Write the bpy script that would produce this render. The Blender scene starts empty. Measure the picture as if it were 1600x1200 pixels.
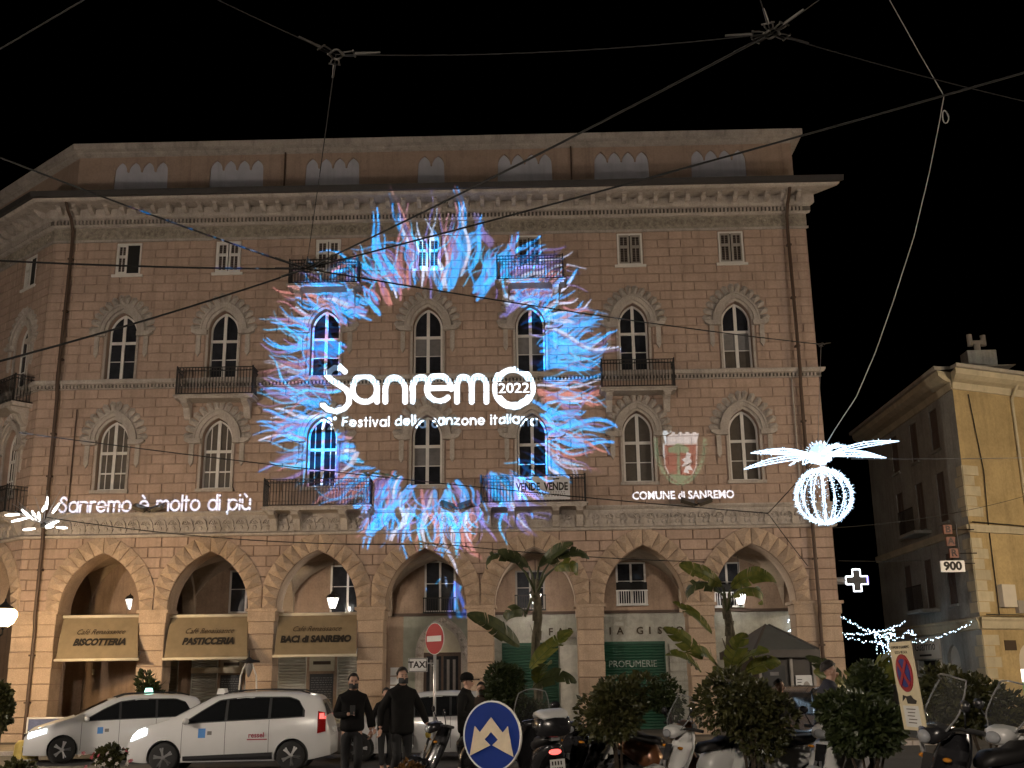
import bpy, bmesh, math, random
import numpy as np
from mathutils import Vector, Matrix
from mathutils.geometry import tessellate_polygon
R_ = math.radians
rnd = random.Random(7)
sc = bpy.context.scene
col = sc.collection

# ---------------------------------------------------------------- camera
CX, CD, CZ = 3.6624, 37.2115, 2.06          # camera x, distance to the facade plane (y = 0), height
FPX = 1717.8                                 # focal length in pixels of the 1600 px wide frame
RM = Matrix(((0.99968527, 0.02179509, -0.0124235), (-0.01782249, 0.96551833, 0.25972429), (0.01765583, -0.25942113, 0.96560289)))
cam_d = bpy.data.cameras.new('camera'); cam = bpy.data.objects.new('camera', cam_d); col.objects.link(cam)
cam_d.sensor_width = 36.0; cam_d.lens = FPX / 1600 * 36.0; cam_d.clip_start = 0.1; cam_d.clip_end = 2000
right, fwd, up = RM[0], RM[1], RM[2]
M4 = Matrix.Identity(4)
for i in range(3):
    M4[i][0] = right[i]; M4[i][1] = up[i]; M4[i][2] = -fwd[i]
M4.translation = Vector((CX, -CD, CZ))
cam.matrix_world = M4
sc.camera = cam

# ---------------------------------------------------------------- world: night sky
w = bpy.data.worlds.new('World'); sc.world = w; w.use_nodes = True
nt = w.node_tree; nt.nodes.clear()
sky_t = nt.nodes.new('ShaderNodeTexSky'); sky_t.sky_type = 'NISHITA'; sky_t.sun_disc = False
sky_t.sun_elevation = R_(-9.0); sky_t.sun_rotation = R_(200)
bg = nt.nodes.new('ShaderNodeBackground'); bg.inputs[1].default_value = 0.05
wo = nt.nodes.new('ShaderNodeOutputWorld')
nt.links.new(sky_t.outputs[0], bg.inputs[0]); nt.links.new(bg.outputs[0], wo.inputs[0])
sc.view_settings.view_transform = 'Standard'; sc.view_settings.look = 'None'
sc.view_settings.exposure = 0.0; sc.view_settings.gamma = 1.0; sc.view_settings.use_curve_mapping = False
sc.render.engine = 'CYCLES'
sc.cycles.use_denoising = True
try: sc.cycles.denoiser = 'OPENIMAGEDENOISE'
except Exception: pass
sc.cycles.max_bounces = 5; sc.cycles.diffuse_bounces = 2; sc.cycles.glossy_bounces = 3
sc.cycles.transmission_bounces = 4; sc.cycles.transparent_max_bounces = 8
sc.cycles.sample_clamp_indirect = 4.0; sc.cycles.caustics_reflective = False; sc.cycles.caustics_refractive = False
sc.cycles.use_adaptive_sampling = True; sc.cycles.adaptive_threshold = 0.01

# power in watts of the lamps of the square (all of them real lamps, see street_lamp below)
P_STREET = 1250.0       # the lantern at the left edge of the photograph
P_SQUARE = 5200.0      # tall lamps of the square, behind and beside the camera
P_LANTERN = 66.0       # lanterns hanging in the arcade
P_PROJ = 820000.0      # the projector that throws the festival picture on the facade
# ---------------------------------------------------------------- helpers
def ray(px, py):
    v = Vector(((px - 800) / FPX, 1.0, -(py - 600) / FPX))
    return right * v[0] + fwd * v[1] + up * v[2]
def at(px, py, d):                      # point seen at a pixel, d metres in front of the camera (along y)
    v = ray(px, py); return Vector((CX, -CD, CZ)) + v * (d / v[1])
def atz(px, py, z):                     # point seen at a pixel, at height z
    v = ray(px, py); return Vector((CX, -CD, CZ)) + v * ((z - CZ) / v[2])
def gz(y):                              # height of the ground
    d = y + CD
    if d < 18.5: return 0.43
    if d < 25.5:
        t = (d - 18.5) / 7.0; t = t * t * (3 - 2 * t); return 0.43 - 0.25 * t
    return 0.18
def gp(px, d):                          # ground point below a pixel column
    p = at(px, 1100, d); return Vector((p.x, p.y, gz(p.y)))

class MB:
    def __init__(s): s.v = []; s.f = []
    def add(s, vs, fs):
        n = len(s.v); s.v += [tuple(p) for p in vs]; s.f += [tuple(i + n for i in q) for q in fs]; return s
    def box(s, x0, x1, y0, y1, z0, z1):
        return s.add([(x0,y0,z0),(x1,y0,z0),(x1,y1,z0),(x0,y1,z0),(x0,y0,z1),(x1,y0,z1),(x1,y1,z1),(x0,y1,z1)],
                     [(0,3,2,1),(4,5,6,7),(0,1,5,4),(1,2,6,5),(2,3,7,6),(3,0,4,7)])
    def prism(s, pts, a, b, plane='xz'):
        n = len(pts)
        if plane == 'xz': F = lambda p, d: (p[0], d, p[1])
        elif plane == 'xy': F = lambda p, d: (p[0], p[1], d)
        else: F = lambda p, d: (d, p[0], p[1])
        vs = [F(p, a) for p in pts] + [F(p, b) for p in pts]
        fs = [tuple(range(n)), tuple(range(2*n-1, n-1, -1))] + [(i, (i+1) % n, n+(i+1) % n, n+i)[::-1] for i in range(n)]
        return s.add(vs, fs)
    def band(s, inner, outer, y0, y1):   # open strip between two polylines in xz, thick from y0 (front) to y1
        n = len(inner); vs = []
        for p, q in zip(inner, outer):
            vs += [(p[0],y0,p[1]), (q[0],y0,q[1]), (p[0],y1,p[1]), (q[0],y1,q[1])]
        fs = []
        for i in range(n-1):
            a = 4*i; b = a+4
            fs += [(a, a+1, b+1, b), (a+1, a+3, b+3, b+1), (a, b, b+2, a+2)]
        fs += [(0,2,3,1), (4*n-4, 4*n-3, 4*n-1, 4*n-2)]
        return s.add(vs, fs)
    def tube(s, pts, r, n=6, cap=True):
        pts = [Vector(p) for p in pts]; m = len(pts)
        rs = r if isinstance(r, (list, tuple)) else [r]*m
        vs = []; ref = None
        for i, p in enumerate(pts):
            t = (pts[min(i+1, m-1)] - pts[max(i-1, 0)]).normalized()
            if ref is None:
                ref = Vector((0,0,1)) if abs(t.z) < .9 else Vector((1,0,0))
            u = t.cross(ref)
            if u.length < 1e-4: u = t.cross(Vector((0.3,1,0.2)))
            u.normalize(); w_ = u.cross(t).normalized(); ref = w_
            for k in range(n):
                a = 2*math.pi*k/n; vs.append(p + (u*math.cos(a) + w_*math.sin(a))*rs[i])
        fs = [(i*n+k, i*n+(k+1) % n, (i+1)*n+(k+1) % n, (i+1)*n+k) for i in range(m-1) for k in range(n)]
        if cap: fs += [tuple(range(n-1, -1, -1)), tuple(range((m-1)*n, m*n))]
        return s.add(vs, fs)
    def lathe(s, prof, n=16, c=(0,0,0), M=None):
        m = len(prof); vs = []
        for r, z in prof:
            for k in range(n):
                a = 2*math.pi*k/n; p = Vector((r*math.cos(a), r*math.sin(a), z))
                if M is not None: p = M @ p
                vs.append(p + Vector(c))
        fs = [(i*n+k, i*n+(k+1) % n, (i+1)*n+(k+1) % n, (i+1)*n+k) for i in range(m-1) for k in range(n)]
        fs += [tuple(range(n-1, -1, -1)), tuple(range((m-1)*n, m*n))]
        return s.add(vs, fs)
    def ball(s, c, r, n=12, m=8):
        if not isinstance(r, (list, tuple)): r = (r, r, r)
        vs = [(c[0], c[1], c[2]-r[2])]
        for i in range(1, m):
            b = -math.pi/2 + math.pi*i/m
            for k in range(n):
                a = 2*math.pi*k/n
                vs.append((c[0]+r[0]*math.cos(b)*math.cos(a), c[1]+r[1]*math.cos(b)*math.sin(a), c[2]+r[2]*math.sin(b)))
        vs.append((c[0], c[1], c[2]+r[2])); e = len(vs)-1
        fs = [(0, 1+(k+1) % n, 1+k) for k in range(n)]
        for i in range(m-2):
            for k in range(n):
                a = 1+i*n+k; b = 1+i*n+(k+1) % n; fs.append((a, b, b+n, a+n))
        fs += [(e, 1+(m-2)*n+k, 1+(m-2)*n+(k+1) % n) for k in range(n)]
        return s.add(vs, fs)
    def holed(s, outer, holes, y):       # flat sheet in xz with holes, facing -y
        loops = [[Vector((a, b, 0)) for a, b in L] for L in [outer] + holes]
        flat = [p for L in loops for p in L]
        tris = tessellate_polygon(loops)
        fs = []
        for t in tris:
            a, b, c = (flat[i] for i in t)
            fs.append(t if (b-a).cross(c-a).z > 0 else t[::-1])
        return s.add([(p.x, y, p.y) for p in flat], fs)
    def reveal(s, loop, y0, y1, closed=True):
        n = len(loop); vs = [(a, y0, b) for a, b in loop] + [(a, y1, b) for a, b in loop]
        return s.add(vs, [(i, (i+1) % n, n+(i+1) % n, n+i) for i in range(n if closed else n-1)])
    def xf(s, M):
        s.v = [tuple(M @ Vector(p)) for p in s.v]; return s
    def mesh(s, name, smooth=False):
        me = bpy.data.meshes.new(name); me.from_pydata(s.v, [], s.f); me.validate(clean_customdata=False)
        if smooth: me.polygons.foreach_set('use_smooth', [True]*len(me.polygons))
        me.update(); return me
    def ob(s, name, mt, parent=None, loc=None, rz=0.0, smooth=False, auto=None):
        me = s.mesh(name, smooth or auto is not None); me.materials.append(mt)
        if auto is not None: me.set_sharp_from_angle(angle=R_(auto))
        return link(name, me, parent, loc, rz)

def link(name, me, parent=None, loc=None, rz=0.0):
    o = bpy.data.objects.new(name, me); col.objects.link(o)
    if parent is not None: o.parent = parent
    if loc is not None: o.location = loc
    if rz: o.rotation_euler = (0, 0, rz)
    return o
def empty(name, loc=(0,0,0), rz=0.0, rot=None):
    o = bpy.data.objects.new(name, None); col.objects.link(o); o.location = loc
    o.rotation_euler = rot if rot is not None else (0, 0, rz); o.empty_display_size = 0.2
    return o
def tag(o, label, cat, group=None):
    o['label'] = label; o['category'] = cat
    if group: o['group'] = group
    return o
def struct(o): o['kind'] = 'structure'; return o
def stuff(o): o['kind'] = 'stuff'; return o
def children(o): return [c for c in col.objects if c.parent == o]
def copy_tree(o, parent=None):
    c = o.copy(); col.objects.link(c); c.parent = parent
    for ch in list(o.children): copy_tree(ch, c)
    return c

def text_mesh(txt, size, depth=0.01, bold=0.0, shear=0.0, sx=1.0, space=1.0, align='CENTER'):
    cu = bpy.data.curves.new('t', 'FONT'); cu.body = txt; cu.size = size; cu.extrude = depth; cu.offset = bold
    cu.shear = shear; cu.space_character = space; cu.align_x = align; cu.align_y = 'CENTER'; cu.resolution_u = 3
    o = bpy.data.objects.new('t', cu); col.objects.link(o)
    bpy.context.view_layer.update()
    dg = bpy.context.evaluated_depsgraph_get()
    me = bpy.data.meshes.new_from_object(o.evaluated_get(dg))
    bpy.data.objects.remove(o); bpy.data.curves.remove(cu)
    for v in me.vertices: v.co.x *= sx
    return me
TXT_ROT = (math.pi/2, 0, 0)              # text standing upright, read from -y
def text(name, txt, size, mt, parent, loc, rot=TXT_ROT, **k):
    me = text_mesh(txt, size, **k); me.materials.clear(); me.materials.append(mt)
    o = link(name, me, parent, loc); o.rotation_euler = rot; return o

# ---------------------------------------------------------------- materials
MATS = {}
def mat(name, c, rough=0.7, metal=0.0, vary=0.12, vs=3.0, bump=0.0, bs=40.0, emit=None, es=0.0, spec=0.5, coat=0.0, grime=0.0, sample=True, trans=0.0, fine=0.0):
    m = bpy.data.materials.new(name); m.use_nodes = True; N = m.node_tree.nodes; L = m.node_tree.links
    b = N['Principled BSDF']
    b.inputs['Roughness'].default_value = rough; b.inputs['Metallic'].default_value = metal
    b.inputs['Specular IOR Level'].default_value = spec
    if coat: b.inputs['Coat Weight'].default_value = coat; b.inputs['Coat Roughness'].default_value = 0.05
    if trans: b.inputs['Transmission Weight'].default_value = trans
    base = None
    if vary or grime or bump:
        tc = N.new('ShaderNodeTexCoord')
    if vary:
        geo = N.new('ShaderNodeNewGeometry')
        n1 = N.new('ShaderNodeTexNoise'); n1.inputs['Scale'].default_value = vs; n1.inputs['Detail'].default_value = 6; n1.inputs['Roughness'].default_value = 0.65
        L.new(geo.outputs['Position'], n1.inputs['Vector'])
        oi = N.new('ShaderNodeObjectInfo')
        mr = N.new('ShaderNodeMapRange'); mr.inputs[1].default_value = 0.3; mr.inputs[2].default_value = 0.7
        mr.inputs[3].default_value = 1 - vary; mr.inputs[4].default_value = 1 + vary
        L.new(n1.outputs['Fac'], mr.inputs[0])
        mr2 = N.new('ShaderNodeMapRange'); mr2.inputs[3].default_value = 1 - vary*.5; mr2.inputs[4].default_value = 1 + vary*.5
        L.new(oi.outputs['Random'], mr2.inputs[0])
        mu = N.new('ShaderNodeMath'); mu.operation = 'MULTIPLY'; L.new(mr.outputs[0], mu.inputs[0]); L.new(mr2.outputs[0], mu.inputs[1])
        last = mu.outputs[0]
        if fine:
            n3 = N.new('ShaderNodeTexNoise'); n3.inputs['Scale'].default_value = vs*14; n3.inputs['Detail'].default_value = 4
            L.new(geo.outputs['Position'], n3.inputs['Vector'])
            m3 = N.new('ShaderNodeMapRange'); m3.inputs[1].default_value = .3; m3.inputs[2].default_value = .7; m3.inputs[3].default_value = 1-fine; m3.inputs[4].default_value = 1+fine
            L.new(n3.outputs['Fac'], m3.inputs[0])
            m4 = N.new('ShaderNodeMath'); m4.operation = 'MULTIPLY'; L.new(last, m4.inputs[0]); L.new(m3.outputs[0], m4.inputs[1]); last = m4.outputs[0]
        if grime:                         # streaks of dirt that run down the wall
            mp = N.new('ShaderNodeMapping'); mp.inputs['Scale'].default_value = (2.2, 2.2, 0.14)
            L.new(geo.outputs['Position'], mp.inputs['Vector'])
            n2 = N.new('ShaderNodeTexNoise'); n2.inputs['Scale'].default_value = 1.6; n2.inputs['Detail'].default_value = 7; n2.inputs['Roughness'].default_value = .7
            L.new(mp.outputs[0], n2.inputs['Vector'])
            m5 = N.new('ShaderNodeMapRange'); m5.inputs[1].default_value = .5; m5.inputs[2].default_value = .75; m5.inputs[3].default_value = 1; m5.inputs[4].default_value = 1-grime
            L.new(n2.outputs['Fac'], m5.inputs[0])
            m6 = N.new('ShaderNodeMath'); m6.operation = 'MULTIPLY'; L.new(last, m6.inputs[0]); L.new(m5.outputs[0], m6.inputs[1]); last = m6.outputs[0]
        vm = N.new('ShaderNodeVectorMath'); vm.operation = 'SCALE'; vm.inputs[0].default_value = c[:3]
        L.new(last, vm.inputs['Scale']); L.new(vm.outputs[0], b.inputs['Base Color'])
    else:
        b.inputs['Base Color'].default_value = (*c[:3], 1)
    if bump:
        geo2 = N.new('ShaderNodeNewGeometry')
        nb = N.new('ShaderNodeTexNoise'); nb.inputs['Scale'].default_value = bs; nb.inputs['Detail'].default_value = 5
        L.new(geo2.outputs['Position'], nb.inputs['Vector'])
        bm_ = N.new('ShaderNodeBump'); bm_.inputs['Strength'].default_value = bump; bm_.inputs['Distance'].default_value = 0.02
        L.new(nb.outputs['Fac'], bm_.inputs['Height']); L.new(bm_.outputs[0], b.inputs['Normal'])
    if emit:
        b.inputs['Emission Color'].default_value = (*emit, 1); b.inputs['Emission Strength'].default_value = es
        if not sample: m.cycles.emission_sampling = 'NONE'
    MATS[name] = m
    return m
M_STONE = mat('pink_beige_ashlar', (0.40, 0.287, 0.224), .88, vary=.15, vs=.9, bump=.35, bs=30, grime=.40, fine=.10)
M_JOINT = mat('ashlar_joint', (0.335, 0.238, 0.188), .95, vary=.15)
M_JOINTD = mat('dark_ashlar_joint', (0.20, 0.138, 0.105), .95, vary=.2)
M_TRIM = mat('cream_stone_trim', (0.405, 0.355, 0.312), .88, vary=.18, vs=1.4, bump=.4, bs=22, grime=.42, fine=.12)
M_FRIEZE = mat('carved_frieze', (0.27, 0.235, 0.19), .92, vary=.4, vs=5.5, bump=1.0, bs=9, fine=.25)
M_PIER = mat('pier_stone', (0.43, 0.32, 0.235), .9, vary=.16, vs=1.6, bump=.55, bs=26, grime=.22, fine=.14)
M_ATTIC = mat('attic_plaster', (0.34, 0.245, 0.19), .9, vary=.12, vs=1.2, grime=.3, fine=.08)
M_PANELGREY = mat('grey_blind_panel', (0.44, 0.44, 0.49), .9, vary=.1, vs=1.5, grime=.2)
M_VAULT = mat('vault_plaster', (0.36, 0.275, 0.20), .92, vary=.16, vs=1.3, grime=.25, fine=.08)
M_BACKWALL = mat('arcade_plaster', (0.34, 0.235, 0.165), .92, vary=.2, vs=1.4, grime=.3, fine=.1)
M_IRON = mat('dark_iron', (0.025, 0.022, 0.02), .55, metal=.4, vary=.1)
M_GUTTER = mat('dark_gutter', (0.045, 0.04, 0.038), .6, vary=.15)
M_PIPE = mat('brown_drainpipe', (0.07, 0.04, 0.025), .6, vary=.12)
M_FRAME = mat('white_window_frame', (0.64, 0.61, 0.57), .55, vary=.08, vs=4)
M_SHUTTER = mat('grey_shutter', (0.30, 0.27, 0.24), .7, vary=.1, vs=4)
M_SLAT = mat('brown_slat', (0.13, 0.10, 0.085), .7, vary=.15, vs=5)
M_GLASS = mat('dark_window_glass', (0.026, 0.027, 0.032), .06, vary=.35, vs=2.5, spec=.4)
M_CURTAIN = mat('curtained_window_glass', (0.20, 0.19, 0.185), .12, vary=.15, vs=6)
M_BROWNGLASS = mat('shuttered_window_glass', (0.10, 0.085, 0.07), .25, vary=.15, vs=6)
M_MARBLE = mat('veined_marble', (0.36, 0.345, 0.29), .45, vary=.25, vs=3.0, grime=.3, fine=.12)
M_DARK = mat('dark_interior', (0.012, 0.011, 0.010), .9, vary=0)
M_ASPHALT = mat('asphalt', (0.05, 0.048, 0.046), .78, vary=.25, vs=1.2, bump=.5, bs=90, fine=.2)
M_PAVE = mat('stone_paving', (0.22, 0.185, 0.14), .75, vary=.2, vs=1.5, bump=.3, bs=50, fine=.15)
M_WHITE = mat('white_paint', (0.75, 0.74, 0.72), .45, vary=.04)
M_BLACK = mat('black_plastic', (0.012, 0.012, 0.012), .45, vary=0)
M_RUBBER = mat('tyre_rubber', (0.018, 0.018, 0.018), .85, vary=.1)
M_STEEL = mat('galvanised_steel', (0.42, 0.42, 0.43), .42, metal=.85, vary=.12, vs=6)
M_CABLE = mat('steel_cable', (0.013, 0.0125, 0.0125), .85, metal=.0, vary=.1)
# ---------------------------------------------------------------- setting: ground, road, pavement, sky
def build_ground():
    ys = [-90, -40] + [-CD + 15 + 0.5*i for i in range(26)] + [-9.0, -5.2]
    mb = MB(); vs = []; xs = [-260, -60, -20, 0, 20, 60, 260]
    for y in ys:
        for x in xs: vs.append((x, y, gz(y)))
    n = len(xs)
    mb.add(vs, [(j*n+i, j*n+i+1, (j+1)*n+i+1, (j+1)*n+i) for j in range(len(ys)-1) for i in range(n-1)])
    struct(mb.ob('road', M_ASPHALT, smooth=True))
    mb = MB(); mb.add([(-260,-5.2,.18),(260,-5.2,.18),(260,260,.18),(-260,260,.18)], [(0,1,2,3)])
    struct(mb.ob('ground', M_ASPHALT))
    pv = MB().box(-60, 14.6, -5.0, 4.2, .0, .285).ob('pavement', mat('pavement_mortar', (.10,.085,.07), .9)); struct(pv)
    random.seed(3)
    for j in range(5):                               # flagstones along the front edge of the pavement
        for i in range(34):
            x = -20 + i*1.0 + (.5 if j % 2 else 0); y = -4.7 + j*.62
            link('flagstone', FLAG, pv, (x, y, .285))
    k = MB()
    kerb = empty('kerb'); struct(kerb)
    km = MB().box(0, .98, -.15, 0, 0, .30).mesh('kerbstone'); km.materials.append(M_TRIM)
    for i in range(36): link('kerbstone', km, kerb, (-21+i, -5.0, 0))
FLAG = MB().box(.006, .994, .006, .614, 0, .012).mesh('flagstone'); FLAG.materials.append(M_PAVE)
build_ground()

# ---------------------------------------------------------------- the arcaded palazzo
BAY = 3.65
XB = [-10.95 + BAY*i for i in range(7)]
WING = Matrix.Translation((-13.75, 0, 0)) @ Matrix.Rotation(R_(-40), 4, 'Z')
WING_LOC, WING_RZ = (-13.75, 0, 0), R_(-40)
palazzo = empty('arcaded_palazzo')
tag(palazzo, 'large pink beige stone palazzo with seven pointed arcade arches and balconies', 'building')

def arc_pts(a, h, t=0.0, n=10):
    c = (h*h - a*a)/(2*a); R = a + c + t; th = math.acos(-c/R); out = []
    for i in range(n+1):
        q = math.pi + (th - math.pi)*i/n; out.append((c + R*math.cos(q), R*math.sin(q)))
    return out + [(-x, z) for x, z in out[-2::-1]]
def loop(a, h, z0, zs, x=0.0, n=10):
    return [(x-a, z0), (x+a, z0)] + [(x+p, zs+q) for p, q in arc_pts(a, h, 0, n)[::-1]]
A_, H_ = 1.35, 1.92                                # arcade arch half span and rise
ZSP = 4.46                                         # springing of the arcade
ZW3, ZW4 = (8.51, 10.27), (12.47, 14.23)           # sill and springing of the two window storeys
WA, WH = .53, .75
def ring_excl(xc, a, h, zs, t, z0):
    c = (h*h-a*a)/(2*a); R = a + c + t
    def f(za, zb):
        if zb <= z0: return None
        zl = max(za - zs, 0)
        if zl <= 0: w_ = a + t
        else:
            q = R*R - zl*zl
            if q <= 0: return None
            w_ = math.sqrt(q) - c
            if w_ <= 0: return None
        return (xc - w_, xc + w_)
    return f
BLOCKS = {}
def block_mesh(w_, h, m=M_STONE):
    k = (round(w_, 2), round(h, 2), m.name)
    if k not in BLOCKS:
        w_, h = k[0], k[1]; g = .013; e = .012
        b = MB().add([(g,.04,g),(w_-g,.04,g),(w_-g,.04,h-g),(g,.04,h-g),(g+e,0,g+e),(w_-g-e,0,g+e),(w_-g-e,0,h-g-e),(g+e,0,h-g-e)],
                     [(4,5,6,7),(0,1,5,4),(1,2,6,5),(2,3,7,6),(3,0,4,7)])
        me = b.mesh('ashlar_block'); me.materials.append(m); BLOCKS[k] = me
    return BLOCKS[k]
def courses(x0, x1, z0, z1, h, L, excl):
    n = max(1, round((z1-z0)/h)); h = (z1-z0)/n; out = []
    for j in range(n):
        za, zb = z0+j*h, z0+(j+1)*h
        cuts = sorted(c for c in (f(za, zb) for f in excl) if c and c[1] > x0 and c[0] < x1)
        free = []; x = x0
        for a, b in cuts:
            if a > x + .02: free.append((x, a))
            x = max(x, b)
        if x < x1 - .02: free.append((x, x1))
        off = (L/2 if j % 2 else 0)
        for a, b in free:
            js = []; k = math.floor((a-off)/L) + 1
            while off + k*L < b: js.append(off + k*L); k += 1
            if js and js[0]-a < .22: js = js[1:]
            if js and b-js[-1] < .22: js = js[:-1]
            e = [a] + js + [b]
            out += [(e[i], e[i+1], za, zb) for i in range(len(e)-1)]
    return out
def place_blocks(lst, parent, loc=(0,0,0), rz=0.0):
    Rm = Matrix.Translation(loc) @ Matrix.Rotation(rz, 4, 'Z')
    for a, b, za, zb in lst:
        link('ashlar_block', block_mesh(b-a, zb-za), parent, Rm @ Vector((a, 0, za)), rz)
def merged_blocks(sets, parent):
    mb = MB()
    for lst, Mx in sets:
        for a, b, za, zb in lst:
            me = block_mesh(b-a, zb-za)
            T = Mx @ Matrix.Translation((a, 0, za))
            mb.add([T @ v.co for v in me.vertices], [tuple(p.vertices) for p in me.polygons])
    stuff(mb.ob('ashlar_blocks', M_STONE, parent))

# --- base wall behind the ashlar (the joints), with openings
def wall_sheet(x0, x1, bays, name, parent, loc, rz, small=True):
    holes3 = [loop(WA, WH, ZW3[0], ZW3[1], x) for x in bays]
    holes4 = [loop(WA, WH, ZW4[0], ZW4[1], x) for x in bays]
    holes5 = [[(x-.46, 16.44), (x+.46, 16.44), (x+.46, 17.66), (x-.46, 17.66)] for x in bays]
    mb = MB().holed([(x0, 6.9), (x1, 6.9), (x1, 19.0), (x0, 19.0)], holes3+holes4+holes5, .03)
    for h in holes3+holes4: mb.reveal(h, .03, .36)
    for h in holes5: mb.reveal(h, .03, .2)
    # arcade front: an outline with pointed cut-outs, thick as the piers
    arch = []
    for x in bays:
        arch += [(x-A_, ZSP)] + [(x+p, ZSP+q) for p, q in arc_pts(A_, H_, 0, 10)[1:-1]] + [(x+A_, ZSP)]
    out = [(x0, ZSP)] + arch + [(x1, ZSP), (x1, 6.9), (x0, 6.9)]
    o = mb.ob(name, M_JOINT, parent, loc, rz)
    MB().holed(out, [], .03).ob('arcade_wall', M_JOINTD, parent, loc, rz)
    ib = MB()
    for x in bays: ib.reveal([(x-A_, ZSP)] + [(x+p, ZSP+q) for p, q in arc_pts(A_, H_, 0, 10)[1:-1]] + [(x+A_, ZSP)], .03, .95, False)
    ib.ob('arch_soffit', M_PIER, parent, loc, rz, auto=40)
    return o
wall_sheet(-13.75, 13.7, XB, 'wall', palazzo, None, 0)
WB = [-1.72, -5.37, -9.02]
wall_sheet(-12.0, 0.0, WB, 'wall', palazzo, WING_LOC, WING_RZ)
side = MB().add([(13.7,.03,ZSP),(13.7,14,ZSP),(13.7,14,19),(13.7,.03,19)], [(0,1,2,3)])
side.ob('side_wall', M_STONE, palazzo)

def excl_for(bays):
    e = []
    for x in bays:
        e += [ring_excl(x, WA, WH, ZW3[1], .12, ZW3[0]), ring_excl(x, WA, WH, ZW4[1], .12, ZW4[0])]
        e.append(lambda za, zb, x=x: (x-.47, x+.47) if zb > 16.45 and za < 17.65 else None)
    return e
EA = [ring_excl(x, A_, H_, ZSP, .3, ZSP) for x in XB]
EW = [ring_excl(x, A_, H_, ZSP, .3, ZSP) for x in WB]
gf = courses(-13.75, 13.7, ZSP, 6.9, .36, .9, EA)
f2 = courses(-13.75, 13.7, 7.72, 12.13, .338, .83, excl_for(XB))
f3 = courses(-13.75, 13.7, 12.45, 17.72, .338, .83, excl_for(XB))
wgf = courses(-12, 0, ZSP, 6.9, .36, .9, EW)
wf = courses(-12, 0, 7.72, 12.13, .338, .83, excl_for(WB)) + courses(-12, 0, 12.45, 17.72, .338, .83, excl_for(WB))
near = gf + f2
take = near[:296]
place_blocks(take, palazzo)
merged_blocks([(near[296:] + f3, Matrix.Identity(4)), (wgf + wf, WING)], palazzo)

# --- voussoirs with pointed faces
def voussoirs(xc, parent, Rm, rz, n=8, half=1.815):
    c = (H_*H_-A_*A_)/(2*A_); R0 = A_ + c + .004; R1 = R0 + .6
    for sgn in (-1, 1):
        for i in range(n):
            t0 = math.pi + (math.acos(-c/R0) - math.pi)*i/n; t1 = math.pi + (math.acos(-c/R0) - math.pi)*(i+1)/n
            def P(Rr, t):
                x = c + Rr*math.cos(t); z = Rr*math.sin(t)
                if i == n-1 and t == t1: x = 0; z = math.sqrt(Rr*Rr - c*c)
                if x < -half: x = -half
                if x > 0: x = 0
                return (sgn*x, z)
            q = [P(R0, t0), P(R1, t0), P(R1, t1), P(R0, t1)]
            g = .988
            mx = sum(p[0] for p in q)/4; mz = sum(p[1] for p in q)/4
            q = [(mx+(p[0]-mx)*.955, mz+(p[1]-mz)*.955) for p in q]
            b = MB().add([(x-mx, .05, z-mz) for x, z in q] + [(x-mx, -.05, z-mz) for x, z in q] + [(0, -.19, 0)],
                         [(4,5,8),(5,6,8),(6,7,8),(7,4,8)] + [(k, (k+1) % 4, 4+(k+1) % 4, 4+k) for k in range(4)])
            me = b.mesh('voussoir'); me.materials.append(M_PIER)
            link('voussoir', me, parent, Rm @ Vector((xc+mx, 0, ZSP+mz)), rz)
            VS[(sgn, i)] = (me, mx, mz)
VS = {}
voussoirs(XB[0], palazzo, Matrix.Identity(4), 0)
for x in XB[1:]:
    for me, mx, mz in VS.values(): link('voussoir', me, palazzo, (x+mx, 0, ZSP+mz))
for x in WB[:2]:
    for me, mx, mz in VS.values(): link('voussoir', me, palazzo, WING @ Vector((x+mx, 0, ZSP+mz)), WING_RZ)

# --- piers: coursed shaft blocks, moulded capital
PH = [0, .55, 1.05, 1.58, 2.1, 2.62, 3.14, 3.62, 4.04]
def pier(xc, w_, parent, Rm, rz, depth=.85):
    p = MB().box(-w_/2+.02, w_/2-.02, .06, depth-.02, 0, 4.1).ob('pier', M_JOINT, parent, Rm @ Vector((xc, 0, 0)), rz)
    random.seed(int(xc*10))
    for i in range(len(PH)-1):
        e = random.uniform(-.012, .012); t = .018
        h = PH[i+1]-PH[i]; w2 = w_/2 + e
        b = MB().add([(-w2,.02,.01),(w2,.02,.01),(w2,depth,.01),(-w2,depth,.01),(-w2,.02,h-.012),(w2,.02,h-.012),(w2,depth,h-.012),(-w2,depth,h-.012),
                      (-w2+t,.0,.01+t),(w2-t,.0,.01+t),(w2-t,.0,h-.012-t),(-w2+t,.0,h-.012-t)],
                     [(0,3,2,1),(4,5,6,7),(1,2,6,5),(2,3,7,6),(3,0,4,7),(0,1,9,8),(1,5,10,9),(5,4,11,10),(4,0,8,11),(8,9,10,11)])
        b.ob('shaft_block', M_PIER, p, (0, 0, PH[i]))
    cp = MB().box(-w_/2-.03, w_/2+.03, -.03, depth+.03, 4.04, 4.36).box(-w_/2-.10, w_/2+.10, -.10, depth+.10, 4.36, 4.46)
    cp.ob('capital', M_PIER, p)
for i in range(6): pier(XB[i]+BAY/2, .86, palazzo, Matrix.Identity(4), 0)
pier(-13.12, 1.45, palazzo, Matrix.Identity(4), 0)
pier(12.98, 1.5, palazzo, Matrix.Identity(4), 0)
pier(-3.55, .86, palazzo, WING, WING_RZ); pier(-7.2, .86, palazzo, WING, WING_RZ)

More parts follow.
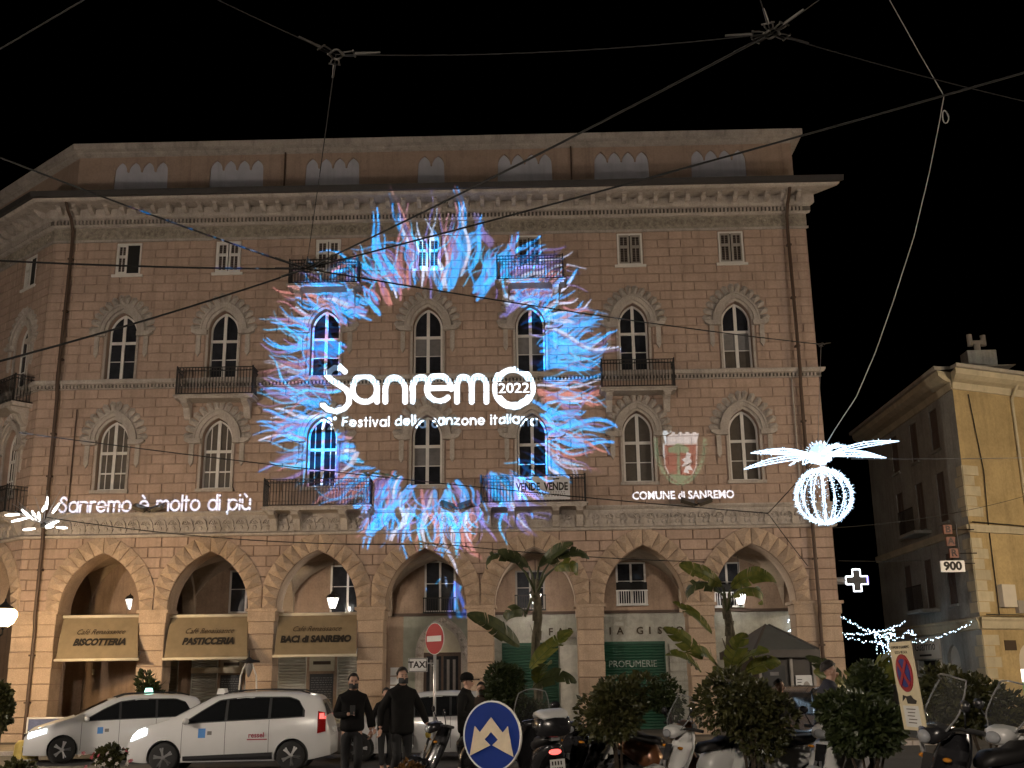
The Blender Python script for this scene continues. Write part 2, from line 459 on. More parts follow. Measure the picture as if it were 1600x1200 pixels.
# --- windows
def window_frame(kind):
    a, h = WA-.02, WH-.03; z0, zs = 0.03, 1.76; zt = {4: 1.42, 3: 1.42, 33: 1.36}[kind]
    mb = MB(); t = .065
    o = loop(a, h, z0, zs); ia = a - t
    hi = math.sqrt(max((a+(h*h-a*a)/(2*a)-t)**2 - ((h*h-a*a)/(2*a))**2, .01))
    inn = loop(ia, hi, z0+t, zs)
    mb.band(inn + inn[:1], o + o[:1], .22, .30)
    top = zs + hi
    mb.box(-.055, .055, .21, .29, z0, top)
    mb.box(-ia, ia, .215, .295, zt-.05, zt+.05)
    if kind in (4, 3): mb.box(-ia, ia, .24, .28, .72, .75)
    if kind == 33:
        mb.box(-ia, ia, .23, .29, .62, .67)
        for s in (-1, 1): mb.box(s*.27-.014, s*.27+.014, .24, .28, z0, zs+.45)
    return mb.mesh('window')
def pane_half(sgn, zt):
    a = WA-.06; h = WH-.07
    arc = [(x, z) for x, z in arc_pts(a, h, 0, 8) if (x <= 0)] if sgn < 0 else [(x, z) for x, z in arc_pts(a, h, 0, 8) if (x >= 0)]
    pts = ([(0, zt), (0, 1.76+h)] + [(x, 1.76+z) for x, z in arc[::-1][1:]] + [(-a, zt)]) if sgn < 0 else ([(0, zt), (a, zt)] + [(x, 1.76+z) for x, z in arc[::-1]])
    return MB().prism(pts, .262, .268).mesh('pane')
WF = {k: window_frame(k) for k in (4, 3, 33)}
for m_ in WF.values(): m_.materials.append(M_FRAME)
PANES = {}
for g, gm in (('g', M_GLASS), ('c', M_CURTAIN), ('b', M_BROWNGLASS)):
    L_ = [pane_half(-1, 1.40), pane_half(1, 1.40)]
    for x0, x1 in ((-.47, 0), (0, .47)):
        L_ += [MB().box(x0, x1, .262, .268, .735, 1.40).mesh('pane'), MB().box(x0, x1, .262, .268, .04, .735).mesh('pane')]
    for m_ in L_: m_.materials.append(gm)
    PANES[g] = L_
def surround_meshes():
    mb = MB(); 
    p0 = arc_pts(WA, WH, 0.0, 10); p1 = arc_pts(WA, WH, .10, 10); p2 = arc_pts(WA, WH, .3, 10)
    def ext(p): return [(p[0][0], -.0)] + p + [(p[-1][0], 0)]
    Z = lambda P: [(x, z+1.76) for x, z in P]
    mb.band(Z(p0), Z(p1), -.03, .05); mb.band(Z(p1), Z(p2), -.10, .05)
    mb.band(Z(arc_pts(WA, WH, .24, 10)), Z(p2), -.14, -.10)
    for s in (-1, 1):
        x0, x1 = sorted((s*(WA), s*(WA+.08))); mb.box(x0, x1, -.025, .05, .0, 1.76)
        x0, x1 = sorted((s*.56, s*1.13))
        mb.prism([(s*.56, 1.60), (s*.95, 1.60), (s*1.13, 1.70), (s*1.13, 1.77), (s*.56, 1.77)][::s], -.17, .05)
        x0, x1 = sorted((s*.80, s*.96)); mb.box(x0, x1, -.07, .05, .95, 1.60)
        mb.prism([(s*.80, .95), (s*.88, .80), (s*.96, .95)][::s], -.07, .05)
    mb.box(-.66, .66, -.09, .05, -.09, 0.02)
    sm = mb.mesh('surround'); sm.materials.append(M_TRIM)
    hb = MB(); c = (WH*WH-WA*WA)/(2*WA); n = 7
    for s in (-1, 1):
        R0 = WA+c+.305; R1 = R0+.38; ta = math.acos(-c/R1)
        for i in range(n):
            t0 = math.pi+(ta-math.pi)*i/n; t1 = math.pi+(ta-math.pi)*(i+1)/n; tm = (t0+t1)/2
            q = [(R0, t0), (R1*.955, t0+(t1-t0)*.12), (R1, tm), (R1*.955, t1-(t1-t0)*.12), (R0, t1)]
            q = [(s*min(c+r*math.cos(t), 0), 1.76+r*math.sin(t)) for r, t in q]
            mx = sum(p[0] for p in q)/5; mz = sum(p[1] for p in q)/5
            m = len(q)
            hb.add([(x, .05, z) for x, z in q]+[(x, -.03, z) for x, z in q]+[(mx, -.13, mz)],
                   [(5+k, 5+(k+1) % 5, 10) for k in range(5)] + [(k, (k+1) % 5, 5+(k+1) % 5, 5+k) for k in range(5)])
    hm = hb.mesh('hood_mould'); hm.materials.append(M_TRIM)
    return sm, hm
SUR, HOOD = surround_meshes()
def window(x, zsill, kind, panes, Rm, rz):
    o = link('window', WF[kind], palazzo, Rm @ Vector((x, 0, zsill)), rz)
    for i, g in enumerate(panes): link('pane', PANES[g][i], o)
    link('surround', SUR, o); link('hood_mould', HOOD, o)
I4 = Matrix.Identity(4)
pat4 = ['gggggg', 'gggggg', 'ggcgcg', 'ggcgcg', 'ggcgcg', 'gggggg', 'ggcbcb']
pat3 = ['bbbbbb', 'bbbbbb', 'gggggg', 'ggcgcg', 'gggggg', 'bbbbbb', 'bbbbbb']
for i, x in enumerate(XB):
    window(x, ZW4[0], 4, pat4[i], I4, 0)
    window(x, ZW3[0], 33 if i in (0, 1, 2) else 3, pat3[i], I4, 0)
for x in WB[:2]:
    window(x, ZW4[0], 4, 'gggggg', WING, WING_RZ); window(x, ZW3[0], 33, 'bbbbbb', WING, WING_RZ)

# small shuttered top-floor windows
def top_window(x, Rm, rz, mode):
    fr = MB(); w_ = .45
    fr.box(-w_, w_, .02, .10, 1.16, 1.22).box(-w_, w_, .02, .10, 0, .06).box(-w_, -w_+.06, .02, .10, .06, 1.16).box(w_-.06, w_, .02, .10, .06, 1.16)
    fr.box(-.56, .56, -.06, .06, -.10, -.005)
    o = fr.ob('shuttered_window', M_FRAME, palazzo, Rm @ Vector((x, 0, 16.44)), rz)
    MB().box(-w_, w_, .13, .15, .02, 1.2).ob('pane', M_DARK, o)
    for s in (-1, 1):
        if mode == 'half' and s == 1: continue
        x0, x1 = (-.41, -.02) if s < 0 else (.02, .41)
        if mode == 'half': x0, x1 = -.43, -.06
        sh = MB().box(x0, x0+.07, .03, .08, .05, 1.17).box(x1-.07, x1, .03, .08, .05, 1.17).box(x0+.07, x1-.07, .03, .08, .05, .12).box(x0+.07, x1-.07, .03, .08, .66, .76).box(x0+.07, x1-.07, .03, .08, 1.1, 1.17)
        sh.box((x0+x1)/2-.012, (x0+x1)/2+.012, .03, .075, .12, 1.1)
        so = sh.ob('shutter', M_FRAME if mode != 'grey' else M_SHUTTER, o)
    for s in (-1, 1):
        if mode == 'half' and s == 1: continue
        lv = MB(); x0, x1 = (-.34, -.09) if s < 0 else (.09, .34)
        for k in range(14):
            z = .13 + k*.07
            lv.add([(x0,.05,z),(x1,.05,z),(x1,.08,z+.06),(x0,.08,z+.06)], [(0,1,2,3)])
        stuff(lv.ob('louvres', M_SLAT, o))
for i, x in enumerate(XB): top_window(x, I4, 0, 'half' if i == 0 else ('grey' if i > 3 else 'white'))
for x in WB[:2]: top_window(x, WING, WING_RZ, 'half')

# --- horizontal bands, frieze, cornice: profiles extruded along the wall
def extrude_profile(prof, x0, x1, m0=0.0, m1=0.0):
    # prof: (y, z) polyline from bottom to top; m = mitre slope at each end (x shift per -y)
    mb = MB(); n = len(prof); vs = [(x0 + m0*y, y, z) for y, z in prof] + [(x1 + m1*y, y, z) for y, z in prof]
    mb.add(vs, [(i, n+i, n+i+1, i+1) for i in range(n-1)] + [tuple(range(n)), tuple(range(2*n-1, n-1, -1))])
    return mb
T20 = math.tan(R_(20)); M_DENTSHADE = mat('dentil_shade_stone', (.12,.105,.09), .95, vary=.2)  # dark tone paints the shade in the gaps between the dentils
def bands(x0, x1, m0, m1, loc, rz):
    # lower band: base moulding, blind-arcade field, top moulding
    extrude_profile([(.05,6.88),(-.10,6.90),(-.14,6.97),(-.06,7.02),(.05,7.02)], x0, x1, m0, m1).ob('string_course', M_TRIM, palazzo, loc, rz)
    extrude_profile([(.05,7.02),(-.01,7.02),(-.01,7.60),(.05,7.60)], x0, x1, m0, m1).ob('band_field', M_TRIM, palazzo, loc, rz)
    extrude_profile([(.05,7.60),(-.08,7.60),(-.16,7.68),(-.16,7.73),(.05,7.76)], x0, x1, m0, m1).ob('string_course', M_TRIM, palazzo, loc, rz)
    extrude_profile([(.05,12.13),(-.05,12.14),(-.05,12.28),(-.15,12.31),(-.20,12.40),(-.20,12.44),(.05,12.47)], x0, x1, m0, m1).ob('string_course', M_TRIM, palazzo, loc, rz)
    extrude_profile([(.05,17.70),(-.06,17.71),(-.06,17.79),(.0,17.80),(.05,17.80)], x0, x1, m0, m1).ob('string_course', M_TRIM, palazzo, loc, rz)
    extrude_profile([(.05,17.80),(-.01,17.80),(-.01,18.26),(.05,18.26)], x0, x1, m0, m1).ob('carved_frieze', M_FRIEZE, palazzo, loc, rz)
    extrude_profile([(.05,18.26),(-.12,18.27),(-.16,18.33),(-.16,18.52),(-.24,18.55),(-.30,18.60),(-.30,18.90),(-1.02,18.905),(-1.10,18.95),(-1.12,19.02),(.8,19.06)], x0, x1, m0, m1).ob('cornice', M_TRIM, palazzo, loc, rz)
    extrude_profile([(-1.06,19.0),(-1.24,19.01),(-1.26,19.22),(-1.04,19.23)], x0, x1, m0, m1).ob('gutter', M_GUTTER, palazzo, loc, rz)
    extrude_profile([(-.15,18.35),(-.164,18.352),(-.164,18.508),(-.15,18.51)], x0, x1, m0, m1).ob('dentil_shade_strip', M_DENTSHADE, palazzo, loc, rz)
    extrude_profile([(-.04,12.165),(-.053,12.167),(-.053,12.277),(-.04,12.279)], x0, x1, m0, m1).ob('dentil_shade_strip', M_DENTSHADE, palazzo, loc, rz)
    d = MB(); k = x0 + .05
    while k < x1 - .1: d.box(k, k+.065, -.24, -.163, 18.35, 18.51); k += .136
    stuff(d.ob('dentils', M_TRIM, palazzo, loc, rz))
    d = MB(); k = x0 + .05
    while k < x1 - .1: d.box(k, k+.06, -.13, -.052, 12.17, 12.285); k += .126
    stuff(d.ob('dentils', M_TRIM, palazzo, loc, rz))
bands(-13.75, 13.72, T20, 1-1.9, None, 0)
bands(-12.0, 0.0, 0, -T20, WING_LOC, WING_RZ)
mod = MB().prism([(-.295,18.68),(-.42,18.66),(-.56,18.70),(-.66,18.80),(-.74,18.82),(-.74,18.90),(-.295,18.90)], -.075, .075, 'yz').box(-.11, .11, -.80, -.30, 18.885, 18.90).mesh('modillion'); mod.materials.append(M_TRIM)
for i in range(48): link('modillion', mod, palazzo, (-13.4 + i*.57, 0, 0))
for i in range(10): link('modillion', mod, palazzo, WING @ Vector((-.35 - i*.57, 0, 0)), WING_RZ)
# blind arcade motif
mo = MB()
q0 = [(.155*math.cos(math.pi*k/8), 7.30+.155*math.sin(math.pi*k/8)) for k in range(9)]
q1 = [(.215*math.cos(math.pi*k/8), 7.30+.235*math.sin(math.pi*k/8)) for k in range(9)]
mo.band(q0, q1, -.07, -.005)
mo.box(.155, .225, -.065, -.005, 7.17, 7.30).prism([(.13,7.10),(.25,7.10),(.27,7.19),(.11,7.19)], -.085, -.005).box(.15,.23,-.05,-.005,7.03,7.10)
for k in range(5):
    a = math.pi*(.5+k)/5; mo.tube([(0,-.03,7.27),(.12*math.cos(a),-.02,7.28+.14*math.sin(a))], [.012,.025], 4)
mo.ball((0,-.02,7.17), (.09,.03,.09), 6, 4)
mom = mo.mesh('blind_arch'); mom.materials.append(M_TRIM)
nb = 59
for i in range(nb): link('blind_arch', mom, palazzo, (-13.5 + .232 + i*.4635, 0, 0))
for i in range(8): link('blind_arch', mom, palazzo, WING @ Vector((-.45 - i*.4635, 0, 0)), WING_RZ)

# carved scrolls on the frieze
sc_b = MB()
def spiral(cx, s):
    pts = []
    for k in range(18):
        a = .55*k; r = .17*(1-k/19.0); pts.append((cx + s*r*math.cos(a), -.02, 18.03 + r*math.sin(a)))
    return pts
for s, cx in ((1, .25), (-1, .75)):
    sc_b.tube(spiral(cx, s), [.022]*18, 4); sc_b.ball((cx, -.02, 18.03), (.05,.03,.05), 6, 4)
for x in (.0, .5): sc_b.prism([(x,17.85),(x+.07,17.98),(x+.02,18.2),(x-.05,18.1)], -.035, 0)
scm = sc_b.mesh('scroll_carving'); scm.materials.append(M_FRIEZE)
for i in range(27): link('scroll_carving', scm, palazzo, (-13.55+i, 0, 0))
for i in range(4): link('scroll_carving', scm, palazzo, WING @ Vector((-1.2-i, 0, 0)), WING_RZ)

# --- attic storey, set back, with grey blind arcades
def attic(x0, x1, groups, loc, rz, ml, mr):
    Y = .8; holes = []
    for xc, n in groups:
        w_ = n*.52
        pts = [(xc-w_/2, 19.95)]
        pts += [(xc+w_/2, 19.95)]
        for k in range(n):
            c = xc + w_/2 - .26 - k*.52
            pts += [(c+p, 20.93+q) for p, q in arc_pts(.235, .40, 0, 4)[::-1]]
        holes.append(pts)
    mb = MB().holed([(x0+ml*Y, 19.0), (x1+mr*Y, 19.0), (x1+mr*Y, 21.7), (x0+ml*Y, 21.7)], holes, Y)
    for h in holes: mb.reveal(h, Y, Y+.12)
    mb.ob('attic_wall', M_ATTIC, palazzo, loc, rz)
    for (xc, n), h in zip(groups, holes):
        pb = MB().prism(h, Y+.10, Y+.14).ob('blind_arcade_panel', M_PANELGREY, palazzo, loc, rz)
    prof = [(Y,21.52),(Y-.10,21.56),(Y-.16,21.62),(Y-.16,21.68),(Y-.32,21.74),(Y-.36,21.95),(Y+.6,22.0)]
    extrude_profile([(y-0.0, z) for y, z in prof], x0, x1, ml, mr).ob('attic_cornice', M_TRIM, palazzo, loc, rz)
AG = [(x-.1 if n == 4 else x, n) for x, n in zip(XB, (4,4,4,2,4,4,4))]
attic(-13.75, 13.62, AG, None, 0, T20, 0)
MB().add([(13.62,.8,19),(13.62,9,19),(13.62,9,21.7),(13.62,.8,21.7)], [(0,1,2,3)]).ob('attic_wall', M_ATTIC, palazzo)
MB().box(13.63, 14.0, .45, 9, 21.74, 21.95).ob('attic_cornice', M_TRIM, palazzo)
attic(-11.8, 0.0, [(-4.5, 4)], WING_LOC, WING_RZ, 0, -T20)
for xp in (-5.55, 5.3): MB().tube([(xp, .74, 19.1), (xp, .74, 21.6)], .035, 6).ob('drainpipe', M_PIPE, palazzo)
for xp, zt in ((-13.02, 18.9), (13.0, 18.9)):
    p = MB().tube([(xp,-1.0,19.0),(xp,-.75,18.7),(xp,-.42,18.5),(xp,-.16,18.1),(xp,-.13,17.5),(xp,-.24,12.3),(xp,-.13,11.8),(xp,-.13,7.9),(xp,-.22,7.4),(xp,-.16,6.8),(xp,-.19,4.3),(xp,-.10,3.9),(xp,-.10,.3)], .062, 8)
    for z in (17, 15, 13.2, 10.5, 9, 5.8, 3, 1.5): p.box(xp-.085, xp+.085, -.2, -.02, z, z+.06)
    p.ob('drainpipe', M_PIPE, palazzo)
MB().tube([(-12.3,-.06,11.4),(-12.3,-.06,7.8)], .025, 5).ob('conduit', M_PIPE, palazzo)
MB().tube([(12.72,-.06,12.1),(12.72,-.06,7.8)], .03, 5).ob('conduit', M_TRIM, palazzo)

# --- balconies
def balcony(xc, w_, zf, hr, depth, Rm, rz, brackets, name='balcony'):
    b = MB().box(-w_/2, w_/2, -depth, .05, -.13, -.05).box(-w_/2-.05, w_/2+.05, -depth-.05, .05, -.05, 0)
    o = b.ob(name, M_TRIM, palazzo, Rm @ Vector((xc, 0, zf)), rz)
    for bx in brackets:
        bm_ = MB().prism([(.05,-.75),(-.10,-.72),(-.22,-.55),(-.30,-.36),(-depth+.12,-.26),(-depth+.06,-.13),(.05,-.13)], bx-.11, bx+.11, 'yz')
        bm_.box(bx-.15, bx+.15, -depth+.03, -.02, -.17, -.132)
        bm_.ob('bracket', M_TRIM, o)
    r = MB(); W2 = w_/2 - .03; D2 = depth - .03
    for z in (.05, hr-.12, hr): 
        r.box(-W2, W2, -D2-.018, -D2+.018, z-.014, z+.014)
        for s in (-1, 1): r.box(s*W2-.016, s*W2+.016, -D2, .02, z-.014, z+.014)
    n = int(w_/.105)
    for k in range(n+1):
        x = -W2 + 2*W2*k/n; t = .010
        r.box(x-t, x+t, -D2-t, -D2+t, .05, hr)
        if k % 2 == 0 and k < n: r.tube([(x+.0,-D2,hr-.12),(x+.05,-D2,hr-.04),(x+.1,-D2,hr-.12)], .008, 4)
    m = max(3, int(depth/.11))
    for s in (-1, 1):
        for k in range(1, m): r.box(s*W2-.01, s*W2+.01, -D2*k/m-.01, -D2*k/m+.01, .05, hr)
    for s in (-1, 1): r.box(s*W2-.022, s*W2+.022, -D2-.022, -D2+.022, 0, hr+.05)
    r.ob('railing', M_IRON, o)
    return o
balcony(-3.62, 3.62, 7.76, .92, .78, I4, 0, (-1.55, -.75, .85, 1.6))
balc_banner = balcony(3.65, 3.55, 7.76, .92, .78, I4, 0, (-1.55, -.75, .75, 1.55))
balcony(XB[1]-.02, 2.7, 12.06-.36, .98, .72, I4, 0, (-1.05, 1.05))
balcony(XB[5]+.03, 2.55, 12.06-.36, .98, .72, I4, 0, (-1.0, 1.0))
balcony(XB[2]-.02, 2.5, 15.72, .9, .66, I4, 0, (-.95, .95))
balcony(XB[4]+.02, 2.4, 15.72, .9, .66, I4, 0, (-.9, .9))
balcony(WB[0], 2.7, 11.7, .98, .72, WING, WING_RZ, (-1.0, 1.0)); balcony(WB[0], 3.4, 7.76, .92, .75, WING, WING_RZ, (-1.4, 1.4))

# --- inside the arcade: cross vaults, back wall, floor
YB = 4.0
va = MB(); N_ = 18
def hx(x): 
    c = (H_*H_-A_*A_)/(2*A_); q = (A_+c)**2 - (abs(x)*A_/1.82 + c)**2; return math.sqrt(max(q, 0))
for j in range(N_+1):
    for i in range(N_+1):
        x = -1.82 + 3.64*i/N_; y = .95 + (YB-.95)*j/N_
        u = (y - (.95+YB)/2)/((YB-.95)/2)*1.82
        va.v.append((x, y, ZSP + max(hx(x), hx(u))*1.0))
va.f = [(j*(N_+1)+i, (j+1)*(N_+1)+i, (j+1)*(N_+1)+i+1, j*(N_+1)+i+1) for j in range(N_) for i in range(N_)]
vm = va.mesh('vault', True); vm.materials.append(M_VAULT); vm.set_sharp_from_angle(angle=R_(35))
for x in XB: link('vault', vm, palazzo, (x, 0, 0))
rib = MB().band([(p, ZSP+q*.97-.1) for p, q in arc_pts(1.36, 1.85, 0, 10)], [(p*1.14, ZSP+q*1.1+.1) for p, q in arc_pts(1.36, 1.85, 0, 10)], -.22, .22)
rib.xf(Matrix.Translation((0, (.95+YB)/2, 0)) @ Matrix.Rotation(R_(90), 4, 'Z'))
rm_ = rib.mesh('transverse_rib'); rm_.materials.append(M_VAULT)
for i in range(6): link('transverse_rib', rm_, palazzo, (XB[i]+BAY/2, 0, 0))
MB().box(-14.5, 13.4, YB, YB+.3, 4.42, 6.9).ob('arcade_back_wall', M_BACKWALL, palazzo)
MB().box(-14.5, 13.4, YB-.10, YB-.001, 4.36, 4.46).ob('string_course', M_PIPE, palazzo)
MB().box(-14.5, -1.2, YB, YB+.3, 0, 4.42).ob('arcade_back_wall', M_BACKWALL, palazzo)
MB().box(-1.2, 2.0, YB, YB+.3, 0, 4.42).ob('arcade_back_wall', mat('pale_green_plaster', (.30,.30,.24), .9, vary=.15, grime=.25), palazzo)
mz = MB().box(2.0, 13.4, YB, YB+.3, 3.3, 4.36)
mz.ob('marble_fascia', M_MARBLE, palazzo)
MB().box(2.0, 13.4, YB+.04, YB+.3, 0, 3.3).ob('marble_wall', M_MARBLE, palazzo)
sx = MB().add([(13.69,.95,ZSP+.0),(13.69,YB+10,ZSP),(13.69,YB+10,6.9),(13.69,.95,6.9)], [(0,3,2,1)]); sx.ob('side_wall_lining', M_VAULT, palazzo)
def mezz(x0, x1, z0, z1, rail=False, arch=False):
    f = MB().box(x0-.07, x1+.07, YB-.05, YB-.002, z0-.06, z0).box(x0-.07, x1+.07, YB-.05, YB-.002, z1, z1+.06).box(x0-.07, x0, YB-.05, YB-.002, z0, z1).box(x1, x1+.07, YB-.05, YB-.002, z0, z1)
    xm = (x0+x1)/2; f.box(xm-.04, xm+.04, YB-.045, YB-.003, z0, z1).box(x0, x1, YB-.04, YB-.004, z0+(z1-z0)*.55, z0+(z1-z0)*.55+.03)
    o = f.ob('mezzanine_window', M_FRAME if not arch else M_SHUTTER, palazzo)
    for a, b in ((x0, xm-.04), (xm+.04, x1)): MB().box(a, b, YB-.03, YB-.01, z0, z1).ob('pane', M_GLASS, o)
    if rail:
        r = MB().box(x0-.1, x1+.1, YB-.32, YB-.28, z0+.42, z0+.46).box(x0-.1, x1+.1, YB-.32, YB-.05, z0-.10, z0-.06)
        k = x0-.08
        while k < x1+.1: r.box(k-.012, k+.012, YB-.31, YB-.29, z0-.06, z0+.42); k += .085
        r.ob('railing', M_WHITE if rail == 'w' else M_IRON, o)
        if rail == 'w': MB().box(x0-.08, x1+.08, YB-.30, YB-.10, z0+.47, z0+.74).ob('window_box', M_DARK, o)
mezz(-7.62, -6.5, 4.62, 6.06); mezz(-3.86, -2.7, 4.55, 6.2); mezz(-.36, .65, 4.55, 6.3, True)
mezz(3.0, 3.95, 4.6, 5.9, True, True); mezz(6.72, 7.68, 4.72, 6.15, 'w'); mezz(10.3, 11.15, 4.6, 6.1, 'w')

# the arcade of the receding wing
MB().box(-12, 2.5, 3.6, 3.9, 0, 6.9).ob('arcade_back_wall', M_BACKWALL, palazzo, WING_LOC, WING_RZ)
MB().box(-12, .5, .96, 3.6, 6.3, 6.5).ob('arcade_ceiling', M_VAULT, palazzo, WING_LOC, WING_RZ)
# ---------------------------------------------------------------- lamps
def glow_mat(name, c, s, alpha=.5):
    m = bpy.data.materials.new(name); m.use_nodes = True; N = m.node_tree.nodes; L = m.node_tree.links
    N.remove(N['Principled BSDF']); e = N.new('ShaderNodeEmission'); e.inputs[0].default_value = (*c, 1); e.inputs[1].default_value = s
    t = N.new('ShaderNodeBsdfTransparent'); a = N.new('ShaderNodeAddShader'); L.new(e.outputs[0], a.inputs[0]); L.new(t.outputs[0], a.inputs[1])
    L.new(a.outputs[0], N['Material Output'].inputs[0]); m.cycles.emission_sampling = 'NONE'; return m
M_GLOWWARM = glow_mat('warm_lamp_glass', (1, .72, .38), 5.0)
M_GLOWCOOL = glow_mat('cool_lantern_glass', (1, .97, .9), 2.2)
M_GLOWSQ = glow_mat('square_lamp_glass', (1, .8, .55), 6)
def point(name, parent, loc, power, c, r=.12):
    l = bpy.data.lights.new(name, 'POINT'); l.energy = power; l.color = c; l.shadow_soft_size = r
    o = bpy.data.objects.new(name, l); col.objects.link(o); o.parent = parent; o.location = loc; return o
def street_lamp(loc, h, power, label, *, gs=1.0, c=(1,.85,.70), glass=M_GLOWSQ, arm=0.0, group=None, r=.25):
    o = tag(empty('street_lamp', loc), label, 'street lamp', group)
    post = MB().lathe([(.16,0),(.16,.25),(.10,.35),(.075,.9),(.06,h*.6),(.045,h-.1),(.05,h-.05)], 12); post.ob('post', M_IRON, o, smooth=True)
    if arm:
        MB().tube([(0,0,h-.3),(arm*.25,0,h-.55),(arm*.7,0,h-.45),(arm,0,h-.2),(arm,0,h-.02)], .03, 8).tube([(arm*.1,0,h-.25),(arm*.3,0,h-.1),(arm*.5,0,h-.35)], .02, 6).ob('bracket', M_IRON, o, smooth=True)
    x = arm
    MB().lathe([(.10*gs,0),(.20*gs,.10),(.27*gs,.30),(.26*gs,.42),(.18*gs,.52)], 16, (x,0,h)).ob('lamp_glass', glass, o, smooth=True)
    MB().lathe([(.29,.44),(.24,.54),(.10,.64),(.03,.72),(.02,.80)], 16, (x,0,h)).lathe([(.06,-.06),(.11,0),(.11,.02)], 12, (x,0,h)).ob('lamp_cap', M_IRON, o, smooth=True)
    point('lamp_light', o, (x, 0, h+.26), power, c, r)
    return o
lp = at(6, 965, 32.0)
street_lamp((lp.x-1.0, lp.y, gz(lp.y)), lp.z-.26-gz(lp.y), P_STREET, 'warm glowing street lantern on a curled bracket at the left edge', gs=1.35, c=(1,.70,.38), glass=M_GLOWWARM, arm=1.0, r=.2)
street_lamp((-15.5,-22,.3), 6.0, P_SQUARE*1.3, 'tall street lamp of the square beyond the left edge', arm=0)
street_lamp((25,-17,.43), 6.5, P_SQUARE*1.2, 'tall street lamp of the square beyond the right edge', arm=0)
street_lamp((-.3,-44,.43), 7.5, P_SQUARE*1.65, 'tall street lamp of the square behind the camera', arm=0)
street_lamp((27,-9,.2), 6.0, 3000, 'street lamp lighting the yellow corner house from the right', c=(1,.72,.38), arm=0)

def lantern(px, py, y, label):
    p = at(px, py, CD+y); o = tag(empty('arcade_lantern', p), label, 'lantern', 'lanterns hanging in the arcade')
    top = 6.2 - p.z
    MB().tube([(0,0,.36),(0,0,top)], .012, 5).ob('hanging_rod', M_IRON, o)
    MB().lathe([(.24,.17),(.20,.24),(.09,.30),(.05,.38),(.02,.40)], 6).lathe([(.02,-.30),(.05,-.26),(.09,-.22)], 6).ob('cap', M_IRON, o)
    fr_ = MB()
    for k in range(6):
        a = math.pi*k/3; b = math.pi*(k+1)/3
        fr_.tube([(.22*math.cos(a), .22*math.sin(a), .17), (.10*math.cos(a), .10*math.sin(a), -.22)], .014, 4)
        fr_.tube([(.22*math.cos(a), .22*math.sin(a), .16), (.22*math.cos(b), .22*math.sin(b), .16)], .014, 4)
    fr_.ob('cage', M_IRON, o)
    for k in range(6):
        a = math.pi*k/3+.06; b = math.pi*(k+1)/3-.06
        MB().add([(.213*math.cos(a),.213*math.sin(a),.155),(.213*math.cos(b),.213*math.sin(b),.155),(.097*math.cos(b),.097*math.sin(b),-.21),(.097*math.cos(a),.097*math.sin(a),-.21)], [(0,1,2,3)]).ob('pane', M_GLOWCOOL, o)
    point('lantern_light', o, (0,0,-.02), P_LANTERN, (1,.93,.82), .06)
lantern(205, 943, 2.2, 'glowing lantern hanging in the arch above the biscotteria awning')
lantern(520, 941, 2.2, 'glowing lantern hanging in the arch above the baci awning')
lantern(837, 935, 2.2, 'glowing lantern hanging in the arch behind the tall palm trunk')
lantern(1157, 935, 2.2, 'glowing lantern hanging in the rightmost arch of the arcade')

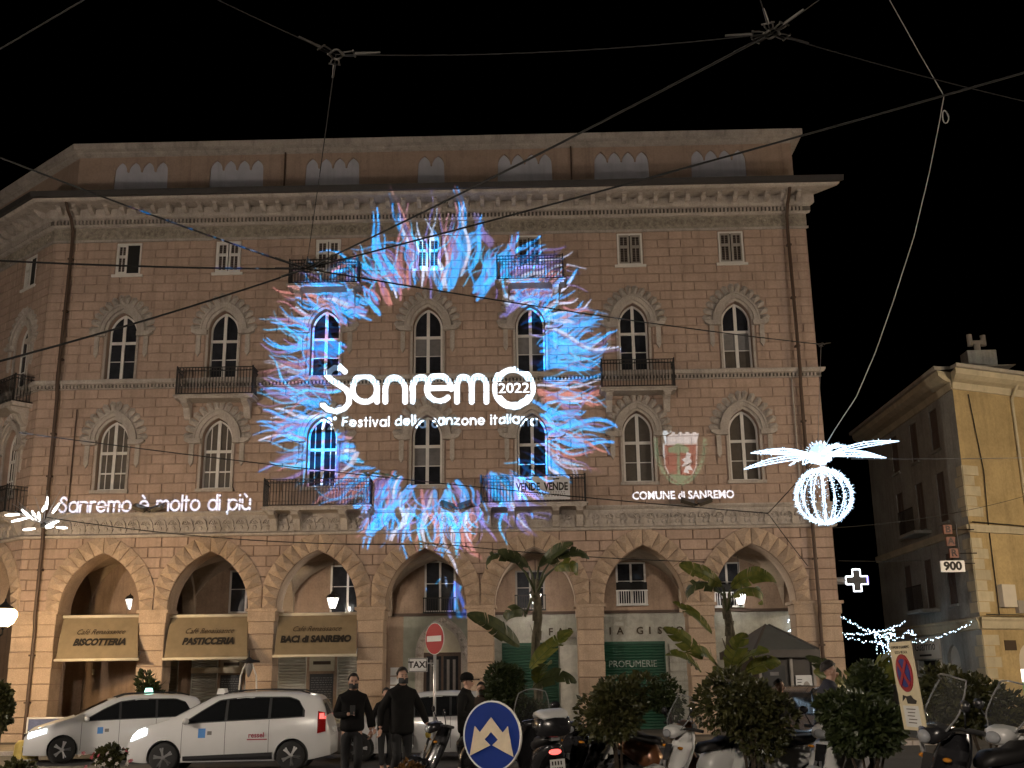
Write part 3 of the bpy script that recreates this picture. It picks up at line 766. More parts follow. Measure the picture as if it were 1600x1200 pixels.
# ---------------------------------------------------------------- shops in the arcade
M_LETTER = mat('brown_letters', (.055,.035,.02), .7, vary=0)
M_LETTERB = mat('black_letters', (.02,.016,.012), .7, vary=0)
M_FABRIC = mat('tan_awning_fabric', (.22,.17,.105), .9, vary=.12, vs=3, bump=.15, bs=60)
M_VALANCE = mat('cream_valance', (.62,.56,.44), .8, vary=.06)
def awning(p, words, label, cell):
    # p: top-left, top-right, bottom-right, bottom-left photograph pixels
    y0, y1 = .40, -.55
    TL, TR = at(p[0][0], p[0][1], CD+y0), at(p[1][0], p[1][1], CD+y0); BR, BL = at(p[2][0], p[2][1], CD+y1), at(p[3][0], p[3][1], CD+y1)
    zt = (TL.z+TR.z)/2; zb = (BL.z+BR.z)/2
    c = (TL+TR+BL+BR)/4; o = tag(empty('awning', c), label, 'awning', 'cafe awnings between the piers')
    TL, TR, BR, BL = [Vector((q.x, q.y, z))-c for q, z in ((TL,zt),(TR,zt),(BR,zb),(BL,zb))]
    n = 14; m = 8; mb = MB(); rr = random.Random(int(p[0][0]))
    for k in (0, .018):
        for j in range(m+1):
            for i in range(n+1):
                a = TL.lerp(TR, i/n); b = BL.lerp(BR, i/n); q = a.lerp(b, j/m)
                q = q + Vector((0, k - .03*math.sin(math.pi*j/m) + .006*math.sin(i*1.9+j), -.01*math.sin(math.pi*j/m)))
                mb.v.append(tuple(q))
    S = (n+1)*(m+1)
    for j in range(m):
        for i in range(n):
            q = (j*(n+1)+i, j*(n+1)+i+1, (j+1)*(n+1)+i+1, (j+1)*(n+1)+i); mb.f += [q[::-1], tuple(x+S for x in q)]
    mb.ob('canopy', M_FABRIC, o, smooth=True)
    MB().tube([BL+Vector((-.04,-.02,0)), BR+Vector((.04,-.02,0))], .045, 8).ob('front_bar', M_VALANCE, o, smooth=True)
    MB().tube([TL+Vector((-.02,0,.03)), TR+Vector((.02,0,.03))], .055, 8).ob('roller', M_VALANCE, o, smooth=True)
    MB().tube([BR+Vector((0,0,-.02)), (BR+TR)/2+Vector((.02,.35,-.35)), TR+Vector((0,.1,-.2))], .018, 5).tube([BL+Vector((0,0,-.02)), (BL+TL)/2+Vector((.02,.35,-.35)), TL+Vector((0,.1,-.2))], .018, 5).ob('folding_arm', M_STEEL, o)
    s = (TL+TR)/2 - (BL+BR)/2; tilt = math.atan2(s.z, s.y)
    mid = (TL+TR+BL+BR)/4; nrm = Vector((0, -math.sin(tilt), math.cos(tilt)))
    up_ = s.normalized(); W_ = (TR-TL).length
    def T(name, txt, size, h, **k):
        t = text(name, txt, size, k.pop('m'), o, mid + up_*h + nrm*.045 + Vector((cell, 0, 0)), (tilt, 0, 0), depth=.002, **k)
        return t
    T('script_lettering', 'Café Renaissance', .30, .22, m=M_LETTER, shear=.35, sx=.78)
    T('bold_lettering', words, .36, -.20, m=M_LETTERB, bold=.02, sx=.80, shear=.12 if words[0] != 'B' or words[1] == 'I' else 0)
awning(((100,966),(217,963),(215,1030),(87,1032)), 'BISCOTTERIA', 'tan awning lettered biscotteria, leftmost of the three', .05)
awning(((267,965),(388,962),(386,1028),(256,1030)), 'PASTICCERIA', 'tan awning lettered pasticceria, middle of the three', .05)
awning(((436,962),(558,960),(556,1023),(428,1026)), 'BACI di SANREMO', 'tan awning lettered baci di sanremo, rightmost of the three', .0)

M_ROLL = mat('grey_roller_shutter', (.44,.42,.36), .5, metal=.0, vary=.1, vs=3)
M_GREEN = mat('green_roller_shutter', (.012,.065,.035), .5, vary=.12, vs=3)
M_BOARD = mat('dark_menu_board', (.035,.036,.04), .6, vary=.3, vs=14)
M_CREAM = mat('cream_panel', (.5,.45,.34), .7, vary=.08)
def roller(x0, x1, z0, z1, m, lab=None):
    b = MB(); n = int((z1-z0)/.1)
    pr = []
    for k in range(n):
        z = z0 + (z1-z0)*k/n; h = (z1-z0)/n; pr += [(YB-.02, z), (YB-.06, z+h*.3), (YB-.06, z+h*.7), (YB-.02, z+h*.98)]
    b.add([(x0,y,z) for y, z in pr]+[(x1,y,z) for y, z in pr], [(i, len(pr)+i, len(pr)+i+1, i+1) for i in range(len(pr)-1)])
    b.box(x0-.04, x0, YB-.09, YB+.01, z0, z1+.1).box(x1, x1+.04, YB-.09, YB+.01, z0, z1+.1).box(x0, x1, YB-.10, YB+.01, z1, z1+.1)
    return b.ob('roller_shutter', m, palazzo)
for k, (x0, x1) in enumerate(((-12.5, -9.4), (-8.9, -5.7), (-5.75, -2.2))):
    w_ = x1-x0
    roller(x0+.02, x0+w_*.28, .28, 2.95, M_ROLL)
    roller(x0+w_*.62, x1-.05, .28, 2.95, M_ROLL)
    MB().box(x0+w_*.32, x0+w_*.58, YB-.05, YB-.004, 2.45, 2.95).ob('sign_panel', M_CREAM, palazzo)
    bd = MB().box(x0+w_*.33, x0+w_*.57, YB-.06, YB-.004, .9, 2.35).ob('menu_board', M_BOARD, palazzo)
    if k < 2: MB().box(x0+.1, x1-.3, YB-.5, YB-.35, 2.42, 2.62).ob('valance', M_VALANCE, palazzo)
    MB().box(x0+w_*.36, x0+w_*.54, YB-.065, YB-.052, 2.68, 2.80).ob('sign_panel', M_LETTER, palazzo)
    wr = MB(); rr = random.Random(k)
    for j in range(16):
        z = 2.2 - j*.08; x = x0+w_*.345
        while x < x0+w_*.55:
            l = rr.uniform(.03,.12); wr.box(x, min(x+l, x0+w_*.56), YB-.063, YB-.0605, z, z+.02); x += l+.03
    stuff(wr.ob('chalk_lines', mat('chalk', (.22,.22,.22), .9, vary=0) if k == 0 else MATS['chalk'], bd))
# doorway in the fourth bay
dj = MB(); q0 = arc_pts(.68, 1.0, 0, 10); q1 = arc_pts(.68, 1.0, .30, 10); Zs = 3.0
door = dj.band([(.24+x, Zs+z) for x, z in [(-.68,-2.8)]+q0+[(.68,-2.8)]], [(.24+x, Zs+z) for x, z in [(-.98,-2.8)]+q1+[(.98,-2.8)]], YB-.10, YB+.02).ob('doorway', M_TRIM, palazzo)
for sgn in (-1, 1):
    for k in range(7):
        a = math.pi - (math.pi-1.75)*k/6.5; c = (1-.68*.68)/(2*.68)
        MB().lathe([(.10,0),(.07,.04),(.0,.07)], 4, (.24+sgn*(c+(.68+c+.15)*math.cos(a)), YB-.10, Zs+(.68+c+.15)*math.sin(a)), Matrix.Rotation(R_(90),3,'X')).ob('stud', M_TRIM, door)
MB().prism([(.24+x, Zs+z) for x, z in q0], YB-.02, YB).ob('fanlight', M_CREAM, door)
M_WOOD = mat('dark_door_wood', (.06,.032,.02), .5, vary=.2)
MB().box(-.44,.92,YB-.04,YB-.001,2.92,3.05).box(-.44,-.34,YB-.04,YB-.001,.25,2.92).box(.82,.92,YB-.04,YB-.001,.25,2.92).box(.2,.28,YB-.04,YB-.001,.25,2.92).ob('door_frame', M_WOOD, door)
for x0, x1 in ((-.34,.2),(.28,.82)):
    MB().box(x0, x1, YB-.025, YB-.002, .25, 2.92).ob('door_pane', M_GLASS, door)
    MB().box(x0+.12, x0+.22, YB-.03, YB-.0255, .4, 2.8).box(x1-.2, x1-.1, YB-.03, YB-.0255, .4, 2.8).ob('door_curtain', M_CURTAIN, door)
for z in (1.3,1.62,1.94,2.26): MB().box(-1.65,-1.22,YB-.04,YB-.002,z,z+.28).ob('notice_plate', M_WHITE, palazzo)
# pharmacy
gs = roller(5.93, 8.3, .28, 3.25, M_GREEN); gs2 = roller(2.45, 4.42, .28, 3.25, M_GREEN)
text('shutter_lettering', 'PROFUMERIE', .34, mat('faded_white_letters', (.30,.34,.30), .8, vary=.3, vs=9), gs, (7.15, YB-.065, 2.55), depth=.002, sx=.9)

M_BRONZE = mat('bronze_letters', (.06,.042,.025), .5, metal=.5, vary=0)
for i, ch_ in enumerate('FARMACIA GISMONDI'):
    if ch_ != ' ': text('fascia_letter', ch_, .36, M_BRONZE, palazzo, (4.2+i*.362, YB-.02, 3.72), depth=.015, bold=.008)
MB().box(4.35, 5.3, YB-.16, YB-.05, 3.52, 3.72).ob('fascia_plate', M_SHUTTER, palazzo)
MB().box(4.52, 5.15, YB-.03, YB+.03, .25, 3.25).ob('marble_pier', mat('pale_marble', (.5,.48,.42), .4, vary=.2, vs=4, grime=.2), palazzo)
sp_ = MB()
for j in range(9): MB().box(8.5, 9.3, YB-.03, YB-.001+.0, .3+j*.33, .3+j*.33+.30).ob('marble_slab', M_MARBLE, palazzo)

# banner on the balcony
ban = tag(empty('sale_banner', (3.95, -.80, 7.84)), 'white for sale banner tied to the balcony railing', 'banner')
MB().box(-.93, .93, -.02, -.005, .0, .78).ob('sheet', mat('banner_vinyl', (.52,.51,.52), .5, vary=.05), ban)
vt = text('bold_lettering', 'VENDE  VENDE', .36, M_LETTERB, ban, (0, -.023, .43), depth=.001, bold=.014)
xs = [v.co.x for v in vt.data.vertices]; vt.scale = (1.74/(max(xs)-min(xs)), 1, 1)
for z, n in ((.24,18),(.17,22),(.11,16)):
    b = MB(); x = -.8
    for k in range(n): b.box(x, x+.045, -.0225, -.0205, z, z+.025); x += 1.6/n
    stuff(b.ob('small_print', M_LETTER, ban))
MB().box(-.55,-.33,-.024,-.0205,.67,.72).box(.37,.58,-.024,-.0205,.67,.72).ob('clip', M_LETTERB, ban)
# floodlights on the band
M_FLOOD = mat('bronze_floodlight', (.09,.075,.055), .5, metal=.4, vary=.1)
def flood(px, py, label):
    p = at(px, py, CD-.35); o = tag(empty('facade_floodlight', p), label, 'floodlight', 'twin floodlights on the facade band')
    MB().box(-.03,.03,-.02,.36,-.05,-.01).tube([(0,0,-.03),(-.16,0,.04)], .02, 5).tube([(0,0,-.03),(.16,0,.04)], .02, 5).ob('bracket', M_IRON, o)
    for s in (-1, 1):
        h = MB().box(-.22,.22,-.13,.13,-.05,.05).box(-.24,.24,-.15,.15,.05,.075)
        h.xf(Matrix.Translation((s*.30,0,.06)) @ Matrix.Rotation(R_(-s*18),4,'Y') @ Matrix.Rotation(R_(28),4,'X')); h.ob('lamp_head', M_FLOOD, o)
flood(232, 797, 'twin floodlight fixed under the molto di piu lettering')
flood(712, 792, 'twin floodlight fixed on the band between the two long balconies')
flood(1088, 787, 'twin floodlight fixed under the comune di sanremo lettering')

# ---------------------------------------------------------------- corner house on the right
M_YEL = mat('yellow_plaster', (.40,.30,.15), .92, vary=.18, vs=.8, grime=.3, fine=.1)
M_GREYW = mat('grey_plaster', (.32,.32,.29), .92, vary=.2, vs=.9, grime=.35, fine=.1)
M_QUOIN = mat('pale_quoin', (.46,.40,.28), .9, vary=.16, vs=1.5, grime=.25)
RC = (19.4, 2.9, 0); LF, RF = R_(-90), R_(25)
house = tag(empty('corner_house', RC), 'yellow and grey corner house with chimney beyond the side street', 'building')
EAVE = 12.9
LM = Matrix.Rotation(LF, 4, 'Z'); RMx = Matrix.Rotation(RF, 4, 'Z')
def hole_wall(x0, x1, z1, holes, name, m, rz, back=.25):
    mb = MB().holed([(x0,0),(x1,0),(x1,z1),(x0,z1)], holes, 0)
    for h in holes: mb.reveal(h, 0, back)
    return mb.ob(name, m, house, None, rz)
rect = lambda a, b, c, d: [(a,c),(b,c),(b,d),(a,d)]
LW = [rect(x-.42, x+.42, z0, z1) for x in (-2.3, -4.7, -7.2) for z0, z1 in ((4.6,6.5),(7.7,9.6),(10.5,12.1))]
def arch_hole(x, a, z0, zs): return [(x-a,z0),(x+a,z0)] + [(x+a*math.cos(math.pi*k/10), zs+a*math.sin(math.pi*k/10)) for k in range(11)]
LA = [arch_hole(-2.95, .62, .9, 2.5), rect(-6.9, -4.7, .2, 2.6)]
hole_wall(-11, 0, EAVE, LW+LA, 'wall', M_GREYW, LF)
RW = [rect(x-.5, x+.5, z0, z1) for x in (4.3, 7.6) for z0, z1 in ((4.7,6.7),(8.0,9.9),(10.8,12.3))]
RA = [arch_hole(2.25, .62, .9, 2.5)]
hole_wall(0, 14, EAVE, RW+RA, 'wall', M_YEL, RF)
MB().box(-11,0,-.02,.05,0,.7).ob('plinth', M_SHUTTER, house, None, LF); MB().box(0,14,-.02,.05,0,.7).ob('plinth', M_SHUTTER, house, None, RF)
for (x0, z0), (x1, _), (_, z1), __ in LW:
    o = MB().box(x0-.08,x1+.08,-.08,.04,z0-.1,z0-.005).ob('window', M_GREYW, house, None, LF)
    MB().box(x0,x1,.14,.2,z0,z1).ob('pane', M_GLASS, o)
    for s, a, b in ((-1, x0, (x0+x1)/2-.01), (1, (x0+x1)/2+.01, x1)):
        sh = MB().box(a+.01,b-.01,.04,.08,z0+.02,z1-.02)
        for k in range(int((z1-z0)/.09)): sh.box(a+.06,b-.06,.025,.04,z0+.07+k*.09,z0+.12+k*.09)
        sh.ob('shutter', M_SLAT, o)
for (x0, z0), (x1, _), (_, z1), __ in RW:
    o = MB().box(x0-.1,x1+.1,-.1,.04,z0-.12,z0-.005).ob('window', M_QUOIN, house, None, RF)
    for a, b in ((x0, (x0+x1)/2-.01), ((x0+x1)/2+.01, x1)):
        sh = MB().box(a+.01,b-.01,.04,.08,z0+.02,z1-.02)
        for k in range(int((z1-z0)/.09)): sh.box(a+.06,b-.06,.025,.04,z0+.07+k*.09,z0+.12+k*.09)
        sh.ob('shutter', MATS['green_roller_shutter'], o)
M_SHOP = mat('lit_shop_window', (.5,.48,.45), .4, vary=0, emit=(1,.93,.82), es=2.6)
M_FAN = mat('cream_fanlight', (.55,.5,.42), .7, vary=.05)
for hx_, a, rz, zs in ((-2.95,.62,LF,2.5), (2.25,.62,RF,2.5)):
    w0 = MB().prism(arch_hole(hx_, a, 2.2, zs), .10, .16).ob('shop_window', M_FAN, house, None, rz)
    MB().box(hx_-a, hx_+a, .20, .24, .9, 2.2).ob('pane', M_SHOP, w0)
    MB().box(hx_-a,hx_-a+.06,.08,.16,.9,2.2).box(hx_+a-.06,hx_+a,.08,.16,.9,2.2).box(hx_-.02,hx_+.02,.08,.16,.9,2.2).ob('frame', M_SLAT, w0)
    random.seed(int(a*100))
    for k in range(4): MB().box(hx_-a+.1+k*a*.42, hx_-a+.1+k*a*.42+a*.3, .17,.195,.95,1.2+random.random()*.6).ob('display_item', mat('display_%d'%(k+int(a*100)), (random.uniform(.1,.5),random.uniform(.1,.4),random.uniform(.1,.4)), .6, vary=0), w0)
MB().box(-6.9,-4.7,.2,.24,.2,2.6).ob('shop_door', M_DARK, house, None, LF)
sgn = MB().box(-7.4,-4.2,-.08,.0,2.65,3.5).ob('shop_sign', M_FAN, house, None, LF)
text('lettering', 'Guarrino', .52, M_LETTERB, sgn, (-5.8,-.085,3.15), depth=.002, sx=1.25)
MB().box(-6.5,-5.1,-.084,-.0805,2.76,2.84).ob('small_print', M_LETTERB, sgn)
MB().box(-7.4,-6.95,-.06,.0,.25,2.62).ob('door_pilaster', M_FAN, house, None, LF); MB().box(-4.65,-4.2,-.06,.0,.25,2.62).ob('door_pilaster', M_FAN, house, None, LF)
def course(prof, name, m, ml=1.0):
    # runs round the corner: left face then right face, mitred on the bisector
    tb = math.tan(R_((180-115)/2 - 0))
    extrude_profile(prof, -11, 0, 0, -math.tan(R_(57.5)) if False else -.637).ob(name, m, house, None, LF)
    extrude_profile(prof, 0, 14, .637, 0).ob(name, m, house, None, RF)
course([(.02,3.55),(-.08,3.6),(-.14,3.85),(-.2,3.92),(-.2,3.98),(.02,4.02)], 'string_course', M_QUOIN)
course([(.02,7.0),(-.08,7.02),(-.12,7.2),(-.12,7.28),(.02,7.3)], 'string_course', M_QUOIN)
course([(.02,12.35),(-.06,12.36),(-.12,12.6),(-.4,12.66),(-.62,12.78),(-.66,12.98),(.02,13.0)], 'cornice', M_QUOIN)
course([(-.6,12.99),(-.78,13.0),(-.8,13.12),(-.55,13.14),(3.5,13.9)], 'eaves_roof', mat('pale_roof_edge', (.34,.31,.26), .9, vary=.2))
for k in range(23):
    z = .75 + k*.38
    if 3.4 < z < 4.02 or 6.8 < z < 7.3: continue
    l = .75 if k % 2 else .5
    for rz, a, b in ((LF, -l, 0.0), (RF, 0.0, 1.25-l)):
        MB().box(a, b, -.03, .0, z, z+.355).ob('quoin', M_QUOIN, house, None, rz)
MB().tube([(2.9,-.5,12.9),(2.9,-.3,12.5),(2.9,-.08,12.2),(2.9,-.08,.3)], .055, 8).ob('drainpipe', M_QUOIN, house, None, RF)
ch = at(1530, 567, 45) - Vector(RC)
cho = MB().box(ch.x-.6, ch.x+.6, ch.y-.4, ch.y+.4, 12.4, ch.z+.45).ob('chimney', M_GREYW, house)
MB().tube([(ch.x,ch.y,ch.z+.44),(ch.x,ch.y,ch.z+.9)],.14,8).tube([(ch.x-.3,ch.y,ch.z+.9),(ch.x+.3,ch.y,ch.z+.9)],.10,8).tube([(ch.x-.28,ch.y,ch.z+.75),(ch.x-.28,ch.y,ch.z+1.25)],.12,8).tube([(ch.x+.28,ch.y,ch.z+.75),(ch.x+.28,ch.y,ch.z+1.2)],.12,8).ob('chimney_pot', M_SHUTTER, cho)
MB().box(1.0,1.65,-.22,.0,4.35,5.15).ob('meter_box', M_FAN, house, None, RF); MB().box(1.75,2.1,-.16,.0,4.15,4.6).ob('meter_box', M_SHUTTER, house, None, RF)
MB().tube([(.9,-.04,4.1),(.9,-.05,7.4),(1.0,-.05,9.3),(.7,-.05,12.2)], .02, 5).tube([(0.05,-.25,4.08),(4,-.24,4.06),(9,-.24,4.1)], .02, 5).tube([(0,-.18,7.36),(3,-.18,7.30),(9,-.18,7.38)], .02, 5).ob('wall_cable', M_IRON, house, None, RF)
MB().box(1.0,1.55,-.03,0,2.85,3.2).ob('street_plate', M_LETTER, house, None, RF)
for x in (-2.3, -4.7): # small balconies on the grey side
    for z in (4.55, 7.6):
        if x == -2.3: continue
        b = MB().box(x-.9,x+.9,-.7,.0,z-.14,z-.02).ob('balcony', M_GREYW, house, None, LF)
        r = MB().box(x-.88,x+.88,-.68,-.65,z+.88,z+.92)
        for k in range(17): r.box(x-.88+k*.11-.01,x-.88+k*.11+.01,-.675,-.655,z,z+.9)
        r.ob('railing', M_IRON, b)
# hanging signs of the bar
def facing_sign(name, px, py, d, w_, h, label, cat): 
    p = at(px, py, d); o = tag(empty(name, p), label, cat); return o
M_BARBOX = mat('rusty_orange_sign', (.24,.10,.065), .6, vary=.2, vs=8)
bar = facing_sign('bar_sign', 1485, 846, 39.6, .4, 1.4, 'vertical sign of three orange boxes spelling bar', 'sign')
for k, c in enumerate('BAR'):
    b = MB().box(-.15,.15,-.06,.06,-.16,.16).ob('letter_box', M_BARBOX, bar, (.06*k-.06,0,.42-.42*k))
    text('letter', c, .34, mat('dark_red_letters', (.02,.006,.005), .6, vary=0) if k == 0 else MATS['dark_red_letters'], b, (0,-.063,0), depth=.002, bold=.012)
MB().box(.24,.28,-.03,.03,-.6,.6).tube([(.0,.04,.42),(.9,.04,.42)], .02, 5).tube([(0.06,.04,-.42),(.9,.04,-.42)], .02, 5).ob('bracket', M_IRON, bar)
s9 = facing_sign('number_sign', 1488, 885, 39.4, .8, .4, 'white rectangular sign with the number 900', 'sign')
MB().box(-.42,.42,-.05,.05,-.2,.2).ob('plate', M_WHITE, s9); MB().tube([(.4,0,.1),(.8,0,.1)], .02, 5).ob('bracket', M_IRON, s9)
text('digits', '900', .40, M_LETTERB, s9, (0,-.053,0), depth=.002, bold=.018, sx=1.05)
# pharmacy cross
M_LEDW = mat('white_led', (.8,.8,.8), .5, vary=0, emit=(.86,.93,1.0), es=5, sample=False)
M_LEDV = mat('violet_led', (.5,.4,.9), .5, vary=0, emit=(.3,.25,1.0), es=3, sample=False)
pc = at(1338, 907, CD+.2); cr = tag(empty('pharmacy_cross', pc), 'dark pharmacy cross with white lit outline on a bracket', 'sign')
A, Bq = .36, .13
cp = [(-A,-Bq),(-Bq,-Bq),(-Bq,-A),(Bq,-A),(Bq,-Bq),(A,-Bq),(A,Bq),(Bq,Bq),(Bq,A),(-Bq,A),(-Bq,Bq),(-A,Bq)]
MB().prism([(x*.93,z*.93) for x,z in cp], -.06, .06).ob('panel', M_BLACK, cr)
tb = MB()
for i in range(12):
    p, q = cp[i], cp[(i+1) % 12]
    if i in (5,): continue
    tb.tube([(p[0],-.07,p[1]),(q[0],-.07,q[1])], .019, 5)
tb.ob('outline_tube', M_LEDW, cr); MB().tube([(A,-.07,-Bq),(A,-.07,Bq)], .03, 5).ob('outline_tube', M_LEDV, cr)
MB().lathe([(.09,-.18),(.09,.18)], 12, (-.52,0,0), Matrix.Rotation(R_(90),3,'Y')).tube([(-.85,0,.1),(-.3,0,.1)],.015,5).tube([(-.95,0,-.1),(-.3,0,-.1)],.015,5).ob('bracket', M_STEEL, cr)
# ---------------------------------------------------------------- the festival projection: a picture drawn in code and thrown by a projector
PX0, PX1, PZ0, PZ1, PRES = -13.6, 12.4, 5.0, 19.6, 76.0
PW, PHh = int((PX1-PX0)*PRES), int((PZ1-PZ0)*PRES)
ART = np.zeros((PHh, PW, 3), np.float32)
ALB = np.array((.41, .30, .225), np.float32)
def tint(r, g, b): return np.array((r, g, b), np.float32)/ALB*.225
def wp(px, py):                            # photograph pixel -> point of the wall plane
    v = ray(px, py); t = CD/v[1]; return (CX + t*v[0], CZ + t*v[2])
def capsule(p, q, r0, r1, c, alpha=1.0, soft=.02):
    ax, az = (p[0]-PX0)*PRES, (p[1]-PZ0)*PRES; bx, bz = (q[0]-PX0)*PRES, (q[1]-PZ0)*PRES
    r0 *= PRES; r1 *= PRES; s = max(soft*PRES, .7); m = max(r0, r1) + s + 1
    x0, x1 = int(max(0, min(ax, bx)-m)), int(min(PW, max(ax, bx)+m+1)); z0, z1 = int(max(0, min(az, bz)-m)), int(min(PHh, max(az, bz)+m+1))
    if x1 <= x0 or z1 <= z0: return
    X, Z = np.meshgrid(np.arange(x0, x1)+.5, np.arange(z0, z1)+.5)
    dx, dz = bx-ax, bz-az; L2 = dx*dx+dz*dz+1e-6
    t = np.clip(((X-ax)*dx+(Z-az)*dz)/L2, 0, 1)
    d = np.hypot(X-ax-t*dx, Z-az-t*dz) - (r0+(r1-r0)*t)
    a = (np.clip(.5 - d/s, 0, 1)*alpha)[..., None]
    ART[z0:z1, x0:x1] = ART[z0:z1, x0:x1]*(1-a) + np.asarray(c)*a
def mask_stroke(strokes, c, soft=.016):
    for pts, r in strokes:
        for p, q in zip(pts[:-1], pts[1:]): capsule(p, q, r, r, c, 1.0, soft)
def fill_tris(tris, c, alpha=1.0):
    for t in tris:
        P = [((x-PX0)*PRES, (z-PZ0)*PRES) for x, z in t]
        xs = [p[0] for p in P]; zs = [p[1] for p in P]
        x0, x1, z0, z1 = int(max(0, min(xs)-1)), int(min(PW, max(xs)+2)), int(max(0, min(zs)-1)), int(min(PHh, max(zs)+2))
        if x1 <= x0 or z1 <= z0: continue
        X, Z = np.meshgrid(np.arange(x0, x1)+.5, np.arange(z0, z1)+.5); ins = None; sg = None
        (ax, az), (bx, bz), (cx_, cz_) = P
        e = [(bx-ax)*(Z-az)-(bz-az)*(X-ax), (cx_-bx)*(Z-bz)-(cz_-bz)*(X-bx), (ax-cx_)*(Z-cz_)-(az-cz_)*(X-cx_)]
        m = ((e[0] >= 0) & (e[1] >= 0) & (e[2] >= 0)) | ((e[0] <= 0) & (e[1] <= 0) & (e[2] <= 0))
        a = (m*alpha)[..., None]
        ART[z0:z1, x0:x1] = ART[z0:z1, x0:x1]*(1-a) + np.asarray(c)*a
def fill_poly(pts, c, alpha=1.0):
    V = [Vector((x, z, 0)) for x, z in pts]
    fill_tris([[pts[i] for i in t] for t in tessellate_polygon([V])], c, alpha)
def art_text(txt, x0, x1, zc, h, c, bold=0.0, space=1.0):
    me = text_mesh(txt, 1.0, depth=0.0, bold=bold, space=space)
    xs = [v.co.x for v in me.vertices]; a, b = min(xs), max(xs); me.calc_loop_triangles()
    f = lambda v: (x0 + (v.co.x-a)/(b-a)*(x1-x0), zc + v.co.y*h)
    fill_tris([[f(me.vertices[i]) for i in t.vertices] for t in me.loop_triangles], c)
    bpy.data.meshes.remove(me)
def arcw(cx, cy, r, a0, a1, n=14): return [wp(cx+r*math.cos(R_(a)), cy+r*math.sin(R_(a))) for a in [a0+(a1-a0)*k/n for k in range(n+1)]]

BLUE, CYAN, DEEP = tint(.0,.32,.80), tint(.02,.44,.80), tint(.02,.09,.45)
PINK, VIOL, WHIT, SALM = tint(.30,.11,.14), tint(.13,.10,.30), tint(.42,.46,.60), tint(.37,.125,.11)
fr = random.Random(22)
FC = (682, 602)                              # centre of the ring in photograph pixels
def strand(x0, y0, x1, y1, w_, c, alpha, wig, ph, taper=.35, n=14):
    L = math.hypot(x1-x0, y1-y0)+1e-6; nx, ny = -(y1-y0)/L, (x1-x0)/L; P = []; Wd = []
    for k in range(n+1):
        t = k/n; o = wig*L*(math.sin(ph+t*6.0)-math.sin(ph))*(.3+.7*t)
        P.append(wp(x0+(x1-x0)*t+nx*o, y0+(y1-y0)*t+ny*o)); Wd.append(w_*.5/45.*max(.10, math.sin(math.pi*min(1, .15+t*.80))**.6*(1-taper*t)))
    for k in range(n): capsule(P[k], P[k+1], Wd[k], Wd[k+1], c, alpha*.92, .05)
def flame(x0, y0, x1, y1, w_, c, alpha=.9, wig=.09, ph=None, fine=True):
    # a wavy lick from its root near the ring to its tip, in photograph pixels: a bundle of strands
    L = math.hypot(x1-x0, y1-y0)+1e-6; nx, ny = -(y1-y0)/L, (x1-x0)/L; ph = fr.uniform(0, 6.28) if ph is None else ph
    if w_ < 6 or not fine: strand(x0, y0, x1, y1, w_, c, alpha, wig, ph); return
    m = max(2, int(w_/3.2))
    for j in range(m):
        u = ((j+.5)/m-.5)*w_*.92; e = fr.uniform(-.22, .16); r = fr.uniform(-.18, .12); cc = c
        q = fr.random()
        if q < .08: cc = W_
        elif q < .15: cc = P_
        elif q < .24: cc = V_
        elif q < .55: cc = c*fr.uniform(.55, .85)
        ww = fr.uniform(3.5, 7.5)
        strand(x0+nx*u-(x1-x0)*r, y0+ny*u-(y1-y0)*r, x1+nx*u*.75+(x1-x0)*e, y1+ny*u*.75+(y1-y0)*e, ww, cc, alpha, wig, ph+fr.uniform(-.25, .25))
B, C_, V_, P_, S_, W_ = BLUE, CYAN, VIOL, PINK, SALM, WHIT
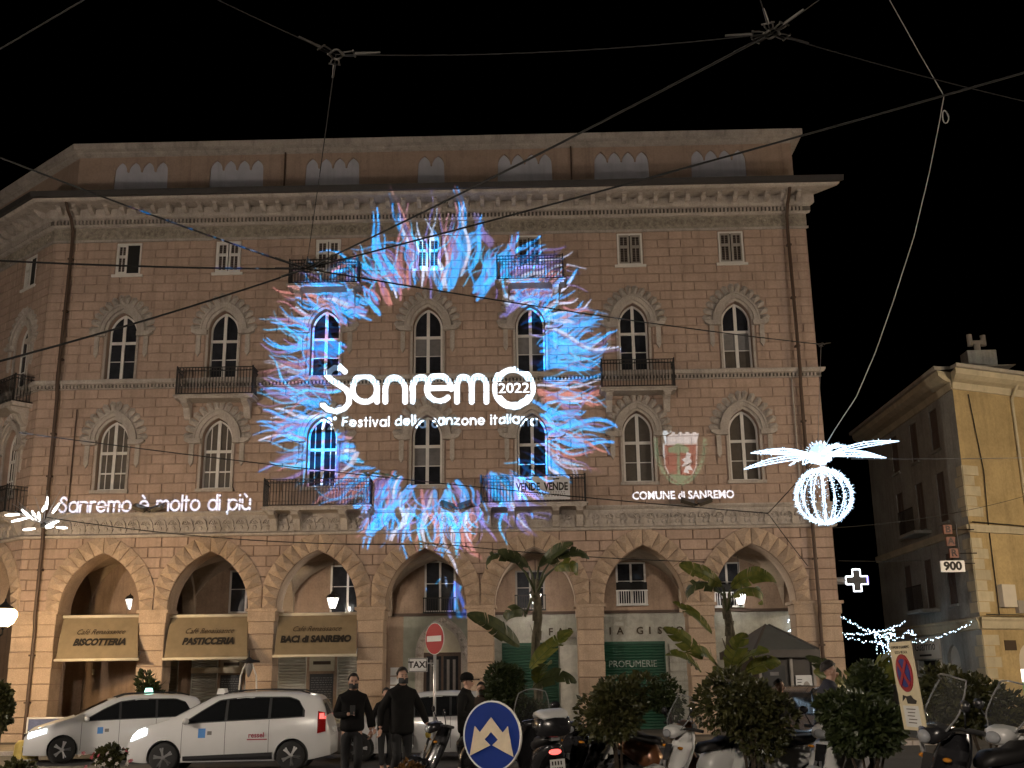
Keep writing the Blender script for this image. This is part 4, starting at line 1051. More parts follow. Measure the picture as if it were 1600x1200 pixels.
licks = [ # fine violet undertone first
 (520,545,432,560,16,V_,.45),(530,600,420,585,14,V_,.4),(530,680,430,735,14,V_,.45),(840,560,940,545,12,V_,.4),(790,440,880,395,26,V_,.6),(800,455,905,430,18,V_,.5),
 (770,385,745,340,14,V_,.5),(780,760,830,830,16,V_,.45),(800,765,860,810,14,V_,.4),(700,770,690,860,14,V_,.4),(640,445,590,390,12,V_,.45),(600,745,540,790,14,V_,.5),(560,740,500,785,18,P_,.5),
 # top
 (622,455,590,345,22,B,1),(645,430,625,330,15,B,1),(640,450,622,320,9,S_,.9),(660,440,652,355,6,W_,.9),(628,460,640,335,6,P_,.85),(690,450,670,350,12,B,.8),(676,455,684,330,7,W_,.9),(664,450,690,325,6,P_,.8),
 (702,440,716,318,16,B,1),(695,450,750,360,26,B,1),(720,425,728,330,8,B,.9),(697,452,668,380,8,C_,.8),(690,440,705,345,6,W_,.8),(737,420,756,345,9,B,.9),(712,410,712,335,7,V_,.7),(668,430,664,345,5,W_,.7),
 (745,462,772,395,24,B,1),(760,440,800,372,16,B,1),(752,455,805,410,10,B,.9),(775,440,835,375,10,B,.9),(765,455,815,350,6,V_,.7),(600,430,588,365,8,B,.8),(606,470,575,425,10,P_,.7),(612,480,598,450,8,S_,.7),
 # upper right
 (795,470,855,452,16,W_,.6),(800,480,885,440,14,P_,.75),(790,490,850,440,12,V_,.8),(805,452,878,420,14,S_,.7),(815,470,892,455,8,B,.8),(800,430,875,405,14,V_,.75),(806,445,862,415,8,W_,.6),(800,415,845,385,14,B,.85),(870,458,900,425,6,B,.7),
 # right
 (850,560,945,535,26,B,1),(845,572,930,560,14,B,1),(850,545,935,510,20,B,1),(852,530,940,496,16,B,1),(855,520,925,485,12,B,.9),(850,500,915,470,12,B,.9),(852,488,905,462,8,P_,.8),(858,540,962,517,10,B,.95),(870,500,930,480,7,S_,.8),(860,515,960,540,7,V_,.7),(855,500,895,505,6,W_,.6),(880,480,925,490,5,P_,.7),
 (838,598,932,590,12,B,.9),(845,612,940,612,10,S_,.85),(842,622,935,632,14,S_,.85),(850,605,930,600,9,P_,.8),(850,630,925,618,9,S_,.8),(858,616,915,640,7,P_,.8),(838,632,920,650,12,B,.85),
 (845,650,945,665,12,B,.95),(848,662,960,672,12,B,.95),(850,675,950,690,14,B,.95),(848,658,930,690,8,P_,.75),(855,683,940,702,9,S_,.75),(850,690,925,705,7,V_,.7),(850,695,920,735,9,W_,.75),(855,705,905,750,9,W_,.7),(852,712,890,750,10,B,.8),(855,690,900,720,6,S_,.7),(856,725,880,752,8,B,.8),
 # lower right
 (770,740,790,800,14,B,.55),(788,745,830,810,12,B,.55),(800,745,815,790,9,W_,.4),(750,775,775,850,8,C_,.9),(765,740,775,790,10,B,.6),(815,760,850,800,9,V_,.5),(770,800,800,822,12,V_,.55),
 # bottom
 (622,745,585,815,26,B,1),(605,755,560,835,20,B,1),(612,790,575,850,18,B,1),(640,760,600,845,12,B,.9),(588,790,562,800,8,B,.9),(628,775,630,840,9,B,.8),(640,790,605,862,7,W_,.6),(648,780,640,865,9,B,.8),(660,770,655,850,7,B,.8),(676,775,668,860,7,W_,.8),(668,790,690,868,11,S_,.85),
 (700,762,718,830,14,C_,.85),(712,755,735,800,13,B,.85),(690,780,680,850,8,P_,.8),(705,785,722,865,16,S_,.9),(715,790,750,870,20,S_,.9),(700,800,715,862,9,C_,.85),(725,780,742,858,9,P_,.9),(695,800,712,905,8,P_,.6),(690,850,688,940,10,B,.7),(683,860,692,930,7,DEEP,.9),(680,765,672,800,6,B,.8),(722,760,716,850,6,B,.7),
 # lower left
 (540,700,412,690,18,B,1),(540,685,425,660,16,B,.9),(545,715,418,735,16,B,1),(540,730,440,745,9,V_,.7),(545,745,480,760,12,P_,.7),(560,735,500,790,14,P_,.7),(570,745,530,790,12,B,.7),(555,720,430,720,8,C_,.8),(540,705,470,735,9,DEEP,.8),(580,745,545,785,8,S_,.7),(590,740,560,770,8,B,.8),(535,690,510,760,9,DEEP,.7),(560,705,530,740,6,W_,.6),
 # left
 (530,640,412,660,14,B,.95),(520,655,408,640,12,B,.9),(515,630,405,612,14,B,.95),(520,645,430,672,9,B,.9),(510,618,415,600,9,V_,.75),(520,598,410,588,10,V_,.7),(530,572,420,585,8,P_,.7),(525,560,425,555,12,P_,.65),(535,550,425,530,22,B,1),(530,535,425,500,14,B,1),(530,545,450,510,9,B,.9),(515,520,440,510,6,P_,.6),(520,575,425,568,6,W_,.4),(530,585,450,592,6,B,.7),(525,610,440,625,6,C_,.8),(505,660,425,690,8,P_,.6),
 # upper left
 (575,488,482,458,26,B,1),(560,495,470,470,14,B,.95),(590,470,565,445,12,B,.9),(520,490,438,455,12,S_,.75),(515,500,440,478,9,P_,.75),(510,505,445,490,7,W_,.6),(545,480,520,465,8,W_,.8),(540,515,455,500,8,V_,.7),(545,510,520,478,7,B,.8),(520,430,555,398,10,B,.7),(540,440,560,415,8,V_,.6),(525,525,450,520,7,P_,.6),(590,490,572,455,8,B,.9),
]
for l in licks:
    x0, y0, x1, y1, w_, c, al = l
    flame(x0, y0, x1, y1, w_, c, al, wig=fr.uniform(.06, .12))
for k in range(330):                          # thin stray strands all round
    a = fr.uniform(0, 6.283); r0 = fr.uniform(165, 215); r1 = r0 + fr.uniform(25, 75)
    sx_, sy_ = 1.0, .95; da = fr.gauss(0, .14)
    flame(FC[0]+r0*sx_*math.cos(a), FC[1]+r0*sy_*math.sin(a), FC[0]+r1*sx_*1.05*math.cos(a+da), FC[1]+r1*sy_*math.sin(a+da), fr.uniform(1.5, 4.5),
          fr.choice((B, B, B, C_, C_, V_, V_, P_)), fr.uniform(.35, .75), .12, fine=False)
for k in range(40): 
    a = fr.uniform(0, 6.283); r = fr.uniform(215, 285); p = wp(FC[0]+r*math.cos(a), FC[1]+r*.93*math.sin(a)); capsule(p, p, .015, .015, W_, .6, .03)
# soft mottling of the licks
yy, xx = np.mgrid[0:PHh, 0:PW].astype(np.float32)
ART *= (0.9 + .1*np.sin(xx*.11+2*np.sin(yy*.021))*np.sin(yy*.09+1.5*np.sin(xx*.017)))[..., None]
# lettering
TW = tint(1.15, 1.28, 1.30)
for q in (1, 0):                              # a dim halo first, the stroke after
    t_ = TW if q == 0 else TW*.0; e = .0 if q == 0 else .05
    R1 = .096 + e
    S = [[wp(*p) for p in ((539,581),(531,573),(521,571),(513,577),(512,588),(519,596),(531,602),(541,609),(546,619),(545,630),(537,640),(525,644),(513,641),(505,634))],
         arcw(570,609,19,20,380,26), [wp(589,600),wp(589,628)],
         [wp(602,628),wp(602,608)] + arcw(617.5,608,15.5,180,360,12) + [wp(633,628)],
         [wp(645,628),wp(645,608)] + arcw(660,608,16,180,285,8),
         arcw(686,608,19,0,-316,26), [wp(668,607),wp(704,606)],
         [wp(714,628),wp(714,603)] + arcw(725.5,603,11.5,180,360,10) + [wp(737,628)], [wp(737,603)] + arcw(748.5,602,11.5,180,360,10) + [wp(760,628)]]
    mask_stroke([(s, R1) for s in S], t_)
    mask_stroke([(arcw(803,607,28,-80,280,40), .132+e)], t_)
mask_stroke([(arcw(803,607,29.5,-70,180,36), .012)], TW*.35)
def disc(px, py, r, c):
    p = wp(px, py); capsule(p, p, r, r, c, 1.0, .02)
disc(803, 607, .44, TW*0)
p0, p1 = wp(779, 607), wp(827, 607)
fill_poly([wp(777,597),wp(829,596),wp(829,617),wp(777,618)], TW*0)
art_text('2022', p0[0], p1[0], wp(803,607)[1], .50, TW, .012)
def AR(cx, cy, r, a0, a1, n=12): return [(cx+r*math.cos(R_(a0+(a1-a0)*k/n)), cy+r*math.sin(R_(a0+(a1-a0)*k/n))) for k in range(n+1)]
SS = [(.78,1.22),(.66,1.40),(.45,1.48),(.22,1.40),(.12,1.20),(.20,1.0),(.45,.84),(.70,.66),(.80,.42),(.70,.14),(.45,0),(.18,.05),(.02,.25)]
GL = {'S': (.85, [SS]), 's': (.6, [[(x*.72, z*.675) for x, z in SS]]), 'a': (1.0, [AR(.5,.5,.5,0,360,20), [(1,1),(1,0)]]), 'n': (.9, [[(0,0),(0,1)], [(0,.5)]+AR(.45,.55,.45,180,0)+[(.9,0)]]),
 'r': (.5, [[(0,0),(0,1)], [(0,.5)]+AR(.4,.6,.4,180,70,7)]), 'e': (1.0, [[(.03,.5),(.98,.5)], AR(.5,.5,.5,0,318,18)]), 'm': (1.32, [[(0,0),(0,1)], [(0,.6)]+AR(.33,.67,.33,180,0)+[(.66,0)], [(.66,.6)]+AR(.99,.67,.33,180,0)+[(1.32,0)]]),
 'o': (1.0, [AR(.5,.5,.5,0,360,20)]), 'l': (.0, [[(0,0),(0,1.5)]]), 't': (.45, [[(.18,0),(.18,1.4)], [(-.05,1),(.48,1)]]), 'd': (1.0, [AR(.5,.5,.5,0,360,20), [(1,1.5),(1,0)]]), 'i': (.0, [[(0,0),(0,1)], [(0,1.42),(0,1.45)]]),
 'p': (1.0, [AR(.5,.5,.5,0,360,20), [(0,1),(0,-.5)]]), 'u': (.9, [[(0,1)]+AR(.45,.45,.45,180,360)+[(.9,1)], [(.9,1),(.9,0)]]), 'F': (.7, [[(0,0),(0,1.4)], [(0,1.4),(.75,1.4)], [(0,.75),(.65,.75)]]), 'v': (.8, [[(0,1),(.4,0),(.8,1)]]),
 'c': (.85, [AR(.5,.5,.5,48,312,16)]), 'z': (.75, [[(0,1),(.72,1),(0,0),(.78,0)]]), '7': (.8, [[(0,1.4),(.8,1.4),(.3,0)]]), '2': (.85, [AR(.4,1.0,.4,165,-35)+[(0,0),(.85,0)]]), '\u00b0': (.36, [AR(.18,1.25,.16,0,360,10)])}
GL['\u00e8'] = (1.0, GL['e'][1]+[[(.30,1.55),(.55,1.28)]]); GL['\u00f9'] = (.9, GL['u'][1]+[[(.25,1.55),(.50,1.28)]])
def stroke_text(txt, xa, xb, zb, xh, r, c, gap=.42):
    x = 0; S_ = []
    for ch in txt:
        if ch == ' ': x += .75; continue
        w_, st = GL[ch]; S_ += [[(x+px_, pz) for px_, pz in t] for t in st]; x += w_+gap
    k = (xb-xa)/(x-gap)
    mask_stroke([([(xa+px_*k, zb+pz*xh) for px_, pz in t], r) for t in S_], c, .02)
a, b = wp(499, 665), wp(837, 663); stroke_text('72\u00b0 Festival della canzone italiana', a[0], b[0], wp(667,664.5)[1], .215, .027, TW*.9, .5)
a, b = wp(92, 799), wp(390, 797); stroke_text('Sanremo \u00e8 molto di pi\u00f9', a[0], b[0], wp(240,798)[1], .34, .034, tint(.55,.55,.62), .30)
a, b = wp(988, 775), wp(1147, 773); art_text('COMUNE di SANREMO', a[0], b[0], wp(1067,774)[1], .38, tint(.70,.69,.70), .02)
# crest
GR, RD, CR = tint(.04,.085,.042), tint(.085,.012,.010), tint(.18,.15,.13)
sh = [(1036,694),(1090,692),(1089,728),(1083,742),(1063,757),(1045,743),(1038,728)]
fill_poly([wp(*p) for p in sh], CR)
fill_poly([wp(1063+(x-1063)*.92, 724+(y-724)*.92) for x, y in sh], RD)
fill_poly([wp(*p) for p in ((1036,679),(1092,677),(1089,692),(1040,694))], tint(.26,.24,.22))
for k in range(5): fill_poly([wp(1037+k*11.2,679), wp(1044+k*11.2,679), wp(1043.5+k*11,675), wp(1038+k*11,675)], tint(.26,.24,.22))
fill_poly([wp(*p) for p in ((1058,704),(1062,704),(1063,745),(1058,745))], GR)
for dx, dy, rx in ((-12,0,.10),(0,-3,.16),(11,0,.12),(-5,-1,.14),(6,-2,.14)): disc(1060+dx, 703+dy, rx, GR)
fill_poly([wp(*p) for p in ((1044,741),(1063,757),(1083,742),(1072,743),(1060,741))], GR)
fill_poly([wp(*p) for p in ((1073,706),(1080,709),(1078,716),(1082,722),(1078,727),(1083,735),(1075,734),(1077,740),(1068,738),(1071,730),(1064,728),(1070,723),(1065,718),(1071,715))], tint(.26,.24,.22))
for s in (-1, 1):
    for k in range(13):
        t = k/12; x = 1063 + s*(4+33*math.sin(1.62*t**.8)); y = 757 - 68*t**1.25
        for q in (-1, 1):
            c0 = (x, y); c1 = (x+s*(2+3*q), y-4+1.5*q); capsule(wp(*c0), wp(*c1), .034, .012, GR*(1.3 if q > 0 else .8), 1, .02)
art = bpy.data.images.new('festival_projection', PW, PHh, alpha=False, float_buffer=True)
art.colorspace_settings.name = 'Linear Rec.709'
buf = np.ones((PHh, PW, 4), np.float32); buf[..., :3] = np.clip(ART, 0, 4)
art.pixels.foreach_set(buf.ravel()); art.update(); art.pack()

LX, LY, LZ = -4.0, -50.0, 14.0
proj_o = empty('picture_projector', (LX, LY, gz(LY)))
tag(proj_o, 'black event projector on a tall steel mast across the square facing the palazzo', 'projector')
MB().box(-.32,.32,-.95,-.06,LZ-gz(LY)-.2,LZ-gz(LY)+.24).box(-.24,.24,-.9,-.1,LZ-gz(LY)+.24,LZ-gz(LY)+.28).ob('housing', M_BLACK, proj_o)
MB().lathe([(.11,0),(.13,.02),(.13,.20),(.10,.20),(.10,.05)], 20, (0,-.06,LZ-gz(LY)), Matrix.Rotation(R_(-90),3,'X')).ob('lens_tube', M_STEEL, proj_o)
MB().tube([(0,-.5,0),(0,-.5,LZ-gz(LY)-.2)], .06, 10).box(-.4,.4,-.9,-.1,0,.04).ob('mast', M_STEEL, proj_o)
ld = bpy.data.lights.new('projector_beam', 'SPOT'); ld.energy = P_PROJ; ld.spot_size = R_(64); ld.spot_blend = .05; ld.shadow_soft_size = 0.0
ld.use_nodes = True; N = ld.node_tree.nodes; Lk = ld.node_tree.links; em = N['Emission']
geo = N.new('ShaderNodeNewGeometry'); sp = N.new('ShaderNodeSeparateXYZ'); Lk.new(geo.outputs['Normal'], sp.inputs[0])
def mth(op, a, b):
    n = N.new('ShaderNodeMath'); n.operation = op
    for i, x in enumerate((a, b)):
        if isinstance(x, (int, float)): n.inputs[i].default_value = x
        else: Lk.new(x, n.inputs[i])
    return n.outputs[0]
Dl = -LY
U = mth('DIVIDE', mth('ADD', mth('MULTIPLY', mth('DIVIDE', sp.outputs[0], sp.outputs[1]), Dl), LX - PX0), PX1-PX0)
Vv = mth('DIVIDE', mth('ADD', mth('MULTIPLY', mth('DIVIDE', sp.outputs[2], sp.outputs[1]), Dl), LZ - PZ0), PZ1-PZ0)
cb = N.new('ShaderNodeCombineXYZ'); Lk.new(U, cb.inputs[0]); Lk.new(Vv, cb.inputs[1])
ti = N.new('ShaderNodeTexImage'); ti.image = art; ti.extension = 'CLIP'; ti.interpolation = 'Linear'; Lk.new(cb.outputs[0], ti.inputs[0])
Lk.new(ti.outputs[0], em.inputs['Color'])
lo = bpy.data.objects.new('projector_beam', ld); col.objects.link(lo); lo.location = (LX, LY, LZ)
v = Vector((-.6, 0, 12.3)) - Vector((LX, LY, LZ)); lo.rotation_euler = v.to_track_quat('-Z', 'Y').to_euler()
lo.parent = proj_o; lo.location = (0, 0, LZ - gz(LY))
# ---------------------------------------------------------------- cars
M_CARWHITE = mat('white_car_paint', (.62,.62,.62), .28, vary=.03, vs=2, coat=.6)
M_CARDARK = mat('black_car_paint', (.015,.016,.018), .22, vary=0, coat=.6)
M_CARGLASS = mat('car_glass', (.010,.011,.012), .05, vary=0, spec=.6)
M_TRIMB = mat('black_car_trim', (.02,.02,.022), .55, vary=0)
M_RIM = mat('alloy_rim', (.45,.45,.46), .3, metal=.9, vary=.05)
M_HEADON = mat('lit_headlight', (.9,.9,.9), .2, vary=0, emit=(.88,.95,1.0), es=7, sample=False)
M_LAMPCLR = mat('headlight_lens', (.35,.36,.38), .08, metal=.3, vary=0)
M_TAILON = mat('lit_tail_light', (.5,.02,.02), .2, vary=0, emit=(1,.12,.10), es=2.2, sample=False)
M_TAIL = mat('tail_light', (.22,.008,.008), .15, vary=0)
M_PLATE = mat('number_plate', (.6,.6,.58), .5, vary=0)
M_DECALB = mat('blue_decal', (.06,.22,.55), .5, vary=0); M_DECALR = mat('red_decal', (.35,.05,.08), .5, vary=0)
M_TAXIGREEN = mat('lit_taxi_light', (.5,.9,.8), .3, vary=0, emit=(.45,1.0,.82), es=2.5, sample=False)
M_SCS0 = mat('dull_wheel_dish', (.05,.05,.052), .5, metal=.5, vary=0)
def wheel_mesh(r=.315, w_=.2):
    t = MB().lathe([(r*.66,-w_/2),(r*.90,-w_/2),(r*.985,-w_*.40),(r,-w_*.2),(r,w_*.2),(r*.985,w_*.40),(r*.90,w_/2),(r*.66,w_/2)], 28, (0,0,0), Matrix.Rotation(R_(90),3,'X'))
    tm = t.mesh('tyre', True); tm.materials.append(M_RUBBER); tm.set_sharp_from_angle(angle=R_(50))
    b = MB()
    Rx = Matrix.Rotation(R_(90),3,'X')
    b.lathe([(r*.70,-w_*.42),(r*.70,-w_*.46),(r*.64,-w_*.46),(r*.62,-w_*.1),(r*.62,w_*.1),(r*.64,w_*.46),(r*.70,w_*.46)], 28, (0,0,0), Rx)
    for s in (-1, 1):
        for k in range(5):
            a = 2*math.pi*k/5+.3
            for d in (-.13, .13):
                c0, s0 = math.cos(a+d*.6), math.sin(a+d*.6); c1, s1 = math.cos(a+d), math.sin(a+d)
                b.tube([(r*.08*c0, s*w_*.40, r*.08*s0), (r*.4*c0, s*w_*.43, r*.4*s0), (r*.66*c1, s*w_*.40, r*.66*s1)], [r*.10, r*.085, r*.10], 5)
        b.lathe([(r*.16,0),(r*.15,.02),(.0,.022)], 10, (0, s*w_*.42, 0), Matrix.Rotation(R_(90*(-s)),3,'X'))
    rm = b.mesh('rim', True); rm.materials.append(M_RIM); rm.set_sharp_from_angle(angle=R_(40))
    d = MB().lathe([(r*.63,-.05),(r*.3,-.075),(r*.3,.075),(r*.63,.05)], 24, (0,0,0), Rx).mesh('brake'); d.materials.append(M_SCS0)
    return tm, rm, d
TYRE, RIM, BRAKE = wheel_mesh()
def car(P, loc, rz, label, paint, group=None, lit=True):
    L2 = P['L']/2
    X = np.linspace(-L2, L2, 61)
    def smooth(pts, k=3):
        xs, zs = zip(*pts); a = np.interp(np.linspace(-L2, L2, 241), xs, zs)
        for _ in range(2):
            b = np.pad(a, k, mode='edge'); a = np.convolve(b, np.ones(2*k+1)/(2*k+1), 'valid')
        return lambda x: float(np.interp(x, np.linspace(-L2, L2, 241), a))
    zt = smooth(P['top'], P.get('k', 3)); belt = smooth(P['belt']); wr = smooth(P['roofw']); pl = smooth(P['plan'], 2); low = smooth(P['low'], 2)
    Wb = P['W']/2
    def sect(x):
        t = zt(x); p = pl(x); lo = low(x); zb = min(belt(x), t-.07)
        w_ = wr(x)
        S = [(.90*Wb*p, lo), (.955*Wb*p, lo+.08), (.99*Wb*p, lo+(zb-lo)*.4), (Wb*p, lo+(zb-lo)*.62), (.985*Wb*p, lo+(zb-lo)*.85), (.965*Wb*p, zb)]
        wu = min(w_, .955*Wb*p)
        for q, e in ((.18,.12),(.5,.42),(.82,.80)): S.append((.965*Wb*p+(wu-.965*Wb*p)*e, zb+(t-zb)*q))
        S += [(wu-.03, zb+(t-zb)*.955), (wu-.10, t-.004), (wu*.55, t+.012), (0, t+.018)]
        return S
    def side_y(x, z):
        S = sect(x); zs = [s[1] for s in S]; ws = [s[0] for s in S]
        return float(np.interp(z, zs, ws))
    root = tag(empty('parked_car', loc, rz), label, 'car', group)
    mb = MB(); ns = None
    for x in X:
        S = sect(x); ring = [(x, -w_, z) for w_, z in S] + [(x, w_, z) for w_, z in S[-2::-1]]
        ns = len(ring); mb.v += ring
    n = len(X)
    for i in range(n-1):
        for k in range(ns): 
            a = i*ns+k; b = i*ns+(k+1) % ns; mb.f.append((a, b, b+ns, a+ns)[::-1])
    mb.f += [tuple(range(ns)), tuple(range((n-1)*ns, n*ns))[::-1]]
    body = mb.ob('body', paint, root, smooth=True)
    # wheel arches cut out of the body
    wx = P['wheels']; cut = MB()
    for x in wx:
        for s in (-1, 1): cut.lathe([(.375,-.34),(.375,.34)], 32, (x, s*Wb, .31), Matrix.Rotation(R_(90),3,'X'))
    co = cut.ob('cut', M_TRIMB)
    md = body.modifiers.new('b', 'BOOLEAN'); md.operation = 'DIFFERENCE'; md.object = co; md.solver = 'EXACT'
    bpy.context.view_layer.update()
    pos = root.matrix_world.copy(); root.location = (0,0,0); root.rotation_euler = (0,0,0); bpy.context.view_layer.update()
    me = bpy.data.meshes.new_from_object(body.evaluated_get(bpy.context.evaluated_depsgraph_get()))
    root.location = loc; root.rotation_euler = (0,0,rz)
    body.modifiers.clear(); body.data = me; bpy.data.objects.remove(co)
    me.polygons.foreach_set('use_smooth', [True]*len(me.polygons)); me.set_sharp_from_angle(angle=R_(42))
    for x in wx:
        for s in (-1, 1):
            wl = link('wheel', TYRE, root, (x, s*(Wb-.11), .315)); link('rim', RIM, wl); link('brake', BRAKE, wl)
            wl.rotation_euler = (0, random.random()*3, 0)
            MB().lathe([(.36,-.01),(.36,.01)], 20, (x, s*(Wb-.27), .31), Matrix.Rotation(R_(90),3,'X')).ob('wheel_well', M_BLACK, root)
    def patch(xs, zlo, zhi, s, off=.006, nz=5):
        b = MB(); xs = list(xs); m = len(xs)
        for x in xs:
            for j in range(nz+1):
                z = zlo(x)+(zhi(x)-zlo(x))*j/nz; b.v.append((x, s*(side_y(x, z)+off), z))
        for i in range(m-1):
            for j in range(nz):
                q = (i*(nz+1)+j, (i+1)*(nz+1)+j, (i+1)*(nz+1)+j+1, i*(nz+1)+j+1); b.f.append(q if s < 0 else q[::-1])
        return b
    lin = lambda a, b, n=9: [a+(b-a)*k/(n-1) for k in range(n)]
    for s in (-1, 1):
        full = P['glass']
        wl = lambda x: belt(x)+.035
        wh = lambda x: max(wl(x)+.004, min(P['glasstop'](x), zt(x)-.10))
        patch(lin(full[0][0]-.05, full[-1][1]+.05, 40), lambda x: wl(x)-.025, lambda x: min(wh(x)+.025, zt(x)-.07), s, .004).ob('window_surround', M_TRIMB, root, smooth=True)
        for a, b in full: patch(lin(a, b, 14), wl, wh, s, .010).ob('side_window', M_CARGLASS, root, smooth=True)
        for x in P['doors']:
            patch(lin(x-.005, x+.005, 2), lambda q: low(q)+.1, lambda q: belt(q)+.0, s, .003, 8).ob('door_seam', M_TRIMB, root)
        for x in P['handles']:
            patch(lin(x-.09, x+.09, 4), lambda q: belt(q)-.13, lambda q: belt(q)-.10, s, .02, 2).ob('door_handle', paint, root)
        tr = P.get('sidetrim')
        if tr: patch(lin(tr[0], tr[1], 12), lambda q: low(q)+.03, lambda q: low(q)+.13+.05*(q-tr[0])/(tr[1]-tr[0]), s, .012, 2).ob('side_trim', M_TRIMB, root)
        # lamps
        h = P['head']; 
        patch(lin(h[0], h[1], 8), lambda q: h[2]+(h[4]-h[2])*(q-h[0])/(h[1]-h[0]), lambda q: h[3]+(h[5]-h[3])*(q-h[0])/(h[1]-h[0]), s, .012, 4).ob('headlight', M_HEADON if lit else M_LAMPCLR, root, smooth=True)
        t = P['tail']
        patch(lin(t[0], t[1], 7), lambda q: t[2]+(t[4]-t[2])*(q-t[0])/(t[1]-t[0]), lambda q: t[3]+(t[5]-t[3])*(q-t[0])/(t[1]-t[0]), s, .012, 4).ob('tail_light', M_TAIL, root, smooth=True)
        if lit: patch(lin(t[0]+.04, t[1], 4), lambda q: t[3]-.17, lambda q: t[3]-.05, s, .02, 3).ob('tail_lamp', M_TAILON, root, smooth=True)
        mx = P['mirror']; y0 = s*(side_y(mx, belt(mx)))
        m_ = MB().ball((mx, y0+s*.14, belt(mx)+.07), (.07,.11,.075), 10, 6).tube([(mx, y0, belt(mx)+.02), (mx, y0+s*.1, belt(mx)+.04)], .02, 5); m_.ob('wing_mirror', paint, root, smooth=True)
        if P.get('rails'):
            a, b = P['rails']; r = MB(); pts = [(x, s*(wr(x)-.09), zt(x)+.05 - (.035 if x in (a, b) else 0)) for x in lin(a, b, 9)]; r.tube(pts, .018, 6); r.ob('roof_rail', M_TRIMB, root)
    ws = P['screen']
    def top_patch(a, b, inset, off, name, m):
        q = MB(); nx, ny = 8, 8
        for i in range(nx+1):
            x = a+(b-a)*i/nx; sx_ = (zt(x+.02)-zt(x-.02))/.04; nl = math.hypot(1, sx_)
            for j in range(ny+1):
                u = -1+2*j/ny; y = u*(wr(x)-inset); q.v.append((x-sx_/nl*off, y, zt(x)+off/nl+.016-.018*abs(u)**2))
        q.f = [(i*(ny+1)+j, i*(ny+1)+j+1, (i+1)*(ny+1)+j+1, (i+1)*(ny+1)+j) for i in range(nx) for j in range(ny)]
        q.f = [f[::-1] for f in q.f]
        return q.ob(name, m, root, smooth=True)
    top_patch(ws[0], ws[1], .07, .008, 'windscreen', M_CARGLASS)
    rs = P['rear']; top_patch(rs[0], rs[1], .09, .008, 'rear_window', M_CARGLASS)
    xf = -L2; yw = Wb*pl(xf+.02)
    MB().box(xf-.025, xf+.05, -.26, .26, .42, .53).ob('number_plate', M_PLATE, root)
    MB().box(L2-.05, L2+.025, -.26, .26, P.get('rplate', .75), P.get('rplate', .75)+.11).ob('number_plate', M_PLATE, root)
    MB().box(xf-.015, xf+.06, -yw*.7, yw*.7, .26, .38).box(xf-.012, xf+.06, -yw*.55, yw*.55, .60, .70).ob('grille', M_TRIMB, root)
    MB().box(xf-.022, xf+.06, -yw*.8, yw*.8, .395, .412).ob('chrome_strip', M_RIM, root)
    lt = P.get('sign')
    if lt:
        MB().prism([(-.11,0),(.11,0),(.07,.13),(-.07,.13)], -.16, .16).ob('roof_sign', M_TAXIGREEN if P.get('signlit') else M_WHITE, root, (lt, 0, zt(lt)+.03))
        MB().box(lt-.10, lt+.10, -.14, .14, zt(lt)+.0, zt(lt)+.03).ob('roof_sign_base', M_BLACK, root)
    for name, a, b, z0, z1, m_ in P.get('decals', ()):
        patch(lin(a, b, 4), lambda q: z0, lambda q: z1, -1, .006, 2).ob(name, m_, root)
    for txt, x, z, sz, m_ in P.get('texts', ()):
        text('door_lettering', txt, sz, m_, root, (x, -side_y(x, z)-.010, z), depth=.001, bold=.004)
    return root, side_y
LODGY = dict(L=4.5, W=1.75, k=3, top=[(-2.25,.56),(-2.2,.74),(-2.05,.90),(-1.5,1.08),(-1.25,1.16),(-.42,1.60),(.0,1.66),(.7,1.69),(1.5,1.66),(1.98,1.58),(2.10,1.36),(2.18,1.02),(2.23,.8),(2.25,.5)],
    belt=[(-2.25,.8),(-1.3,.99),(0,1.05),(1.2,1.10),(2.25,1.15)], roofw=[(-2.25,.6),(-1.9,.76),(-1.25,.74),(-.4,.62),(1.3,.63),(2.0,.64),(2.15,.74),(2.25,.76)],
    plan=[(-2.25,.74),(-2.1,.88),(-1.8,.97),(-1.2,1),(1.5,1),(2.0,.97),(2.2,.90),(2.25,.84)], low=[(-2.25,.24),(-1.9,.20),(1.8,.22),(2.25,.32)],
    wheels=(-1.40,1.40), glass=((-.98,-.10),(-.04,.86),(.92,1.62)), glasstop=lambda x: float(np.interp(x, [-1.0,-.62,-.25,.3,1.3,1.52,1.66], [1.03,1.28,1.50,1.56,1.55,1.48,1.25])),
    doors=(-1.02,-.07,.89), handles=(-.28,.68), sidetrim=(-.98,.98), head=(-2.17,-1.80,.66,.83,.80,.98), tail=(1.96,2.14,.78,1.26,.82,1.22), mirror=-.92, rails=(-.2,1.75),
    screen=(-1.20,-.48), rear=(2.02,2.14), sign=-.35, rplate=.78,
    decals=(('door_badge',-.66,-.50,.72,.92,M_DECALB),('door_badge',.42,.86,.66,.685,M_DECALR),('door_badge',-.46,-.36,.78,.86,M_CURTAIN)), texts=(('ressel',.62,.76,.15,M_DECALR),))
